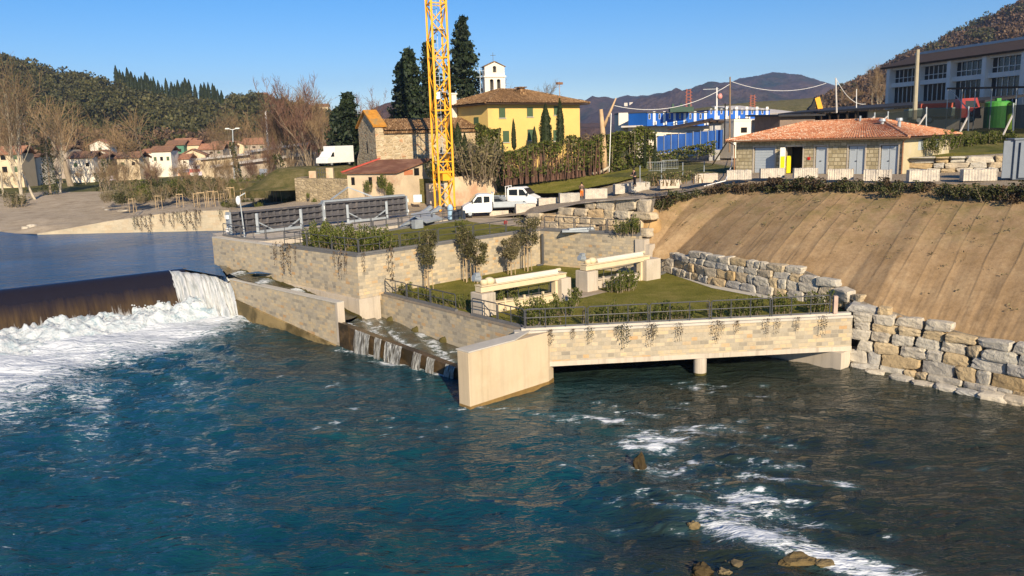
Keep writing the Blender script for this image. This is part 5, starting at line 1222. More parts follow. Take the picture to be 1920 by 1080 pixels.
mb = MB(); mb.prism([(ra.x + .6, ra.y + .5), (rb.x + 1, rb.y + .9), (-8.3, 91.2), (ra2.x, ra2.y + .6), (rb2.x, rb2.y + .6), (4, 96), (14, 103), (18, 125), (-45, 125), (e_.x + .5, e_.y)], 4, [9.4, 9.4, 9.2, 9.2, 9.5, 9.4, 9.9, 10.2, 8, 8.6])
struct(mb.build('church_mound', M['rough_grass']))
mb = MB(); vz = D(628, 311, 105).z; g = []
for i in range(13):
    for j in range(13):
        x, y = -33 + 16 * i / 12, 94.6 + 22 * j / 12; e = min(1, min(i, 12 - i) / 3) * min(1, min(j, 12 - j) / 3.5); mb.v.append(V((x, y, lerp(8.2, vz, e * e * (3 - 2 * e)) + .05 * fbm(x, y))))
mb.f = [(i * 13 + j, (i + 1) * 13 + j, (i + 1) * 13 + j + 1, i * 13 + j + 1) for i in range(12) for j in range(12)]
struct(mb.build('grass_mound', M['rough_grass'], smooth=True))
q = D(605, 333, 93.6); t = thing('gate_pillars', q, 'two short pale pillars with a small iron grille on top of the grey old wall', 'gate')
for i, x in enumerate((-1.1, .9)): mb = MB(); mb.box(q + V((x, 0, -.1)), .8, .6, .9 + .3 * i); mb.build('pillar', M['plaster_old'], t)
mb = MB()
for k in range(5): mb.bar(q + V((-.6 + .27 * k, 0, 0)), q + V((-.6 + .27 * k, 0, 1.1)), .05, .05)
for k in range(3): mb.bar(q + V((-.7, 0, .1 + .5 * k)), q + V((.5, 0, .1 + .5 * k)), .05, .05)
mb.build('grille', M['rail'], t)
# ---- yellow house
ya, yb = D(917, 285, 100), D(1088, 285, 109); yf = Frame(ya, yb); YW = 9.5; yz = 9.6; ye = D(918, 196, 100).z
t = thing('yellow_house', yf.p(yf.L / 2, YW / 2, yz), 'large yellow farmhouse with a brown hip roof and green shutters', 'house')
fbox(yf, 'wall', M['yellowwall'], t, 0, yf.L, 0, YW, yz - 1, ye)
ov = 1.0; kz = ye + 2.1
fbox(yf, 'eaves_boarding', M['darkwood'], t, -ov + .08, yf.L + ov - .08, -ov + .08, YW + ov - .08, ye, ye + .12)
c0, c1, c2, c3 = yf.p(-ov, -ov, ye + .12), yf.p(yf.L + ov, -ov, ye + .12), yf.p(yf.L + ov, YW + ov, ye + .12), yf.p(-ov, YW + ov, ye + .12); k0, k1 = yf.p(yf.L * .36, YW / 2, kz), yf.p(yf.L * .62, YW / 2, kz)
for e0, e1, r0_, r1_ in ((c0, c1, k0, k1), (c1, c2, k1, k1 + yf.v * .01), (c2, c3, k1, k0), (c3, c0, k0, k0 - yf.v * .01)): tiled('roof_slope', M['oldtile'], t, e0, e1, r0_, r1_, .32, 18, .07, .05)
for a, b in ((c0, k0), (c1, k1), (c2, k1), (c3, k0), (k0, k1)): mb = MB(); mb.tube([a + V((0, 0, .1)), b + V((0, 0, .12))], .14, 6); mb.build('ridge_tiles', M['oldtile'], t)
def ywin(px, py, w_, h_):
    lo, hi_ = 0, yf.L
    for _ in range(40):
        m = (lo + hi_) / 2
        if P_px(yf.p(m, 0, 15)) < px: lo = m
        else: hi_ = m
    x = lo; q = yf.p(x, 0, 0); z = D(px, py, q.y).z
    o = fbox(yf, 'window', M['shutter'], t, x - w_ / 2, x + w_ / 2, -.06, .05, z - h_ / 2, z + h_ / 2); fbox(yf, 'sill', M['coping'], o, x - w_ / 2 - .1, x + w_ / 2 + .1, -.12, -.06, z - h_ / 2 - .1, z - h_ / 2)
for px, py in ((942, 212), (994, 210), (1044, 207)): ywin(px, py, .95, 1.15)
for px, py in ((948, 256), (994, 253), (1042, 254)): ywin(px, py, .95, 1.4)
for y, zz in ((2.5, 5.4), (6.5, 5.4)):
    fbox(yf, 'window', M['shutter'], t, -.06, .05, y - .5, y + .5, yz + zz, yz + zz + 1.2)
mb = MB(); q = yf.p(-.5, 7, ye - 3); mb.box(q, .7, .7, 4.6, yf.ang); mb.box(q + V((0, 0, 4.6)), .9, .9, .2, yf.ang); mb.build('chimney', M['whitewall'], t)
mb = MB(); q = yf.p(yf.L - 2.2, 1.5, ye + .5); mb.bar(q, q + V((0, 0, 2.2)), .07, .07); mb.box(q + V((0, 0, 2.2)), .9, .4, .3, yf.ang); mb.build('aerial', M['copper'], t)
mb = MB(); q = yf.p(yf.L * .5, YW * .32, kz - .6); mb.box(q, .8, .8, .8, yf.ang); mb.box(q + V((0, 0, .8)), 1.2, 1.2, .12, yf.ang); mb.build('chimney', M['oldtile'], t)
# ---- bell tower
ba, bb = D(910, 185, 122), D(948, 185, 123); bf = Frame(ba, bb); bz = 12; bL = bf.L
t = thing('bell_tower', bf.p(bL / 2, .8, bz), 'white bell gable with three bells behind the yellow house', 'bell tower')
zc = D(910, 145, 122).z; zs = D(910, 124, 122).z; zp = D(927, 116, 122.5).z; z1b = D(910, 170, 122).z; zb0 = D(910, 189, 122).z
def archwall(name, x0, x1, z0_, z1_, ops, peak=None):
    N = 44; mb = MB()
    for i in range(N):
        a, b = lerp(x0, x1, i / N), lerp(x0, x1, (i + 1) / N); m = (a + b) / 2; top = z1_ + (peak * (1 - abs(2 * (m - x0) / (x1 - x0) - 1)) if peak else 0); cur = z0_
        for ox, ow, oz0, oz1 in ops:
            if abs(m - ox) < ow / 2:
                hgt = oz1 - ow / 2 + math.sqrt(max(0, (ow / 2) ** 2 - (m - ox) ** 2)); bf.box(mb, a, b, 0, 1.3, cur, oz0); cur = hgt
        bf.box(mb, a, b, 0, 1.3, cur, top)
    return mb.build(name, M['whitewall'], t)
ow = bL * .2
archwall('lower_belfry', 0, bL, bz, zc, [(bL * .34, ow, z1b, zc - .25), (bL * .68, ow, z1b, zc - .25)])
archwall('upper_belfry', .05, bL - .05, zc + .22, zs, [(bL * .5, ow * .9, zc + .7, zs + .05)], zp - zs)
fbox(bf, 'cornice', M['whitewall'], t, -.15, bL + .15, -.15, 1.45, zc, zc + .22); fbox(bf, 'cornice', M['whitewall'], t, -.1, bL + .1, -.1, 1.4, zb0, zb0 + .2)
for s in (0, 1):
    slab([bf.p(-.15 if s == 0 else bL + .15, -.15, zs - .02), bf.p(-.15 if s == 0 else bL + .15, 1.45, zs - .02), bf.p(bL / 2, 1.45, zp + .12), bf.p(bL / 2, -.15, zp + .12)], .1).build('cap_tiles', M['oldtile'], t)
bronze = plain('old bronze', (.06, .06, .05), .5, .2, 3, 0, metal=.4)
for ox, oz, r in ((bL * .34, zc - 1.0, .26), (bL * .68, zc - 1.0, .3), (bL * .5, zs - .55, .2)):
    q = bf.p(ox, .65, oz); mb = MB(); mb.tube([q + V((0, 0, .5)), q + V((0, 0, .4)), q + V((0, 0, -.1)), q + V((0, 0, -.5)), q + V((0, 0, -.62))], [r * .3, r * .6, r * .7, r * .95, r * 1.2], 12); mb.bar(q + V((-ow * .55, 0, .55)), q + V((ow * .55, 0, .55)), .1, .12); mb.build('bell', bronze, t, smooth=True)
mb = MB(); q = bf.p(bL / 2, .6, zp); mb.bar(q, q + V((0, 0, 1.4)), .06, .06); mb.bar(q + V((-.4, 0, 1.0)), q + V((.4, 0, 1.0)), .06, .06); mb.build('cross', M['rail'], t)
q = D(902, 192, 112); mb = MB(); mb.bar(q - V((0, 0, 1)), q + V((0, 0, 4.6)), .08, .08); mb.bar(q + V((-.7, 0, 4.2)), q + V((.7, 0, 4.2)), .05, .05); mb.bar(q + V((-.5, 0, 3.4)), q + V((.5, 0, 3.4)), .05, .05); mb.bar(q + V((0, 0, 1)), q + V((2.0, 0, 1)), .05, .05)
tag(mb.build('tv_aerial', M['galv']), 'thin television aerial mast left of the bell gable', 'aerial')
# ================================================================== RIGHT SIDE: YARD AND BUILDINGS
a, b = D(1667, 190, 135), D(1920, 160, 110); gf = Frame(a, b); gf.v = V((-gf.u.y, gf.u.x, 0)); gf.v = gf.v if gf.v.x > 0 else -gf.v
gz = lambda py: D(1667, py, 135).z
GL = gf.L * 1.5
M['conc_paint'] = plain('painted concrete frame', (.66, .62, .58), .8, .08, .6, .05)
t = thing('office_block', gf.p(GL / 2, 10, 12), 'large white two storey concrete block with long window bands and a dark sloping roof', 'building')
zr, zf, zt1, zs1, zs2, zb2 = gz(112), gz(127), gz(133), gz(157), gz(165), 10.5
fbox(gf, 'dark_wall', plain('dark fascia', (.035, .026, .022), .8), t, .02, GL, 1.0, 24, 9.5, zf)
mb = slab([gf.p(-1.5, -.9, zf + .1), gf.p(GL, -.9, zf + .1), gf.p(GL, 6, zr + .9), gf.p(-1.5, 6, zr + .9)], .3); mb.build('roof_slope', M['darkwood'], t)
mb = MB(); mb.bar(gf.p(-1.5, 6, zr + .95), gf.p(GL, 6, zr + .95), .5, .5); mb.build('roof_edge', M['galv'], t)
fbox(gf, 'beam', M['conc_paint'], t, 0, GL, -.05, .95, zt1, zf); fbox(gf, 'beam', M['conc_paint'], t, 0, GL, -.05, .95, zs2, zs1); fbox(gf, 'beam', M['conc_paint'], t, 0, GL, -.02, .9, 9.5, zb2 + .3)
nbay = 6; bw = GL / nbay
for i in range(nbay + 1):
    fbox(gf, 'pillar', M['conc_paint'], t, i * bw - .35, i * bw + .35, -.5, .9, 9.5, zf - .02)
for i in range(nbay):
    for r_, (za, zb_) in enumerate(((zs1, zt1), (zb2 + .3, zs2))):
        x0, x1 = i * bw + .36, (i + 1) * bw - .36; o = fbox(gf, 'window_band', M['glass'], t, x0, x1, .7, .75, za, zb_)
        mb = MB()
        for k in range(7): xx = lerp(x0, x1, k / 6); gf.box(mb, xx - .05, xx + .05, .6, .69, za, zb_)
        gf.box(mb, x0, x1, .62, .68, lerp(za, zb_, .35), lerp(za, zb_, .35) + .1); mb.build('mullions', M['conc_paint'], o)
# long dark shed between hut and office block
a, b = D(1498, 222, 128), D(1850, 205, 104); sf = Frame(a, b); szt = D(1498, 213, 128).z
t = thing('storage_shed', sf.p(sf.L / 2, 4, 9.6), 'long low storage shed with a dark overhanging roof behind the stone hut', 'shed')
sr_ = D(1845, 186, 104).z
mb = slab([sf.p(-2, -2.6, szt + .1), sf.p(sf.L + 1, -2.6, sr_ - .2), sf.p(sf.L + 1, 8, sr_ + .6), sf.p(-2, 8, szt + .9)], .3); mb.build('roof', plain('dark sheet roof', (.03, .03, .033), .7, .2, 2, .2), t)
mb = MB(); mb.hexa([sf.p(0, 0, 8.5), sf.p(sf.L * .42, 0, 8.5), sf.p(sf.L * .42, 6, 8.5), sf.p(0, 6, 8.5), sf.p(0, 0, szt - .25), sf.p(sf.L * .42, 0, lerp(szt, sr_, .42) - .3), sf.p(sf.L * .42, 6, lerp(szt, sr_, .42) - .3), sf.p(0, 6, szt - .25)]); mb.build('wall', plain('grey brown shed wall', (.3, .26, .23), .9), t)
mb = MB(); mb.hexa([sf.p(sf.L * .42, -.1, 8.5), sf.p(sf.L, -.1, 8.5), sf.p(sf.L, 6, 8.5), sf.p(sf.L * .42, 6, 8.5), sf.p(sf.L * .42, -.1, lerp(szt, sr_, .42) - .35), sf.p(sf.L, -.1, sr_ - .4), sf.p(sf.L, 6, sr_ - .4), sf.p(sf.L * .42, 6, lerp(szt, sr_, .42) - .35)]); mb.build('white_wall', M['whitewall'], t)
for i in range(7): x = sf.L * (.03 + .056 * i); fbox(sf, 'bay_opening', M['dark'], t, x, x + 1.3, -.04, .02, 9.5, szt - .5 + i * .05)
for i in range(9): x = sf.L * .05 * i; mb = MB(); sf.box(mb, x - .08, x + .08, -2.3, -2.14, 9, lerp(szt, sr_, x / sf.L) - .25); mb.build('post', M['darkwood'], t)
# pale roof and low sheds around the containers
def simple(name, label, cat, px0, px1, pyt, pyb, Y0, Y1, depth, wall, roof, rise=.3, over=.5, dz=0, openings=()):
    a, b = D(px0, pyb, Y0), D(px1, pyb, Y1); f = Frame(a, b); zt_ = D(px0, pyt, Y0).z
    t = thing(name, f.p(f.L / 2, depth / 2, a.z), label, cat); fbox(f, 'wall', wall, t, 0, f.L, 0, depth, min(a.z, b.z) - 3, zt_)
    mb = slab([f.p(-over, -over, zt_ + .02), f.p(f.L + over, -over, zt_ + .02), f.p(f.L + over, depth + over, zt_ + rise), f.p(-over, depth + over, zt_ + rise)], .25); mb.build('roof', roof, t)
    for x0, x1, y0, y1, m in openings:
        fbox(f, 'window', m, t, f.L * x0, f.L * x1, -.05, .03, lerp(a.z, zt_, y0), lerp(a.z, zt_, y1))
    return t, f, zt_
M['paleroof'] = plain('pale concrete roof', (.5, .47, .44), .9, .12, .6, .1)
simple('depot', 'white low building carrying the blue cabins, seen above the blue hoarding', 'building', 1180, 1335, 236, 275, 124, 122, 12, M['whitewall'], M['paleroof'], .1, 1.2, openings=((.45, .62, 0, .55, M['dark']), (.68, .95, .1, .7, plain('faded grey shutter', (.4, .38, .36), .8))))
simple('depot', 'second white building under the blue cabins, right of the tall lamp post', 'building', 1310, 1470, 226, 250, 126, 128, 12, M['whitewall'], M['paleroof'], .1, .6)
t, f, zt_ = simple('open_shed', 'small grey shed with a tilted brown roof in front of the blue cabins', 'shed', 1330, 1396, 227, 268, 108, 107, 5, plain('grey sheet wall', (.33, .33, .33), .7), M['darkwood'], .3, .8, openings=((.06, .42, .1, .8, plain('pale grey panel', (.45, .45, .45), .7)), (.5, .95, .1, .8, bpy.data.materials['pale grey panel'])))
mb = slab([f.p(-5.5, -1.2, zt_ - .9), f.p(.5, -1.2, zt_ + .1), f.p(.5, 5, zt_ + .5), f.p(-5.5, 5, zt_ - .5)], .2); mb.build('lean_to_roof', M['darkwood'], t)
simple('site_hut', 'small white site hut with a dark window right of the grey shed', 'cabin', 1376, 1408, 224, 252, 105, 106, 3, M['whitewall'], M['whitewall'], .1, .05, openings=((.4, .75, .1, .45, M['dark']),))
simple('white_store', 'white store building left of the blue cabins', 'building', 1160, 1178, 212, 238, 128, 128, 5, M['whitewall'], M['whitewall'], .1, 0)
simple('warehouse', 'far grey vaulted warehouse right of the blue cabins', 'warehouse', 1442, 1500, 212, 232, 150, 152, 20, plain('dim grey wall', (.3, .28, .27), .9), M['paleroof'], 2.2, 0)
simple('low_shed', 'low dark roofed shed at the far end of the yard', 'shed', 1462, 1528, 216, 235, 118, 120, 6, plain('dim brown wall', (.2, .15, .12), .9), bpy.data.materials['dark sheet roof'], .3, 1.0)
# blue cabins
def cabin(px0, px1, pyt, pyb, Y0, Y1, n, row):
    a, b = D(px0, pyb, Y0), D(px1, pyb, Y1); f = Frame(a, b); ht = D(px0, pyt, Y0).z - a.z; w_ = f.L / n
    for i in range(n):
        z = lerp(a.z, b.z, (i + .5) / n); t = thing('site_cabin', f.p(w_ * (i + .5), 3, z), ['bright blue site cabin of the left row with white door', 'bright blue site cabin of the right row behind the brown pole'][row], 'cabin', ['left row of blue cabins', 'right row of blue cabins'][row])
        fbox(f, 'body', M['bluepaint'], t, i * w_ + .02, (i + 1) * w_ - .02, 0, 6, z, z + ht)
        fbox(f, 'roof_rim', M['rail'], t, i * w_, (i + 1) * w_, -.1, 6.1, z + ht, z + ht + .14)
        fbox(f, 'door', M['white'], t, i * w_ + w_ * .6, i * w_ + w_ * .84, -.05, .0, z + .1, z + 2.1)
        o = fbox(f, 'window', M['white'], t, i * w_ + w_ * .16, i * w_ + w_ * .34, -.05, 0, z + 1.0, z + 1.8); fbox(f, 'pane', M['glass'], o, i * w_ + w_ * .19, i * w_ + w_ * .31, -.07, -.05, z + 1.07, z + 1.73)
        mb = MB(); f.box(mb, i * w_ + w_ * .86, i * w_ + w_ * .97, -.35, -.02, z + .15, z + .7); mb.build('air_conditioner', M['white'], t)
cabin(1213, 1328, 212, 236, 122, 120, 6, 0); cabin(1328, 1443, 207, 226, 126, 128, 6, 1)
fa = D(1178, 237, 124); f = Frame(fa, D(1213, 236, 122)); t = thing('site_cabin', f.p(f.L / 2, 3, fa.z), 'dark blue windowless cabin end at the left of the cabin rows', 'cabin'); fbox(f, 'body', M['bluefence'], t, 0, f.L, .05, 6, fa.z, D(1178, 213, 124).z); fbox(f, 'roof_rim', M['rail'], t, -.05, f.L, 0, 6.1, D(1178, 213, 124).z, D(1178, 213, 124).z + .14)
# blue hoarding
a, b = D(1232, 285, 108), D(1356, 277, 104); f = Frame(a, b); t = thing('hoarding', a, 'bright blue corrugated hoarding fence below the white building', 'fence')
n = 9
for i in range(n):
    mb = MB(); x0, x1 = f.L * i / n, f.L * (i + 1) / n - .06; zz = lerp(a.z, b.z, i / n)
    for k in range(12): p = f.p(lerp(x0, x1, k / 11), .06 * (k % 2), 0); mb.v += [p + V((0, 0, zz - .2)), p + V((0, 0, zz + 2.1 + .25 * i / n))]
    mb.f = [(2 * k, 2 * k + 2, 2 * k + 3, 2 * k + 1) for k in range(11)]; mb.build('panel', M['bluefence'], t)
    fbox(f, 'post', M['galv'], t, x1, x1 + .08, -.05, .08, zz - .2, zz + 2.3 + .25 * i / n)
# poles and wires
def pole(name, label, px0, py0, px1, py1, Y, r, mat, extra=None, cat='pole'):
    a, b = D(px0, py0, Y), D(px1, py1, Y); t = thing(name, a, label, cat); mb = MB(); mb.tube([a - V((0, 0, .5)), b], [r, r * .75], 8); mb.build('pole', mat, t)
    if extra: extra(t, a, b)
    return t, b
def lampheads(t, a, b):
    for s in (-1, 1): mb = MB(); mb.bar(b, b + V((s * 1.0, 0, .1)), .1, .08); mb.bar(b + V((s * .7, 0, .12)), b + V((s * 1.3, 0, .14)), .3, .12); mb.build('lamp_head', M['galv'], t)
wood = plain('weathered pole wood', (.22, .15, .09), .9, .2, 2, .1)
_, pA = pole('utility_pole', 'slender brown wooden utility pole in front of the blue cabins', 1368, 278, 1369, 144, 104, .12, wood)
def floods(t, a, b):
    mb = MB(); mb.bar(b + V((-1.9, 0, -.2)), b + V((.3, 0, -.2)), .1, .06); mb.build('cross_arm', M['galv'], t)
    mb = MB(); mb.blob(a.lerp(b, .73) + V((.4, -.2, 0)), (.35, .3, .4), 2, .2); mb.build('siren', plain('red and white siren', (.6, .25, .22), .5), t, smooth=True)
pole('lamp_post', 'white lamp post with a cross arm standing among the blue cabins', 1344, 226, 1344, 164, 112, .12, M['white'], floods, 'lamp post')
pole('steel_post', 'short black post beside the brown utility pole', 1358, 262, 1360, 194, 103, .1, M['black'])
_, pB = pole('utility_pole', 'grey concrete pole at the bend of the overhead cables left of the office block', 1569, 205, 1567, 146, 118, .14, M['paleroof'])
pole('lamp_post', 'thin white lamp post left of the bare tree by the office block', 1606, 200, 1606, 167, 120, .07, M['white'], cat='lamp post')
_, pC = pole('concrete_pole', 'thick tapering concrete pole standing in front of the office block', 1715, 216, 1721, 93, 98, .28, plain('old concrete pole', (.36, .32, .23), .9, .1))
def wire(label, pts, sag, r=.03, mat=None):
    mb = MB(); P_ = []
    for (a, b), s in zip(zip(pts, pts[1:]), sag):
        for i in range(17): u = i / 16; q = a.lerp(b, u); q.z -= s * 4 * u * (1 - u); P_.append(q)
    mb.tube(P_, r, 5); return tag(mb.build('overhead_cable', mat or M['white']), label, 'cable')
dT = D(1152, 198, 94)
wire('pale cable sagging from the dead trunk up to the brown pole', [dT, D(1368, 158, 104)], [1.5], .032)
wire('pale cable between the brown pole and the concrete pole', [D(1372, 153, 104), D(1549, 156, 117)], [1.1], .032)
wire('pale cable dropping from the concrete pole towards the shed', [pB, D(1623, 195, 118)], [1.1], .032)
wire('rope hanging down beside the dead trunk', [D(1146, 212, 93), D(1142, 322, 93)], [.2], .05)
lat = plain('rust red lattice', (.28, .09, .06), .7)
for px, pt, pb, lab in ((1291, 167, 210, 'distant rust red lattice mast above the blue cabins'), (1411, 178, 210, 'smaller distant lattice mast before the hills')):
    a, b = D(px, pb, 210), D(px, pt, 210); mb = MB()
    for sx in (-.9, .9): mb.bar(a + V((sx, 0, -6)), b + V((sx * .5, 0, 0)), .18, .18)
    for i in range(7): z0_, z1_ = lerp(a.z, b.z, i / 7), lerp(a.z, b.z, (i + 1) / 7); mb.bar((a.x - .9, a.y, z0_), (a.x + .7, a.y, z1_), .12, .12); mb.bar((a.x + .9, a.y, z0_), (a.x - .7, a.y, z1_), .12, .12)
    tag(mb.build('lattice_mast', lat), lab, 'mast')
a = D(1277, 210, 119); mb = MB(); mb.box(a, 3.4, 1.2, .7); 
for k in (-1.2, 0, 1.2): mb.box(a + V((k, 0, .7)), .3, .3, .5)
tag(mb.build('rooftop_plant', plain('dark green machine', (.03, .07, .05), .6)), 'dark green machine on the roof of the blue cabins', 'machine')
# yellow excavator arm behind the shed
a, b, c = D(1543, 206, 132), D(1531, 183, 132), D(1524, 200, 132); t = thing('excavator', V((a.x, a.y, 10)), 'yellow excavator boom rising behind the dark shed', 'excavator')
mb = MB(); mb.bar(a - V((0, 0, 1.5)), b, .7, .8); mb.build('boom', M['yellow'], t); mb = MB(); mb.bar(b, c, .5, .6); mb.bar(c, c + V((-.6, 0, -.6)), 1.0, .7); mb.build('bucket_arm', M['black'], t)
# yard fence with dark netting, red truck, green tank
net = NT('dark shade net'); net.set('Base Color', (.02, .028, .024, 1)); net.set('Roughness', .9)
tr = net.n('BsdfTransparent'); mx = net.n('MixShader', Fac=.8); net.l(tr.outputs[0], mx.inputs[1]); net.l(net.b.outputs[0], mx.inputs[2]); net.l(mx.outputs[0], net.out.inputs[0])
fp = [(1640, 214, 226, 96), (1665, 212, 226, 95), (1737, 204, 232, 92), (1816, 203, 243, 88), (1900, 197, 243, 82), (2000, 192, 243, 76)]
pts = [(D(px, pt, Y), D(px, pb, Y)) for px, pt, pb, Y in fp]; t = thing('mesh_fence', pts[2][1], 'dark netted site fence on posts behind the stone hut', 'fence')
mb = MB()
for a, b in pts: mb.v += [b - V((0, 0, .4)), a]
mb.f = [(2 * i, 2 * i + 2, 2 * i + 3, 2 * i + 1) for i in range(len(pts) - 1)]; mb.build('netting', net.m, t)
for a, b in pts:
    mb = MB(); mb.tube([b - V((0, 0, .6)), a + V((0, 0, .2))], .09, 6); mb.build('post', M['galv'], t); mb = MB(); mb.bar(a.lerp(b, .35), b + V((-1.6, -1.0, -.5)), .12, .12); mb.build('brace', M['paleroof'], t)
a = D(1760, 232, 100); t = thing('lorry', a, 'red cabbed lorry with a grey green body behind the netted fence', 'lorry', None, rad(-12))
for nm, mt, c_, s_ in (('load_body', plain('grey green lorry body', (.10, .14, .13), .6), (-1.2, 0, .9), (5.2, 2.3, 1.0)), ('orange_load', plain('orange red load', (.34, .06, .03), .6), (-.6, 0, 1.9), (3.6, 1.9, .55)), ('chassis', M['black'], (.5, 0, .5), (8.2, .9, .35))):
    mb = MB(); mb.box(c_, *s_); mb.build(nm, mt, t, local=True)
prof_solid([(2.0, .6), (2.0, 2.9), (3.8, 2.95), (4.2, 1.7), (4.3, .6)], -1.15, 1.15).build('cab', plain('red lorry paint', (.30, .025, .025), .4), t, local=True, bevel=.06)
sidewin(t, [(2.5, 1.8), (2.5, 2.6), (3.6, 2.6), (3.95, 1.8)], (-1.16, 1.16))
for x in (-2.6, -1.4, 3.2):
    for s in (-1, 1): wheel(t, V((x, s * 1.0, .5)), .5, .3)
a = D(1868, 228, 96); mb = MB(); mb.tube([a - V((0, 0, 1)), a + V((0, 0, 2.2)), a + V((0, 0, 2.35))], [1.35, 1.35, 1.1], 24); mb.box(a + V((0, 0, 2.3)), .5, .5, .4)
tag(mb.build('water_tank', plain('green tank paint', (.06, .26, .04), .5)), 'round green water tank behind the netted fence', 'tank')
a = D(1893, 228, 90); mb = MB(); mb.tube([a - V((0, 0, 1)), a + V((0, 0, 1.9))], .4, 14); mb.tube([a + V((0, 0, 1.9)), a + V((0, 0, 2.1))], [.4, .2], 14)
tag(mb.build('barrel', plain('lime green drum', (.3, .5, .03), .5)), 'lime green drum beside the green water tank', 'barrel')
pa, pb_ = D(1775, 168, 96), D(1940, 165, 84); t = thing('scaffold_canopy', V((pa.x, pa.y, 13)), 'dark flat canopy on thin scaffold posts before the office block', 'canopy')
mb = MB(); d = (pb_ - pa); n = V((-d.y, d.x, 0)).normalized() * 3; mb.hexa([pa, pb_, pb_ + n, pa + n, pa + V((0, 0, .22)), pb_ + V((0, 0, .22)), pb_ + n + V((0, 0, .22)), pa + n + V((0, 0, .22))]); mb.build('roof', M['darkwood'], t)
for u in (.02, .2, .36, .55, .82): p = pa.lerp(pb_, u); mb = MB(); mb.tube([V((p.x, p.y, 12)), p], .06, 6); mb.build('post', M['galv'], t)
mb = MB(); mb.bar(pa.lerp(pb_, .05), V((*pa.lerp(pb_, .34).xy, 14.6)), .09, .09); mb.build('brace', M['galv'], t)
# grey cabinet at right edge
a = P(1896, 337, 9.5); t = thing('steel_cabinet', a, 'tall grey blue steel cabinet with an open door at the right edge of the road', 'cabinet', None, rad(-12)); dg = plain('grey blue cabinet paint', (.16, .19, .23), .5, .1, 2)
for nm, c_, s_ in (('body', (1.2, .8, 0), (2.2, 1.4, 2.75)), ('door', (-.1, .3, .1), (.9, .06, 2.6)), ('door', (1.0, -.05, .12), (1.2, .06, 2.5)), ('top_cover', (1.2, .8, 2.75), (2.4, 1.6, .1))): mb = MB(); mb.box(c_, *s_); mb.build(nm, dg, t, local=True, bevel=.015)
# temporary barriers and posts behind the ramp
for i, (px, py) in enumerate(((1230, 322), (1256, 318), (1283, 308), (1302, 303), (1322, 305))):
    q = P(px, py, 9.2 + .05 * i); t = thing('site_barrier', q, 'grey tubular site barrier standing on the grass before the blue hoarding', 'barrier', 'site barriers', rad(20 * (i % 2) - 10)); mb = MB()
    mb.tube([(-1, 0, 0), (-1, 0, 1.1), (1, 0, 1.1), (1, 0, 0)], .03, 5); mb.build('frame', M['galv'], t, local=True); mb = MB()
    for k in range(9): mb.bar((-.8 + .2 * k, 0, .1), (-.8 + .2 * k, 0, 1.08), .02, .02)
    mb.bar((-1, 0, .12), (1, 0, .12), .03, .03); mb.build('bars', M['galv'], t, local=True)
q = P(1272, 342, 9.0); t = thing('wire_fence', q, 'low wire mesh fence with grey posts along the top of the ramp', 'fence')
for i in range(4): a = D(1200 + 40 * i, 338 - 3 * i, 83); mb = MB(); mb.tube([a - V((0, 0, .5)), a + V((0, 0, 1.5))], .05, 5); mb.build('post', M['galv'], t)
q0, q1 = P(1334, 312, 9.4), D(1368, 258, 86); mb = MB(); mb.bar(q0, q1, .12, .12); tag(mb.build('leaning_plank', M['stake']), 'long plank leaning against the left corner of the hut', 'plank')
# stay bar and rubbish heap details
mb = MB(); mb.tube([P(1372, 280, 9.5) + V((0, 0, 1.5)), P(1372, 320, 9.5) + V((0, 0, .6)), P(1360, 340, 9.4) + V((0, 0, .05)), P(1320, 350, 9.0) + V((0, 0, .05))], .04, 5); tag(mb.build('cable', M['white']), 'loose white cable trailing from the left corner of the hut', 'cable')
mb = MB(); mb.tube([P(948, 420, 5.92), P(948, 420, 5.92) + V((0, 0, .3))], [.14, .18], 10); tag(mb.build('bucket', M['redl']), 'small red bucket on the upper terrace near the railing', 'bucket')
mb = MB(); a = P(1085, 434, 5.92); mb.box(a, 2.6, .9, .16, -.1); mb.box(a + V((.2, .3, .16)), 2.0, .5, .1, .15); tag(mb.build('metal_sheets', M['galv']), 'pale metal sheets lying behind the upper railing', 'sheets')
mb = MB(); q0, q1 = P(880, 410, 5.95), P(972, 413, 5.95)
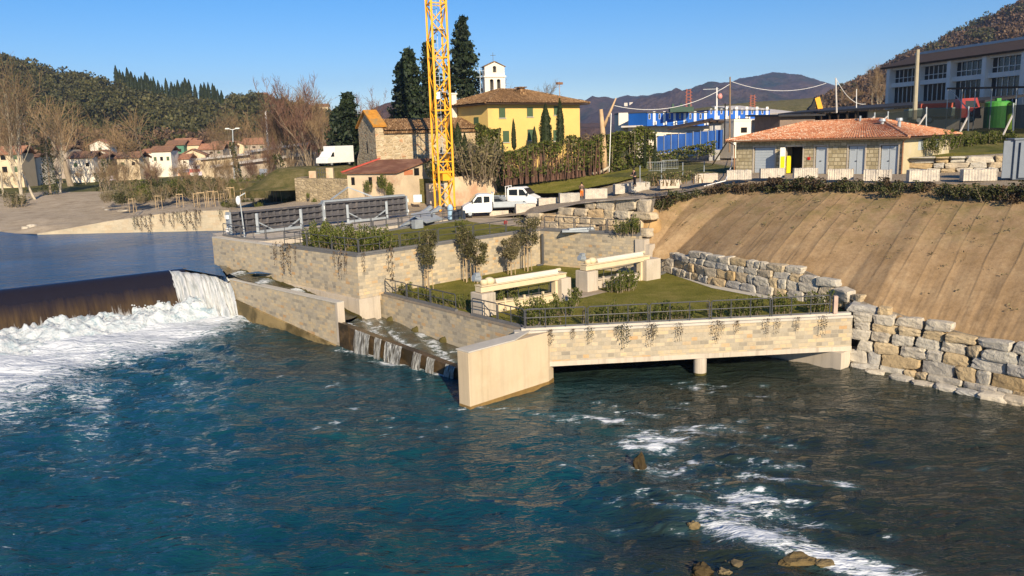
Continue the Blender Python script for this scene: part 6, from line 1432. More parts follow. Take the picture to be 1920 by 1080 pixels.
# ================================================================== TOWN ON THE LEFT
def town_house(name, label, px0, px1, pyt, pyb, wall, roof, gable, yaw=0, zb=6.2, win=2, cat='house', group=None, loc=None):
    q = P((px0 + px1) / 2, pyb, zb); Y = q.y
    if Y > 283 - (pyb - 280) * 1.7 and cat != 'villa': Y = 283 - (pyb - 280) * 1.7; q = D((px0 + px1) / 2, pyb, Y)
    if loc is not None: q = loc; Y = q.y
    w_ = (px1 - px0) * Y / F; h_ = (pyb - pyt) * Y / F; d_ = max(7, w_ * .8)
    t = thing(name, q, label, cat, group, rad(yaw)); mb = MB(); r = min(w_, d_) * .22
    if gable:
        mb.v = [V(p) for p in ((-w_ / 2, 0, -7), (w_ / 2, 0, -7), (w_ / 2, 0, h_), (0, 0, h_ + r), (-w_ / 2, 0, h_))]; mb.v += [p + V((0, d_, 0)) for p in mb.v]; mb.f = [[0, 1, 2, 3, 4], [9, 8, 7, 6, 5]] + [[i, (i + 1) % 5, 5 + (i + 1) % 5, 5 + i] for i in range(5)]
    else: mb.box((0, d_ / 2, -7), w_, d_, h_ + 7)
    mb.build('wall', wall, t, local=True)
    o = .5
    if gable: sl_ = [[(-w_ / 2 - o, -o, h_ - .2), (0, -o, h_ + r + .12), (0, d_ + o, h_ + r + .12), (-w_ / 2 - o, d_ + o, h_ - .2)], [(w_ / 2 + o, -o, h_ - .2), (0, -o, h_ + r + .12), (0, d_ + o, h_ + r + .12), (w_ / 2 + o, d_ + o, h_ - .2)]]
    else: sl_ = [[(-w_ / 2 - o, -o, h_), (w_ / 2 + o, -o, h_), (w_ / 2 + o, d_ / 2, h_ + r + .3), (-w_ / 2 - o, d_ / 2, h_ + r + .3)], [(-w_ / 2 - o, d_ + o, h_), (w_ / 2 + o, d_ + o, h_), (w_ / 2 + o, d_ / 2, h_ + r + .3), (-w_ / 2 - o, d_ / 2, h_ + r + .3)]]
    for s in sl_: slab(s, .25).build('roof', roof, t, local=True)
    rows = 2 if h_ > 5 else 1
    for r_ in range(rows):
        for k in range(win):
            x = -w_ / 2 + w_ * (k + .5) / win; z = h_ * (.3 + .48 * r_) if rows == 2 else h_ * .45
            mb = MB(); mb.box((x, -.02, z), min(1.1, w_ * .14), .12, min(1.5, h_ * .22)); mb.build('window', M['dark'] if k % 2 else M['shutter'], t, local=True)
    return t
WW, CW, RT_, BT = M['whitewall'], M['creamwall'], M['redtile'], M['browntile']
M['greywall'] = plain('grey brown plaster', (.36, .3, .24), .9, .1, .5)
for a in ((-18, 42, 290, 338, CW, RT_, 0, 8, 'yellow apartment house with orange roof at the left edge behind the pale poplar', 3), (48, 72, 296, 332, WW, BT, 0, 0, 'white house just right of the yellow apartment house', 2), (172, 206, 270, 292, WW, RT_, 1, 10, 'white gabled house with a bright orange roof, highest in the town', 1), (174, 214, 291, 312, WW, BT, 1, 12, 'white gabled house in front of the bright orange roof', 1),
          (134, 176, 296, 326, WW, BT, 0, 4, 'low white house with a terrace behind the leaning tree', 2), (177, 200, 296, 324, M['greywall'], BT, 0, 4, 'low grey house beside the white terrace house', 2), (288, 322, 284, 316, WW, BT, 0, 6, 'white house with dark roof behind the dark leaning trunk', 3), (323, 354, 298, 312, WW, RT_, 0, 5, 'small white house with an orange roof near the stacked goods', 2),
          (343, 374, 272, 294, CW, RT_, 0, 6, 'yellow house with orange roof in the middle of the town', 2), (340, 386, 290, 308, CW, BT, 1, 14, 'cream gabled house with a brown roof in front of the yellow house', 1), (376, 418, 280, 295, M['greywall'], RT_, 0, 3, 'long low house with red roof in the town', 3), (398, 432, 274, 290, WW, RT_, 0, 2, 'white house with red roof left of the ivy covered trunk', 2),
          (437, 458, 271, 284, CW, BT, 1, 10, 'cream gable end right of the ivy covered trunk', 1), (456, 512, 270, 283, M['greywall'], RT_, 0, 2, 'long building with a rusty red roof behind the warehouse', 4), (96, 128, 282, 310, M['greywall'], BT, 0, -5, 'grey house behind the ivy column', 2), (222, 262, 296, 322, CW, BT, 0, 3, 'cream house half hidden by the bare crown', 2), (268, 290, 286, 306, WW, RT_, 0, 3, 'white house with red roof left of the dark trunk', 2)):
    px0, px1, pyt, pyb, wl, rf, g, yaw, lab, wn_ = a; town_house('town_house', lab, px0, px1, pyt, pyb, wl, rf, g, yaw, win=wn_)
for i in range(22):
    px = R.uniform(90, 540); w_ = R.uniform(16, 30); y_ = R.uniform(262, 274) - max(0, px - 400) * .03
    town_house('town_house', 'pale house with a tiled roof in the far part of the town', px - w_ / 2, px + w_ / 2, y_, y_ + R.uniform(9, 14), R.choice((WW, CW, M['greywall'])), R.choice((RT_, BT)), R.choice((0, 0, 1)), R.uniform(-15, 15), win=2, group='far houses of the town')
town_house('scaffolded_house', 'house wrapped in green netting in the town', 316, 346, 272, 296, plain('green netting', (.08, .2, .13), .8), BT, 0, 5, win=2)
def warehouse(label, pts, Y0, Y1, d_, wall, zb=6):
    (x0, t0, b0), (x1, t1, b1) = pts; a, b = D(x0, t0, Y0), D(x1, t1, Y1); f = Frame(a, b); t = thing('warehouse', f.p(f.L / 2, d_ / 2, zb), label, 'warehouse', None)
    mb = MB(); mb.hexa([f.p(0, 0, zb - 1), f.p(f.L, 0, zb - 1), f.p(f.L, d_, zb - 1), f.p(0, d_, zb - 1), f.p(0, 0, a.z), f.p(f.L, 0, b.z), f.p(f.L, d_, b.z), f.p(0, d_, a.z)]); mb.build('wall', wall, t)
    slab([f.p(-.8, -.8, a.z + .02), f.p(f.L + .8, -.8, b.z + .02), f.p(f.L + .8, d_, b.z + .7), f.p(-.8, d_, a.z + .7)], .5).build('roof', M['paleroof'], t); return t, f, a
t, f, a = warehouse('long warehouse with a pale roof edge behind the bare trees', ((468, 283, 325), (588, 265, 315)), 175, 165, 22, M['plaster_old'])
for x in (.35, .55, .75): fbox(f, 'window', M['dark'], t, f.L * x, f.L * x + 1.6, -.05, .02, a.z - 2.6, a.z - 1.4)
t, f, a = warehouse('tan warehouse with a blue grey gate facing the stacked goods', ((404, 310, 328), (514, 294, 325)), 160, 152, 12, plain('tan warehouse wall', (.5, .42, .32), .9))
fbox(f, 'gate', plain('blue grey gate', (.28, .33, .42), .6), t, f.L * .74, f.L * .98, -.06, .02, 5.9, a.z - .8)
t, f, a = warehouse('small warehouse with yellow front and pale roof', ((376, 297, 312), (436, 290, 312)), 200, 196, 14, CW)
def stack(px, py, w_, h_, mat, zb=6.0, label=None):
    q = P(px, py, zb); t = thing('pallet_stack', q, label or 'stack of white and red wrapped goods in the builders yard', 'pallet', None if label else 'pallet stacks in the builders yard', R.uniform(-.2, .2)); n = max(1, int(h_ / .9))
    for k in range(n): mb = MB(); mb.box((R.uniform(-.1, .1), 0, k * h_ / n), w_, 1.6, h_ / n * .93); mb.build('pallet', mat if k % 2 == 0 else PM[R.randrange(len(PM))], t, local=True)
PM = [plain('white wrapped pallet', (.62, .58, .55), .7, .15, 3, .1), plain('red printed wrap', (.45, .14, .11), .6, .3, 3, .1), plain('pale blue wrap', (.4, .5, .62), .6, .2, 3), plain('brick pallet', (.5, .3, .2), .8, .2, 3, .1), plain('pale lilac wrap', (.5, .46, .55), .6, .2, 2)]
for i in range(46):
    px = R.uniform(298, 412); py = 318 + R.uniform(0, 14) - (px - 300) * .02; w_ = R.uniform(1.6, 3.2); stack(px, py, w_, R.choice((1.2, 2.0, 3.0, 3.8)) if 342 < px < 405 else R.choice((.9, 1.5)), PM[R.randrange(5)])
for i in range(14): stack(R.uniform(440, 520), R.uniform(322, 334), R.uniform(1.4, 2.4), R.choice((.9, 1.4)), PM[R.choice((0, 1, 3))])
stack(430, 328, 2.2, 3.0, bpy.data.materials['orange red load'], label='bright red container beside the ivy covered trunk')
stack(316, 324, 4, 1.2, PM[2], label='pale blue wrapped load at the left of the stacked goods'); stack(205, 338, 2.5, 1.2, PM[4], label='lilac wrapped load behind the dark bush')
def yardlamp(t, a, b):
    for s in (-1, 1): mb = MB(); mb.bar(b, b + V((s * .9, 0, .2)), .1, .1); mb.box(b + V((s * .95, 0, .1)), .7, .4, .2); mb.build('lamp_head', M['white'], t)
pole('lamp_post', 'tall yard lamp with two heads above the ivy covered trunk', 439, 330, 436, 243, 150, .14, M['galv'], yardlamp, 'lamp post')
pole('antenna_mast', 'white antenna mast behind the bare trees', 503, 285, 498, 208, 160, .22, M['white'], None, 'mast')
# ================================================================== HILLS
def hillmat(name, stops, scale, bs, tint=None):
    t = NT(name); pos = t.coord('Position')
    n1 = t.noise(pos, scale, 6, .65); n2 = t.noise(pos, scale * 9, 5, .7)
    c = t.ramp(n1, stops); c = t.mix(1, c, t.ramp(n2, [(.3, (.55, .55, .55)), (.7, (1.35, 1.35, 1.35))]), 'MULTIPLY')
    t.l(c, t.b.inputs['Base Color']); t.set('Roughness', .95); t.set('Specular IOR Level', .05); t.bump(n2, 1, bs); return t.m
class Hill:
    def __init__(s, name, ridge, Yr, Yf, zf, mat, amp=6, fr=.01, nj=40, back=400, conv=.0, dp=0):
        s.dp = dp
        s.r = ridge; s.Yr, s.Yf, s.zf = Yr, Yf, zf; s.amp, s.fr, s.conv = amp, fr, conv
        px0, px1 = ridge[0][0], ridge[-1][0]; n = int((px1 - px0) / 6); vs = []; 
        for i in range(n + 1):
            px = lerp(px0, px1, i / n)
            for j in range(nj + 1): vs.append(s.at(px, j / nj)[:])
            p = s.at(px, 1); vs.append((p.x * 1.3, p.y + back, s.zf - 5))
        m = nj + 2; fs = [(i * m + j, (i + 1) * m + j, (i + 1) * m + j + 1, i * m + j + 1) for i in range(n) for j in range(m - 1)]
        me = bpy.data.meshes.new(name); me.from_pydata(vs, [], fs); me.materials.append(mat); me.polygons.foreach_set('use_smooth', [True] * len(fs))
        o = bpy.data.objects.new(name, me); COL.objects.link(o); struct(o)
    def at(s, px, v):
        top = D(px, polyz(s.r, px) + s.dp, s.Yr); k = s.Yf / s.Yr; a = V((top.x * k, s.Yf, s.zf)); p = a.lerp(top, v)
        p.z = lerp(s.zf, top.z, v ** (1 + s.conv) if s.conv >= 0 else 1 - (1 - v) ** (1 - s.conv))
        p.z += s.amp * fbm(p.x * s.fr, p.y * s.fr, 3, 4) * math.sin(math.pi * min(1, v * 1.02)) + (s.amp * .12 * fbm(p.x * s.fr * 8, 3, 1, 4))
        return p
    def find(s, px, py):
        best = None
        for i in range(101):
            p = s.at(px, i / 100); q = p - V((0, 0, CH)); y = 540 - F * q.dot(uv_cam) / q.dot(fw)
            if best is None or abs(y - py) < best[0]: best = (abs(y - py), p)
        return best[1]
uv_cam = V((uv.x, uv.y, uv.z))
LH = Hill('left_hill', [(-500, 40), (-200, 70), (0, 102), (40, 114), (100, 132), (170, 143), (210, 150), (225, 158), (260, 172), (330, 186), (380, 184), (410, 174), (488, 182), (540, 196), (600, 208), (640, 218), (700, 236)], 520, 300, 6.5, hillmat('wooded hill', [(.3, (.035, .04, .016)), (.5, (.06, .055, .024)), (.7, (.095, .075, .035))], .03, 2.0), 9, .012, dp=11)
RH = Hill('right_hill', [(1530, 192), (1560, 176), (1600, 152), (1660, 122), (1700, 103), (1780, 68), (1850, 38), (1900, 8), (1950, -14), (2100, -66), (2400, -150)], 640, 260, 12, hillmat('bare wooded hill', [(.3, (.05, .035, .02)), (.5, (.12, .07, .04)), (.7, (.16, .095, .055))], .02, 2.5), 10, .01, dp=9)
Hill('far_mountain', [(900, 236), (1000, 222), (1040, 214), (1095, 204), (1150, 183), (1200, 179), (1270, 171), (1330, 159), (1380, 151), (1430, 139), (1455, 136), (1500, 141), (1540, 151), (1580, 166), (1640, 186), (1720, 205), (1900, 235)], 3000, 1500, 12, hillmat('far wooded mountain', [(.36, (.03, .045, .035)), (.48, (.085, .06, .05)), (.7, (.12, .082, .066))], .006, 12), 70, .003, 50, 450)
Hill('near_mountain', [(600, 236), (650, 224), (690, 208), (720, 194), (750, 187), (790, 189), (850, 200), (950, 216), (1050, 226), (1130, 232)], 1000, 600, 10, hillmat('purple brown hill', [(.35, (.05, .04, .03)), (.5, (.12, .075, .06)), (.7, (.15, .10, .08))], .015, 5), 20, .006)
Hill('low_hill', [(1250, 212), (1330, 200), (1400, 192), (1480, 187), (1560, 180), (1640, 186), (1720, 196)], 480, 300, 10, M['rough_grass'], 3, .02, 10, 200)
# ---- forest canopies (far-off wood: one mass each)
def canopy(name, label, spots, mat, sd=1, nl=84):
    mb = MB(); rr = random.Random(sd)
    for p, r, tall in spots:
        c = p + V((0, 0, r * .5 * tall))
        for _ in range(nl):
            d = V((rr.gauss(0, 1), rr.gauss(0, 1) - .4, rr.gauss(0, 1) + .5)).normalized() * (rr.random() ** .3)
            q = c + V((d.x * r, d.y * r, d.z * r * tall)); mb.leaf(q, r * .34 * rr.uniform(.6, 1.4), rr, 0, .7, d)
    return tag(mb.build(name, mat, uv=False, origin=(0, 0, 0)), label, 'wood', kind='stuff')
M['canopy_green'] = leafmat('evergreen canopy', (.026, .034, .011), (.105, .096, .036), 0, .06)
M['canopy_brown'] = leafmat('bare wood canopy', (.045, .032, .022), (.17, .105, .06), 0, .06)
CYB = [(205, 160), (240, 168), (300, 182), (360, 192), (420, 204)]
def P_py(p): q = p - V((0, 0, CH)); return 540 - F * q.dot(uv_cam) / q.dot(fw)
sp = []
for i in range(2300):
    px = R.uniform(-160, 690); v = R.uniform(.02, 1.0) ** .8; p = LH.at(px, v)
    if 205 < px < 430 and P_py(p) < polyz(CYB, px) + 5: continue
    sp.append((p, R.uniform(2.4, 5.0), R.uniform(.7, 1.15)))
canopy('hillside_wood', 'dark evergreen wood covering the hill on the left', sp, M['canopy_green'], 3)
sp = []
for i in range(500):
    px = R.uniform(-160, 690); p = LH.at(px, R.uniform(.03, .22)); sp.append((p, R.uniform(2, 4), R.uniform(.9, 1.5)))
canopy('hill_foot_wood', 'grey brown bare wood along the foot of the left hill', sp, M['canopy_brown'], 4)
sp = []
for i in range(1900):
    px = R.uniform(1535, 2050); v = R.uniform(.02, 1.0); p = RH.at(px, v); sp.append((p, R.uniform(2.4, 5.2), R.uniform(.7, 1.1)))
canopy('russet_wood', 'russet bare wood covering the hill on the right', sp, M['canopy_brown'], 5)
sp = []
for px, py, n_, r_ in [(1715, 96, 9, 3.6), (1745, 82, 5, 3), (1800, 58, 14, 4.2), (1830, 44, 10, 4), (1770, 72, 5, 3), (1855, 34, 9, 4), (1660, 120, 5, 3), (1625, 138, 6, 3), (1690, 105, 4, 3), (1590, 165, 14, 3), (1610, 178, 16, 3), (1570, 182, 12, 3), (1840, 75, 14, 5), (1760, 105, 10, 4), (1900, 25, 10, 4)]:
    for k in range(n_): x = px + R.uniform(-22, 22); sp.append((RH.find(x, py + R.uniform(-2, 14)), R.uniform(.7, 1.15) * r_, R.uniform(1.0, 1.6)))
canopy('pine_wood', 'scattered dark pines along the ridge of the right hill', sp, M['canopy_green'], 6)
sp = []
for i in range(420): px = R.uniform(1310, 1680); Y = R.uniform(230, 330); a = D(px, 211, Y); sp.append((V((a.x, Y, 10)), R.uniform(1.6, 3.0), R.uniform(1.2, 2.4)))
for i in range(160): px = R.uniform(1090, 1320); Y = R.uniform(250, 330); a = D(px, 225, Y); sp.append((V((a.x, Y, 9)), R.uniform(1.5, 2.6), R.uniform(1., 1.7)))
canopy('valley_wood', 'line of bare brown trees in the valley before the far mountain', sp, leafmat('valley trees', (.07, .05, .03), (.19, .135, .075), 0, .3), 7)
mb = MB()
for px, py in ((1173, 195), (1246, 184), (1304, 190), (1318, 188), (1298, 198), (1404, 186), (1421, 187), (1183, 194), (1243, 183)):
    p = D(px, py, 2200); mb.box(p - V((0, 0, 6)), R.uniform(8, 14), 10, 9)
o = tag(mb.build('far_houses', M['whitewall'], origin=(0, 0, 0)), 'tiny white houses scattered over the far mountain', 'houses', kind='stuff')
# ================================================================== TREES AND PLANTS
def leafcloud(mb, n, c, r, size, rnd, shell=.35, up=0., holes=0, freq=.9, seed=0):
    c = V(c); r = V(r) if hasattr(r, '__len__') else V((r, r, r)); k = 0; tries = 0
    while k < n and tries < n * 8:
        tries += 1; d = V((rnd.gauss(0, 1), rnd.gauss(0, 1), rnd.gauss(0, 1))).normalized(); q = d * (rnd.random() ** shell); p = c + V((q.x * r.x, q.y * r.y, q.z * r.z))
        if holes and noise.noise(p * freq + V((seed, 0, 0))) < holes: continue
        mb.leaf(p, size * rnd.uniform(.6, 1.3), rnd, up); k += 1
def branchy(mb, tw, p, d, L, r, depth, rnd, tn=3, tl=1.3, spread=.55, trop=.18, nb=(2, 4), twr=.018):
    segs = 3; pts = [p]; rads = [r]; q = p.copy()
    for i in range(segs):
        d = (d + V((rnd.gauss(0, .10), rnd.gauss(0, .10), rnd.gauss(0, .05) + trop * .3))).normalized(); q = q + d * (L / segs); pts.append(q.copy()); rads.append(r * (1 - .45 * (i + 1) / segs))
    mb.tube(pts, rads, 6 if r > .08 else 4, cap=False)
    if depth == 0:
        for i in range(tn):
            u = rnd.uniform(.2, 1); a = pts[0].lerp(pts[-1], u); dd = (d + V((rnd.gauss(0, .5), rnd.gauss(0, .5), rnd.gauss(0, .4) + trop))).normalized(); b = a + dd * tl * rnd.uniform(.5, 1.2); e = b + (dd + V((rnd.gauss(0, .35), rnd.gauss(0, .35), .1))).normalized() * tl * .5
            tw.tube([a, b, e], [twr, twr * .8, twr * .45], 3, cap=False)
            for _ in range(2): f = a.lerp(b, rnd.uniform(.4, 1)); tw.tube([f, f + (dd + V((rnd.gauss(0, .7), rnd.gauss(0, .7), rnd.gauss(0, .5)))).normalized() * tl * .5], [twr * .7, twr * .4], 3, cap=False)
        return
    for i in range(rnd.randint(*nb)):
        u = rnd.uniform(.35, 1) if i else 1; a = pts[min(segs, int(u * segs))] if u < 1 else pts[-1]
        dd = (d + V((rnd.gauss(0, spread), rnd.gauss(0, spread), rnd.gauss(0, spread * .5) + trop))).normalized()
        branchy(mb, tw, a, dd, L * rnd.uniform(.62, .85), rads[-1] * rnd.uniform(.6, .85), depth - 1, rnd, tn, tl, spread, trop, nb, twr)
def bare_proto(seed, H_, depth=4, r=.22, spread=.5, trop=.25, mat='bark_pale', tw='twig', nb=(2, 4), stem=.3, tn=4, tl=1.3, twr=.02, stems=1):
    rnd = random.Random(seed); mb, tb = MB(), MB()
    for s in range(stems):
        d = V((rnd.gauss(0, .16), rnd.gauss(0, .16), 1)).normalized(); branchy(mb, tb, V((rnd.uniform(-.3, .3) * (stems > 1), rnd.uniform(-.3, .3) * (stems > 1), -.3)), d, H_ * stem, r, depth, rnd, tn, tl, spread, trop, nb, twr)
    t = thing('bare_tree', (0, 0, 0), '', 'tree'); mb.build('trunk', M[mat], t, local=True, smooth=True, uv=False); tb.build('crown', M[tw], t, local=True, uv=False)
    zs = max(v.z for v in mb.v + tb.v); t['_h'] = zs; return t
PROTO = {}
def put(key, loc, h=None, rz=None, s=None, label=None, group=None, sx=None):
    root = PROTO[key][0]; sc_ = s if s else (h / root['_h'] if h else 1); S_ = (sc_ * (sx or 1), sc_ * (sx or 1), sc_); rz = R.uniform(0, 6.28) if rz is None else rz
    if not PROTO[key][1]:
        PROTO[key][1] = True; o = root; o.location = loc; o.rotation_euler.z = rz; o.scale = S_
        if label: o['label'] = label
        if group: o['group'] = group
    else:
        o = dup(root, loc, rz, S_, label, group)
        if not group and 'group' in o: del o['group']
    return o
def pt(px, py, z): return P(px, py, z)
PROTO['poplar1'] = [bare_proto(3, 10, 4, .17, .34, .38, nb=(2, 4), stem=.42, tn=2, tl=1.5, twr=.016), False]
PROTO['poplar2'] = [bare_proto(8, 10, 4, .16, .38, .35, nb=(2, 4), stem=.40, tn=2, tl=1.4, twr=.016), False]
PROTO['round1'] = [bare_proto(21, 8, 4, .24, .62, .22, 'trunk', 'twig', (2, 4), .28, 3, 1.1, .016), False]
PROTO['tall1'] = [bare_proto(33, 10, 4, .12, .32, .34, 'trunk', 'twig', (2, 3), .38, 3, 1.2, .018, 3), False]
PROTO['tall2'] = [bare_proto(37, 10, 4, .14, .36, .3, 'trunk', 'twig_red', (2, 3), .40, 4, 1.1, .02, 2), False]
PROTO['sap'] = [bare_proto(41, 4, 2, .05, .35, .3, 'trunk', 'twig', (2, 3), .4, 4, .7, .012), False]
def hpx(px, pb, ptop, z): q = P(px, pb, z); return q, (pb - ptop) / F * q.y * 1.02
for key, px, pb, ptp, z, lab, rz in [('poplar1', 42, 388, 108, 4.3, 'tallest pale poplar on the gravel bank at the far left', .3), ('poplar2', 74, 383, 150, 4.4, 'pale poplar with a dark ivy free trunk second from the left bank end', 2), ('poplar2', 8, 376, 190, 4.4, 'pale bare tree cut by the left edge of the picture', 4), ('round1', 136, 356, 168, 5.0, 'pale leaning poplar with spreading limbs right of the ivy column', 1.2), ('round1', 286, 344, 204, 5.8, 'round bare tree with a dark trunk before the town', 3.3),
                                     ('poplar1', 112, 372, 185, 4.6, 'bare tree just behind the ivy column on the bank', 5), ('tall1', 200, 345, 212, 5.5, 'thin bare tree behind the dark bush on the bank', .8), ('tall1', 400, 340, 225, 6.2, 'thin bare tree between the stacked goods and the ivy trunk', 2.1), ('tall1', 452, 345, 190, 6.2, 'slim bare tree right of the ivy covered trunk', 4.4), ('tall1', 478, 342, 200, 6.3, 'slim bare tree left of the antenna mast', 3.0),
                                     ('tall2', 520, 345, 165, 6.3, 'tall reddish bare tree left of the main clump', .4), ('tall2', 548, 345, 138, 6.4, 'tallest reddish bare tree of the clump by the grey old wall', 2.6), ('tall1', 565, 343, 150, 6.4, 'tall bare tree in the middle of the clump by the grey old wall', 1.4), ('tall2', 585, 340, 148, 7.0, 'tall bare tree at the right of the clump by the grey old wall', 5.2), ('tall1', 590, 322, 158, 8.5, 'bare tree standing just left of the white box van', 3.9), ('tall2', 664, 318, 170, 8.6, 'reddish bare tree behind the white box van', 1.0), ('tall1', 500, 348, 185, 6.2, 'bare tree leaning by the ivy clump left of the grey old wall', 2.2),
                                     ('tall2', 705, 262, 188, 9.5, 'reddish bare tree behind the gable of the old church', 3.1), ('tall1', 742, 258, 192, 9.5, 'fine bare tree behind the church roof', .7), ('round1', 965, 235, 140, 12, 'bare tree behind the roof of the yellow house', 2.0), ('round1', 1010, 235, 152, 12, 'second bare tree behind the roof of the yellow house', 4.0),
                                     ('poplar1', 1648, 215, 122, 12.5, 'bare tree at the left end of the office block', .9), ('poplar2', 1632, 215, 140, 12.5, 'smaller bare tree left of the office block', 3.3), ('tall1', 1600, 212, 160, 12, 'thin bare tree by the concrete pole', 1.1), ('tall1', 1580, 212, 165, 12, 'thin bare tree behind the concrete pole', 2.7)]:
    q, h = hpx(px, pb, ptp, z)
    if z >= 9.5:
        Y = 150 if px > 1500 else 128; q = D(px, pb, Y); h = (pb - ptp) / F * Y * 1.03
    put(key, q - V((0, 0, .2)), h, rz, label=lab)
# more slim stems filling the bank clumps
for i in range(40):
    px = R.uniform(190, 640); pb = lerp(372, 345, (px - 190) / 450) + R.uniform(-14, 4); q = P(px, pb, 6.0 if px < 560 else 6.5)
    if px > 556: q.z = 9.3; q.y += 4
    if q.y > 175: continue
    put('tall1' if i % 3 else 'tall2', q - V((0, 0, .2)), R.uniform(3.5, 8) if px < 480 else R.uniform(6, 13), label='slender bare tree in the thicket on the far bank', group='bare thicket on the far bank')
for i in range(13):
    px = R.uniform(-40, 240); q = P(px, R.uniform(338, 362), 5.6)
    put('round1' if i % 2 else 'tall1', q, R.uniform(3, 7), label='bare tree between the gravel bank and the town', group='bare trees before the town')
# saplings with stakes on the far bank
def stakes(t, s, h, mat):
    for k in range(3): a = 2.1 * k + .4; mb = MB(); mb.tube([(s * math.cos(a) * 1.1, s * math.sin(a) * 1.1, -.1), (s * math.cos(a), s * math.sin(a), h)], .03, 5); mb.build('stake', mat, t, local=True)
    mb = MB()
    for k in range(3): a, b = 2.1 * k + .4, 2.1 * (k + 1) + .4; mb.bar((s * math.cos(a), s * math.sin(a), h - .1), (s * math.cos(b), s * math.sin(b), h - .1), .03, .07)
    mb.build('crossbar', mat, t, local=True)
stakes(PROTO['sap'][0], .38, 1.5, M['stake'])
for i, (px, py) in enumerate(((298, 391), (338, 389), (368, 388), (377, 392), (404, 383), (416, 385), (429, 383), (434, 380), (474, 368), (505, 379), (512, 382), (250, 398), (455, 377), (520, 384), (395, 390))):
    put('sap', P(px, py - 2, 5.9) - V((0, 0, .02)), 4.0 * R.uniform(.85, 1.25), label='thin sapling tied to pale wooden stakes on the far bank', group='staked saplings on the far bank')
# shrub prototypes
def shrub_proto(name, seed, mat, h, w_, stems, leaves, size, stemmat='trunk', cat='shrub', up=.6):
    rnd = random.Random(seed); mb, sb = MB(), MB()
    for s in range(stems):
        a = rnd.uniform(0, 6.28); r = rnd.random() ** .5 * w_ * .5; b = V((math.cos(a) * r * .6, math.sin(a) * r * .6, -.05)); hh = h * rnd.uniform(.65, 1.08); e = b + V((math.cos(a) * r * .7 + rnd.gauss(0, .05), math.sin(a) * r * .7 + rnd.gauss(0, .05), hh)); sb.tube([b, b.lerp(e, .5) + V((rnd.gauss(0, .04), rnd.gauss(0, .04), 0)), e], [.02, .015, .006], 4, cap=False)
        for k in range(leaves // stems):
            u = rnd.uniform(.12, 1.0) ** .8; p = b.lerp(e, u); a2 = rnd.uniform(0, 6.28); rr = w_ * .22 * (1.1 - u * .6) * rnd.uniform(.2, 1); q = p + V((math.cos(a2) * rr, math.sin(a2) * rr, rnd.uniform(-.03, .08)))
            mb.leaf(q, size * rnd.uniform(.7, 1.25), rnd, 0, .5, (math.cos(a2) * .8, math.sin(a2) * .8, up))
    t = thing(name, (0, 0, 0), '', cat); mb.build('foliage', M[mat], t, local=True, uv=False); sb.build('stems', M[stemmat], t, local=True, uv=False); t['_h'] = h; return t
for i in range(4): PROTO['sh%d' % i] = [shrub_proto('laurel_shrub', 60 + i, 'laurel', 1.35, .95 + .1 * (i % 2), 9, 620, .13), False]
PROTO['shthin'] = [shrub_proto('laurel_shrub', 70, 'olive', 1.3, .6, 5, 170, .11), False]
PROTO['ivy1'] = [shrub_proto('ivy_plant', 75, 'ivy', .7, 1.5, 12, 420, .15, up=-.1), False]; PROTO['ivy2'] = [shrub_proto('ivy_plant', 76, 'ivy', .75, 1.4, 10, 360, .16, up=-.1), False]
PROTO['ivy3'] = [shrub_proto('ivy_plant', 77, 'vine', .6, 1.3, 10, 300, .15, up=-.1), False]
PROTO['bush1'] = [shrub_proto('round_bush', 78, 'laurel', 2.2, 2.4, 22, 1500, .22), False]; PROTO['bush2'] = [shrub_proto('round_bush', 79, 'ivy', 2.0, 2.2, 20, 1400, .22), False]; PROTO['bush3'] = [shrub_proto('round_bush', 80, 'olive', 1.8, 2.2, 26, 700, .16), False]
SH = ['sh0', 'sh1', 'sh2', 'sh3']
# bridge hedge
n = 30
for i in range(n):
    if R.random() < .12: continue
    p = F0.lerp(F1, lerp(.035, .925, i / (n - 1))) - nF * R.uniform(.95, 1.5) + dF * R.uniform(-.12, .12); k = 'shthin' if R.random() < .12 else R.choice(SH)
    put(k, V((p.x, p.y, 2.99)), R.uniform(.8, 1.35), label='young evergreen shrub in the row behind the bridge railing', group='shrubs behind the bridge railing', sx=R.uniform(.8, 1.05))
for px, py in ((945, 560), (958, 556), (930, 566), (985, 590), (1000, 600), (1012, 585), (1030, 592), (1048, 575), (1065, 578), (1075, 560)):
    put(R.choice(SH), P(px, py + 14, 3.0), R.uniform(1.1, 1.6), label='young evergreen shrub beside the left sluice gate frame', group='shrubs beside the left gate frame')
for px, py in ((1148, 548), (1162, 549), (1178, 545), (1186, 541), (1168, 545)): put(R.choice(SH), P(px, py, 3), R.uniform(1.0, 1.5), label='young evergreen shrub before the right sluice gate frame', group='shrubs before the right gate frame')
for i in range(17):
    p = C0.lerp(CE, lerp(.07, .55, i / 16)) - nCw * R.uniform(.8, 1.5)
    put(R.choice(SH), V((p.x, p.y, 2.99)), R.uniform(.5, .95), label='young evergreen shrub behind the railing above the fish ladder', group='shrubs above the fish ladder')
for i in range(26):
    u = R.uniform(.54, .98); p = A0.lerp(A1, u) - nA * R.uniform(.7, 3.4)
    put(R.choice(SH), V((p.x, p.y, 5.9)), R.uniform(1.0, 1.75), label='evergreen shrub in the corner bed of the upper terrace', group='shrubs on the upper terrace corner')
for i in range(9):
    p = A1.lerp(B1, lerp(.04, .42, i / 8)) - nB * R.uniform(.7, 1.3); put(R.choice(SH), V((p.x, p.y, 5.9)), R.uniform(.6, 1.2), label='small evergreen shrub along the terrace railing above the young trees', group='shrubs along the terrace railing')
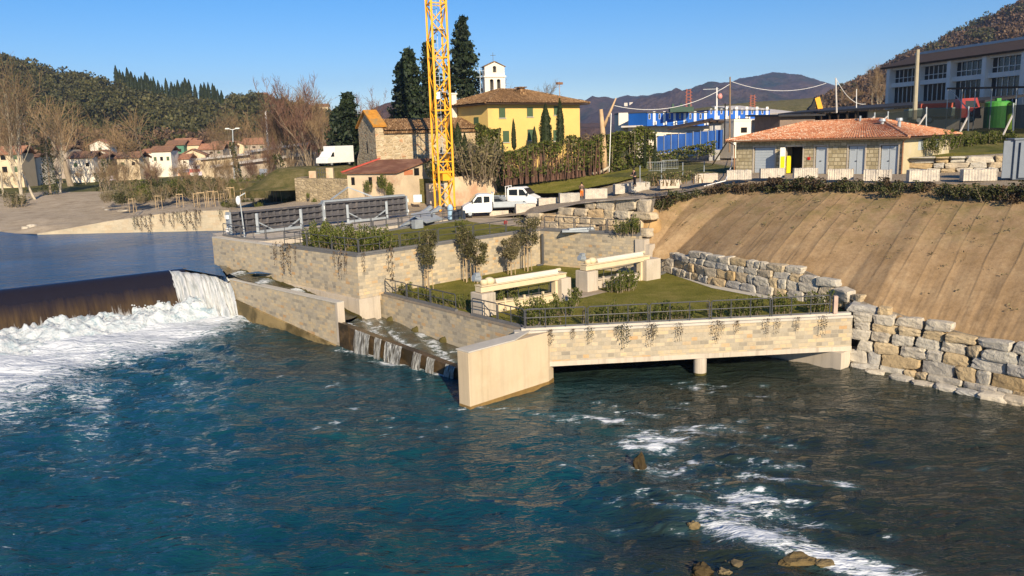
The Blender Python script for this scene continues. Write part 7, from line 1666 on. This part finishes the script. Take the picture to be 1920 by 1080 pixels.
for px in (860, 868, 1162, 1172, 1184, 1190): put(R.choice(SH), P(px, 440 if px > 1000 else 438, 5.9), R.uniform(1.0, 1.5), label='evergreen shrub at the %s of the upper railing' % ('right end' if px > 1000 else 'middle'), group='shrubs at the upper railing ' + ('end' if px > 1000 else 'middle'))
for i in range(17):
    px = 1787 + i * 7.0; q = D(px, 286, 82); put(R.choice(SH), V((q.x, 82 + R.uniform(-.5, .5), q.z)), R.uniform(1.7, 2.3), label='evergreen shrub in the hedge row right of the stone hut', group='hedge row right of the hut')
for px, py, h in ((1748, 286, 1.6), (1758, 290, 1.0), (1777, 280, 1.7), (1741, 283, 1.1)): put(R.choice(SH), D(px, py, 70.5), h, label='shrub against the right end wall of the hut', group='shrubs against the hut end wall')
q = [D(1700, 299, 68.8), D(1770, 287, 71), D(1888, 283, 70), D(1888, 297, 66), D(1700, 300, 66.5)]
flat('bank_grass', [D(1705, 295, 70)[:], D(1790, 286, 77)[:], D(1900, 284, 77)[:], D(1900, 296, 66.5)[:], D(1800, 297, 67.2)[:], D(1705, 297, 68.2)[:]], M['lawn'])
# ivy along the top of the slope
for i in range(52):
    px_ = 1232 + 720 * i / 51 + R.uniform(-5, 5); uu = [(P_px(p_), u_) for p_, u_ in TP]; u = polyz(uu, px_); a = along(FT, u); b = along(TP, u); vv = lerp(.84, .93, R.random()) - (.06 if u < .03 else 0); p = a.lerp(b, vv); p.z += .35 * math.sin(math.pi * vv)
    if R.random() < .14: continue
    o = put(R.choice(['ivy1', 'ivy2', 'ivy1', 'ivy2', 'ivy3']), p - V((0, 0, .12)), R.uniform(.6, 1.05), label='dark trailing ivy plant along the top of the brown slope', group='ivy plants along the slope top', sx=R.uniform(.8, 1.2))
mb = MB()
for i in range(150):
    u, v = R.uniform(.02, .85), R.random() ** .6 * .85 + .03; p = along(FT, u).lerp(along(TP, u), v); p.z += .35 * math.sin(math.pi * v) + .05
    for k in range(R.randint(2, 9)): mb.leaf(p + V((R.gauss(0, .12), R.gauss(0, .12), R.uniform(0, .12))), R.uniform(.06, .17), R, 1.)
tag(mb.build('slope_weeds', M['olive'], uv=False), 'sparse small weeds sprouting through the brown matting', 'weeds', kind='stuff')
# hanging creepers
def creeper_proto(seed, L, w_, n, mat):
    rnd = random.Random(seed); mb, sb = MB(), MB()
    for s in range(rnd.randint(2, 3)):
        x = rnd.uniform(-w_, w_) * .5; ln = L * rnd.uniform(.45, 1); pts = [V((x, .05, .05)), V((x, -.1, .05))] + [V((x + .12 * noise.noise(V((k * .6, s * 5 + seed, 0))), -.1 - rnd.uniform(0, .03), -ln * (k + 1) / 7)) for k in range(7)]; sb.tube(pts, .01, 3, cap=False)
        for k in range(n):
            u = rnd.random() ** 1.4; i = min(7, int(u * 8)); p = pts[i].lerp(pts[i + 1], u * 8 - i); mb.leaf(p + V((rnd.gauss(0, .085), -abs(rnd.gauss(0, .05)), rnd.gauss(0, .05))), .09 * rnd.uniform(.6, 1.3), rnd)
    t = thing('creeper', (0, 0, 0), '', 'creeper'); mb.build('foliage', M[mat], t, local=True, uv=False); sb.build('stems', M['trunk'], t, local=True, uv=False); t['_h'] = 1; return t
for i in range(4): PROTO['cr%d' % i] = [creeper_proto(90 + i * 3, 1.2, .45, 34, 'vine' if i != 2 else 'ivy'), False]
angF = math.atan2(dF.y, dF.x); 
for px, s in ((1028, .9), (1072, .6), (1105, .9), (1152, .5), (1170, 1.3), (1218, 1.3), (1272, 1.1), (1338, 1.0), (1352, .8), (1378, .7), (1433, .8), (1455, .9), (1490, .7), (1540, 1.2), (1225, .9), (1160, .8)):
    lo, hi_ = 0, 1
    for _ in range(30):
        m = (lo + hi_) / 2
        if P_px(F0.lerp(F1, m) + V((0, 0, 2.5))) < px: lo = m
        else: hi_ = m
    p = F0.lerp(F1, lo) + nF * .1; put(R.choice(['cr0', 'cr1', 'cr2', 'cr3']), V((p.x, p.y, 3.04)), s=s, rz=angF, label='dry creeper hanging over the stone face of the bridge', group='creepers on the bridge')
for u, s in ((.51, 1.9), (.56, 2.2), (.60, 2.0), (.92, 2.0), (.95, 1.5), (.64, 1.1), (.88, .9)):
    p = A0.lerp(A1, u) + nA * .1; put(R.choice(['cr0', 'cr1', 'cr3']), V((p.x, p.y, 5.95)), s=s, rz=math.atan2(dA.y, dA.x), sx=.6, label='long dry creeper hanging down the tall terrace wall facing the weir', group='creepers on the tall terrace wall')
for u, s in ((.14, 2.2), (.02, 1.2), (.35, .6)): p = A1.lerp(B1, u) + nB * .1; put('cr1', V((p.x, p.y, 5.95)), s=s, rz=math.atan2(dB.y, dB.x), sx=.5, label='thin dry creeper on the terrace wall behind the young trees', group='creepers behind the young trees')
for px in (262, 278, 305, 322, 335, 345, 362, 372, 415, 255): q = bankp(px, polyz([(200, 416), (300, 402), (380, 396), (430, 395)], px)); put(R.choice(['cr0', 'cr1', 'cr2']), q + V((0, -.2, .05)), s=R.uniform(1.2, 2.2), rz=0, label='dry creeper hanging over the far bank wall', group='creepers on the far bank wall')
# young trees on the lower lawn
def young_tree(px, py, ptop, cw, mat, lab, sh_t, seed, z=3.0, Yo=0, n=2200):
    q = P(px, py, z); rnd = random.Random(seed); t = thing('young_tree', q, lab, 'tree'); h = (py - ptop) / F * q.y * 1.03; r = cw / 2 / F * q.y * 1.1; mb = MB(); lb = MB(); top = V((rnd.gauss(0, .1), rnd.gauss(0, .1), h * .9)); mb.tube([V((0, 0, -.1)), V((rnd.gauss(0, .04), 0, h * .4)), top], [.065, .055, .02], 6)
    c0_ = h * .42
    for k in range(13):
        u = rnd.uniform(.34, .85); a = V((0, 0, h * u)); an = rnd.uniform(0, 6.28); e = a + V((math.cos(an) * r * .8, math.sin(an) * r * .8, h * .14)); mb.tube([a, e], [.018, .006], 4, cap=False)
        leafcloud(lb, n // 26, e, (r * .5, r * .5, h * .1), .15, rnd, .5)
    leafcloud(lb, n // 2, (0, 0, h * .69), (r, r, h * .31), .13, rnd, .4, holes=-.3, freq=1.6, seed=seed)
    mb.build('trunk', M['trunk'], t, local=True, uv=False); lb.build('crown', M[mat], t, local=True, uv=False)
    if sh_t: stakes(t, .3, sh_t, M['stake'])
for a in ((804, 543, 438, 31, 'oak', 'round young evergreen tree at the left end of the lower lawn', 1.5, 1), (876, 528, 424, 28, 'oak', 'tall narrow young evergreen tree second from the left against the stone wall', 1.8, 2), (896, 530, 447, 32, 'oak', 'shorter round young evergreen tree behind the left gate motor', 1.3, 3), (959, 515, 445, 30, 'olive', 'pale thin leaved young tree behind the left gate beam', 1.0, 4), (990, 508, 405, 40, 'oak', 'tallest young evergreen tree with four stakes near the drainpipe corner', 2.0, 5)):
    young_tree(*a[:8])
# cypresses
def cypress_proto(seed, h=10., r=1.0, mat='cypress', n=2600, size=.3):
    rnd = random.Random(seed); mb = MB(); core = MB()
    prof = lambda u: (min(1, u / .12) ** .7) * (1 - max(0, (u - .15) / .85) ** 2.6)
    rr = [(V((0, 0, h * (.04 + .93 * k / 10))), r * .8 * prof(.04 + .93 * k / 10) + .02) for k in range(11)]; core.tube([a for a, b in rr], [b for a, b in rr], 8)
    for k in range(n):
        u = rnd.random() ** .9 * .97 + .02; a = rnd.uniform(0, 6.28); q = r * prof(u) * rnd.uniform(.75, 1.08) * (1 + .25 * noise.noise(V((math.cos(a) * 1.5, math.sin(a) * 1.5, u * 7 + seed)))); mb.leaf((math.cos(a) * q, math.sin(a) * q, h * u), size * rnd.uniform(.7, 1.4), rnd, 0, .45, (math.cos(a) * .35, math.sin(a) * .35, 1.3))
    t = thing('cypress', (0, 0, 0), '', 'tree'); mb.build('crown', M[mat], t, local=True, uv=False); core.build('trunk', M[mat], t, local=True, uv=False); t['_h'] = h; return t
PROTO['cyp'] = [cypress_proto(5, 10, 1.15), False]; PROTO['cypthin'] = [cypress_proto(6, 10, .62, n=2000, size=.26), False]
for px, pb, ptp, Y, key, lab, sx in ((1024, 284, 197, 97, 'cyp', 'tall green cypress before the middle of the yellow house', 1.15), (1051, 278, 187, 98, 'cypthin', 'slim tall cypress before the right end of the yellow house', 1.35), (964, 282, 224, 96, 'cypthin', 'slim cypress before the left windows of the yellow house', 1.25), (1003, 285, 238, 97, 'cyp', 'short dark cypress between the slim and the tall cypress', .95),
                                 (936, 352, 272, 91, 'cyp', 'dense cypress beside the right end of the old plastered wall', .9), (862, 332, 232, 92, 'cyp', 'cypress right behind the crane mast', .95), (850, 332, 226, 93, 'cyp', 'cypress half hidden by the crane mast', .9), (874, 330, 250, 92, 'cyp', 'dark cypress right of the pair by the crane', .9), (1209, 318, 245, 93, 'cypthin', 'thin cypress at the left of the pair by the wire fence', .7), (1228, 316, 246, 93, 'cypthin', 'thin cypress at the right of the pair by the wire fence', .75)):
    q = D(px, pb, Y); put(key, q, (pb - ptp) / F * Y, label=lab, sx=((pb - ptp) / F * Y / 10 * sx if False else (pb - ptp) / F * Y / 10) * 0 + sx)
for i, (x, tp, bp_) in enumerate(((221, 119, 160), (234, 130, 165), (243, 124, 172), (250, 128, 172), (257, 134, 174), (264, 133, 172), (269, 134, 175), (277, 129, 178), (287, 138, 178), (292, 137, 180), (300, 141, 180), (307, 150, 182), (315, 138, 184), (325, 144, 186), (337, 143, 188), (343, 150, 188), (351, 142, 190), (358, 147, 192), (368, 158, 194), (380, 158, 196), (386, 156, 196), (393, 156, 198), (401, 158, 200), (409, 168, 200), (416, 170, 202), (331, 150, 188), (228, 128, 164), (281, 134, 178), (404, 162, 200), (346, 148, 190))):
    p = LH.find(x, bp_); h = (bp_ - tp) / F * p.y; put('cyp', p - V((0, 0, 1)), h + 1, label='tall dark cypress in the row along the crest of the left hill', group='cypress row on the left hill', sx=R.uniform(.85, 1.15))
# big cedars
def cedar(px, pb, ptp, Y, w_, lab, seed, n=5200, size=.75, base=.06):
    q = D(px, pb, Y); h = (pb - ptp) / F * Y; r = w_ / 2 / F * Y; rnd = random.Random(seed); t = thing('cedar', q, lab, 'tree'); mb, lb = MB(), MB(); mb.tube([V((0, 0, -1)), V((0, 0, h * .5)), V((.2, 0, h * .97))], [.4, .25, .05], 7)
    nbr = 64
    for k in range(nbr):
        u = base + (1 - base) * (k / nbr) ** .9; a = k * 2.4 + rnd.uniform(-.4, .4); rr = r * (1 - u) ** 1.0 * rnd.uniform(.62, 1.12) + .25; b0 = V((0, 0, h * u)); e = b0 + V((math.cos(a) * rr, math.sin(a) * rr, -rr * .05 + rnd.uniform(-.2, .5))); mb.tube([b0, e], [.08, .02], 4, cap=False)
        for _ in range(n // nbr):
            s = rnd.uniform(.15, 1.05); p = b0.lerp(e, s); sp_ = .18 * rr * (1.15 - .6 * s) + .25; lb.leaf(p + V((rnd.gauss(0, sp_), rnd.gauss(0, sp_), rnd.gauss(0, .22) - .1)), size * rnd.uniform(.5, 1.2), rnd, -.6, .5)
    mb.build('trunk', M['trunk'], t, local=True, uv=False); lb.build('crown', M['conifer'], t, local=True, uv=False)
cedar(874, 250, 50, 128, 124, 'tallest dark cedar behind the yellow house and bell gable', 1, 7500); cedar(774, 262, 104, 118, 100, 'broad dark cedar behind the church roof left of the crane', 2, 5600); cedar(757, 262, 126, 122, 44, 'narrow cedar at the left shoulder of the broad cedar', 3, 2600); cedar(812, 262, 92, 130, 70, 'dark cedar hidden partly by the crane mast', 9, 4500)
cedar(660, 318, 182, 112, 90, 'dark green cedar left of the church gable', 4, 5600); cedar(640, 318, 210, 116, 66, 'shorter cedar behind the white box van', 5, 3600); cedar(690, 300, 226, 120, 40, 'small cedar tucked behind the church gable', 6, 2600)
# ivy columns on dead trunks, dark bushes
def ivycol(px, pb, ptp, w_, z, lab, seed, lean=0):
    q = P(px, pb, z); h = (pb - ptp) / F * q.y; r = w_ / 2 / F * q.y; rnd = random.Random(seed); t = thing('ivy_covered_trunk', q, lab, 'tree'); mb, lb = MB(), MB(); mb.tube([V((0, 0, -.3)), V((lean * .5, 0, h * .5)), V((lean, 0, h))], [.25, .2, .08], 6)
    for k in range(int(420 * h / 4)): u = rnd.random(); a = rnd.uniform(0, 6.28); rr = r * (.55 + .55 * abs(noise.noise(V((u * 4, a * .5, seed))))) * (1.15 - .5 * u) * rnd.uniform(.6, 1.1); lb.leaf((lean * u + math.cos(a) * rr, math.sin(a) * rr, h * u), .34 * rnd.uniform(.6, 1.3), rnd)
    mb.build('trunk', M['trunk'], t, local=True, uv=False); lb.build('foliage', M['ivy'], t, local=True, uv=False)
ivycol(96, 376, 262, 36, 4.5, 'thick dark ivy column between the poplars on the gravel bank', 1, .5); ivycol(452, 352, 268, 18, 6.1, 'ivy covered trunk before the tan warehouse', 2, -1.0); ivycol(540, 352, 290, 34, 6.3, 'ivy clump at the foot of the bare tree clump', 3, -1.5); ivycol(206, 360, 300, 42, 5.2, 'dark ivy mound beside the track to the town', 4); ivycol(190, 362, 325, 34, 5.2, 'low dark ivy mound left of the taller one', 6); ivycol(286, 358, 320, 30, 5.6, 'ivy heap at the foot of the round bare tree', 5, -.3)
def bushes(spec, lab, grp):
    for px, py, z, h, key in spec: put(key, P(px, py, z), h, label=lab, group=grp)
bushes([(R.uniform(225, 555), 0, 0, 0, 0)] * 0, '', '')
for i in range(105):
    px = R.uniform(200, 556); py = lerp(392, 366, (px - 200) / 356) + R.uniform(-26, -4); k = R.choice(['bush3', 'bush3', 'bush2', 'bush1']); put(k, P(px, py, 5.95), R.uniform(1.2, 2.8), label='tangled bush in the thicket on the far bank', group='bushes on the far bank')
for px, py in ((30, 392), (38, 388), (60, 372), (20, 380), (120, 372), (150, 360), (170, 350), (5, 375), (-20, 380)): put(R.choice(['bush3', 'bush2']), P(px, py, 4.4), R.uniform(1.4, 3.0), label='scrubby bush on the gravel bank at the far left', group='bushes on the gravel bank')
for i in range(26): px = R.uniform(420, 552); put(R.choice(['bush1', 'bush3', 'ivy1']), P(px, R.uniform(378, 392), 5.9), R.uniform(.5, 1.1), label='low young shrub planted on the bank behind the floodgates', group='low shrubs behind the floodgates')
# hedge in front of the yellow house: tangle with bare stems below
def hedge(label, pts, h0, h1, wdt, nst, nlf, mats, seed, low=.35, size=.3):
    rnd = random.Random(seed); t = thing('hedge', pts[0], label, 'hedge'); lb, lb2, sb = MB(), MB(), MB(); off = t.location
    for k in range(nst):
        u = rnd.random() * (len(pts) - 1); i = min(int(u), len(pts) - 2); p = pts[i].lerp(pts[i + 1], u - i) + V((rnd.gauss(0, .2), rnd.uniform(-.5, .5) * wdt, -.2)); hh = lerp(h0, h1, u / (len(pts) - 1)) * rnd.uniform(.6, 1.05); sb.tube([p, p + V((rnd.gauss(0, .2), rnd.gauss(0, .2), hh))], [.05, .02], 4, cap=False)
    for k in range(nlf):
        u = rnd.random() * (len(pts) - 1); i = min(int(u), len(pts) - 2); b = pts[i].lerp(pts[i + 1], u - i); hh = lerp(h0, h1, u / (len(pts) - 1)) * (1 + .22 * noise.noise(V((b.x * .5, b.y * .5, seed)))); v_ = low + (1 - low) * rnd.random() ** .7; yy = rnd.uniform(-.5, .5) * wdt * (1.1 - v_ * .4)
        if noise.noise(V((b.x * .9, yy * .8, v_ * 3 + seed))) < -.18: continue
        (lb if rnd.random() < .72 else lb2).leaf(b + V((rnd.gauss(0, .15), yy, hh * v_)), size * rnd.uniform(.5, 1.3), rnd, .2)
    sb.build('stems', M[mats[2]], t, uv=False); lb.build('foliage', M[mats[0]], t, uv=False); lb2.build('dry_foliage', M[mats[1]], t, uv=False); return t
hedge('tall hedge with reddish bare stems before the yellow house', [D(945, 345, 89), D(1000, 338, 90), D(1060, 332, 91), D(1130, 322, 93)], 3.6, 4.4, 2.2, 260, 13000, ('laurel', 'olive', 'twig_red'), 2, .12)
hedge('dense evergreen hedge mass behind the dead trunk', [D(1120, 322, 95), D(1160, 320, 96), D(1225, 312, 98)], 4.2, 4.6, 3.0, 30, 14000, ('laurel', 'oak', 'trunk'), 5, .0, .34)
hedge('grey green creeper thicket climbing the left corner of the yellow house', [D(896, 300, 96), D(915, 298, 97), D(938, 296, 97)], 4.2, 3.4, 2.0, 20, 6500, ('laurel', 'oak', 'trunk'), 8, .0, .32)
hedge('low green bank shrubs under the blue hoarding', [D(1230, 300, 103), D(1290, 296, 103), D(1340, 290, 101)], 1.2, 1.6, 2.5, 10, 3000, ('laurel', 'olive', 'trunk'), 9, .0, .3)
hedge('weedy shrubs along the top of the ramp', [P(1215, 345, 8.9), P(1260, 344, 9.1), P(1310, 338, 9.3)], 1.0, 1.0, 1.2, 40, 900, ('olive', 'laurel', 'twig'), 10, .0, .2)
for px, py, h in ((905, 330, 4), (890, 335, 4.5), (915, 338, 3.4), (880, 338, 3.2)): put('bush3', D(px, py, 91), h, label='dry brown bush on top of the old plastered wall', group='dry bushes on the plastered wall')
for px, py, h, Y in ((730, 365, 1.8, 87.6), (718, 350, 1.8, 87.8), (690, 356, 1.5, 88.8), (812, 330, 2.4, 89.8), (590, 380, 1.0, 91.5), (578, 365, .7, 91.5)): put('bush1', D(px, py + 8, Y), h, sx=.5, label='green weed tuft growing out of the old walls', group='weeds on the old walls')
# dead trunk
q = D(1135, 322, 94); t = thing('dead_tree', q, 'bare dead tree trunk with one broken leaning limb beside the hedge', 'tree'); mb = MB(); pp = [q - V((0, 0, .3)), D(1132, 280, 94), D(1130, 245, 94), D(1127, 205, 94)]; mb.tube(pp, [.42, .34, .30, .2], 9); mb.tube([D(1131, 240, 94), D(1143, 212, 94), D(1155, 184, 94)], [.22, .15, .08], 7); mb.build('trunk', plain('bleached dead wood', (.48, .33, .19), .9, .2, 1.5, .4, 8), t, smooth=True)
mb = MB(); q = D(1122, 325, 92.5); mb.tube([q, q + V((1.3, .2, .7))], [.2, .12], 7); mb.tube([q + V((-.8, 0, 0)), q + V((.6, .3, .1))], [.16, .1], 7); tag(mb.build('cut_log', M['bark_pale'], smooth=True), 'pale cut log lying at the foot of the dead trunk', 'log')
# lawn strip on the bank between ramp and hedge
q = [P(985, 370, 7.0), P(1030, 366, 7.4), P(1100, 352, 8.0), P(1170, 335, 8.8), P(1215, 322, 9.3)]
mb = MB(); lo_ = [D(1000, 365, 86.5), D(1060, 362, 86), D(1110, 352, 86), D(1160, 343, 86), D(1215, 330, 87)]; hi2 = [D(990, 350, 90), D(1060, 340, 91), D(1110, 331, 92), D(1160, 323, 93), D(1215, 313, 95)]
for k in range(4):
    for f_ in range(6):
        pass
NB = 24
for i in range(NB + 1):
    u = i / NB * 4; k = min(3, int(u)); a, b = lo_[k].lerp(lo_[k + 1], u - k), hi2[k].lerp(hi2[k + 1], u - k)
    for j in range(7): p = a.lerp(b, j / 6); p.z += .12 + .08 * fbm(p.x * .4, p.y * .4); mb.v.append(p)
mb.f = [(i * 7 + j, (i + 1) * 7 + j, (i + 1) * 7 + j + 1, i * 7 + j + 1) for i in range(NB) for j in range(6)]
struct(mb.build('bank_lawn', M['lawn'], smooth=True))
for px0, px1, pyt, pyb, lab in ((484, 502, 186, 195, 'pale villa on the wooded hill left of the bare trees'), (594, 618, 199, 211, 'yellow villa on the hill behind the bare trees'), (628, 644, 208, 219, 'second yellow villa on the hill near the cedar')):
    town_house('villa', lab, px0, px1, pyt, pyb, CW, BT, 0, 5, win=3, cat='villa', loc=LH.find((px0 + px1) / 2, pyb) + V((0, -3, 2.5)))
# rocks in the river
mossr = stonemat('wet river rock', [(0, (.05, .036, .018)), (.5, (.14, .10, .04)), (1, (.24, .19, .11))])
for i, (px, py, s, h, lab) in enumerate(((1200, 878, .55, 1.0, 'lone upright ochre rock standing in the rapids'), (1302, 988, .5, .35, 'small ochre rock left of the rapids'), (1316, 1070, .8, .4, 'pale flat rock at the bottom edge of the picture'), (1285, 962, .8, .14, 'low brown rock awash left of the white rapids'), (1268, 958, .6, .12, 'small brown rock awash farthest left in the rapids'), (1360, 1075, .5, .25, 'small pale rock beside the pale flat rock'), (1440, 1022, .9, .2, 'low brown ledge under the largest white water'), (1500, 1050, 1.2, .3, 'long mossy rock at the lower rapids'), (1470, 1062, .6, .22, 'yellowish rock near the bottom edge'), (1395, 1045, 1.6, .16, 'broad dark rock shelf at the bottom of the rapids'), (1545, 1056, .7, .2, 'small mossy rock right of the long one'))):
    me = stone_mesh('river_rock', s * .85, s * .6, h * 1.15, 700 + i, .34, 3, mossr); o = bpy.data.objects.new('river_rock', me); COL.objects.link(o); p = P(px, py, 0); o.location = p + V((0, 0, -.02)); o.rotation_euler.z = R.uniform(-.5, .5); tag(o, lab, 'rock')
# rocks and driftwood on the gravel bank
for i, (px, py, s) in enumerate(((60, 425, .8), (48, 428, .6), (190, 395, 1.2), (205, 398, 1.0), (230, 400, 1.1), (82, 377, 1.6), (175, 392, .8), (214, 405, .9), (240, 398, .7))):
    me = stone_mesh('bank_rock', s * 1.5, s, s * .8, 800 + i, .2, 4, M['boulder']); o = bpy.data.objects.new('bank_rock', me); COL.objects.link(o); q = P(px, py, 4.2 if px > 100 else 3.9); o.location = q; tag(o, 'pale rock lying on the gravel bank of the upper pool', 'rock', 'rocks on the gravel bank')
for k in list(PROTO):
    if not PROTO[k][1]:
        for c in list(PROTO[k][0].children): bpy.data.objects.remove(c)
        bpy.data.objects.remove(PROTO[k][0])
for o in COL.objects:
    for k in ('_w', '_h'):
        if k in o: del o[k]
# ================================================================== HAZE
hz = NT('valley haze'); hz.t.nodes.remove(hz.b); pv = hz.n('VolumePrincipled'); pv.inputs['Color'].default_value = (.52, .68, 1, 1); pv.inputs['Density'].default_value = 1.6e-4; pv.inputs['Anisotropy'].default_value = .3
hz.l(pv.outputs[0], hz.out.inputs['Volume'])
mb = MB(); mb.box((0, 1690, -4.0), 7200, 4020, 300); o = mb.build('haze', hz.m, uv=False); tag(o, 'thin blue air over the valley', 'haze', kind='stuff')
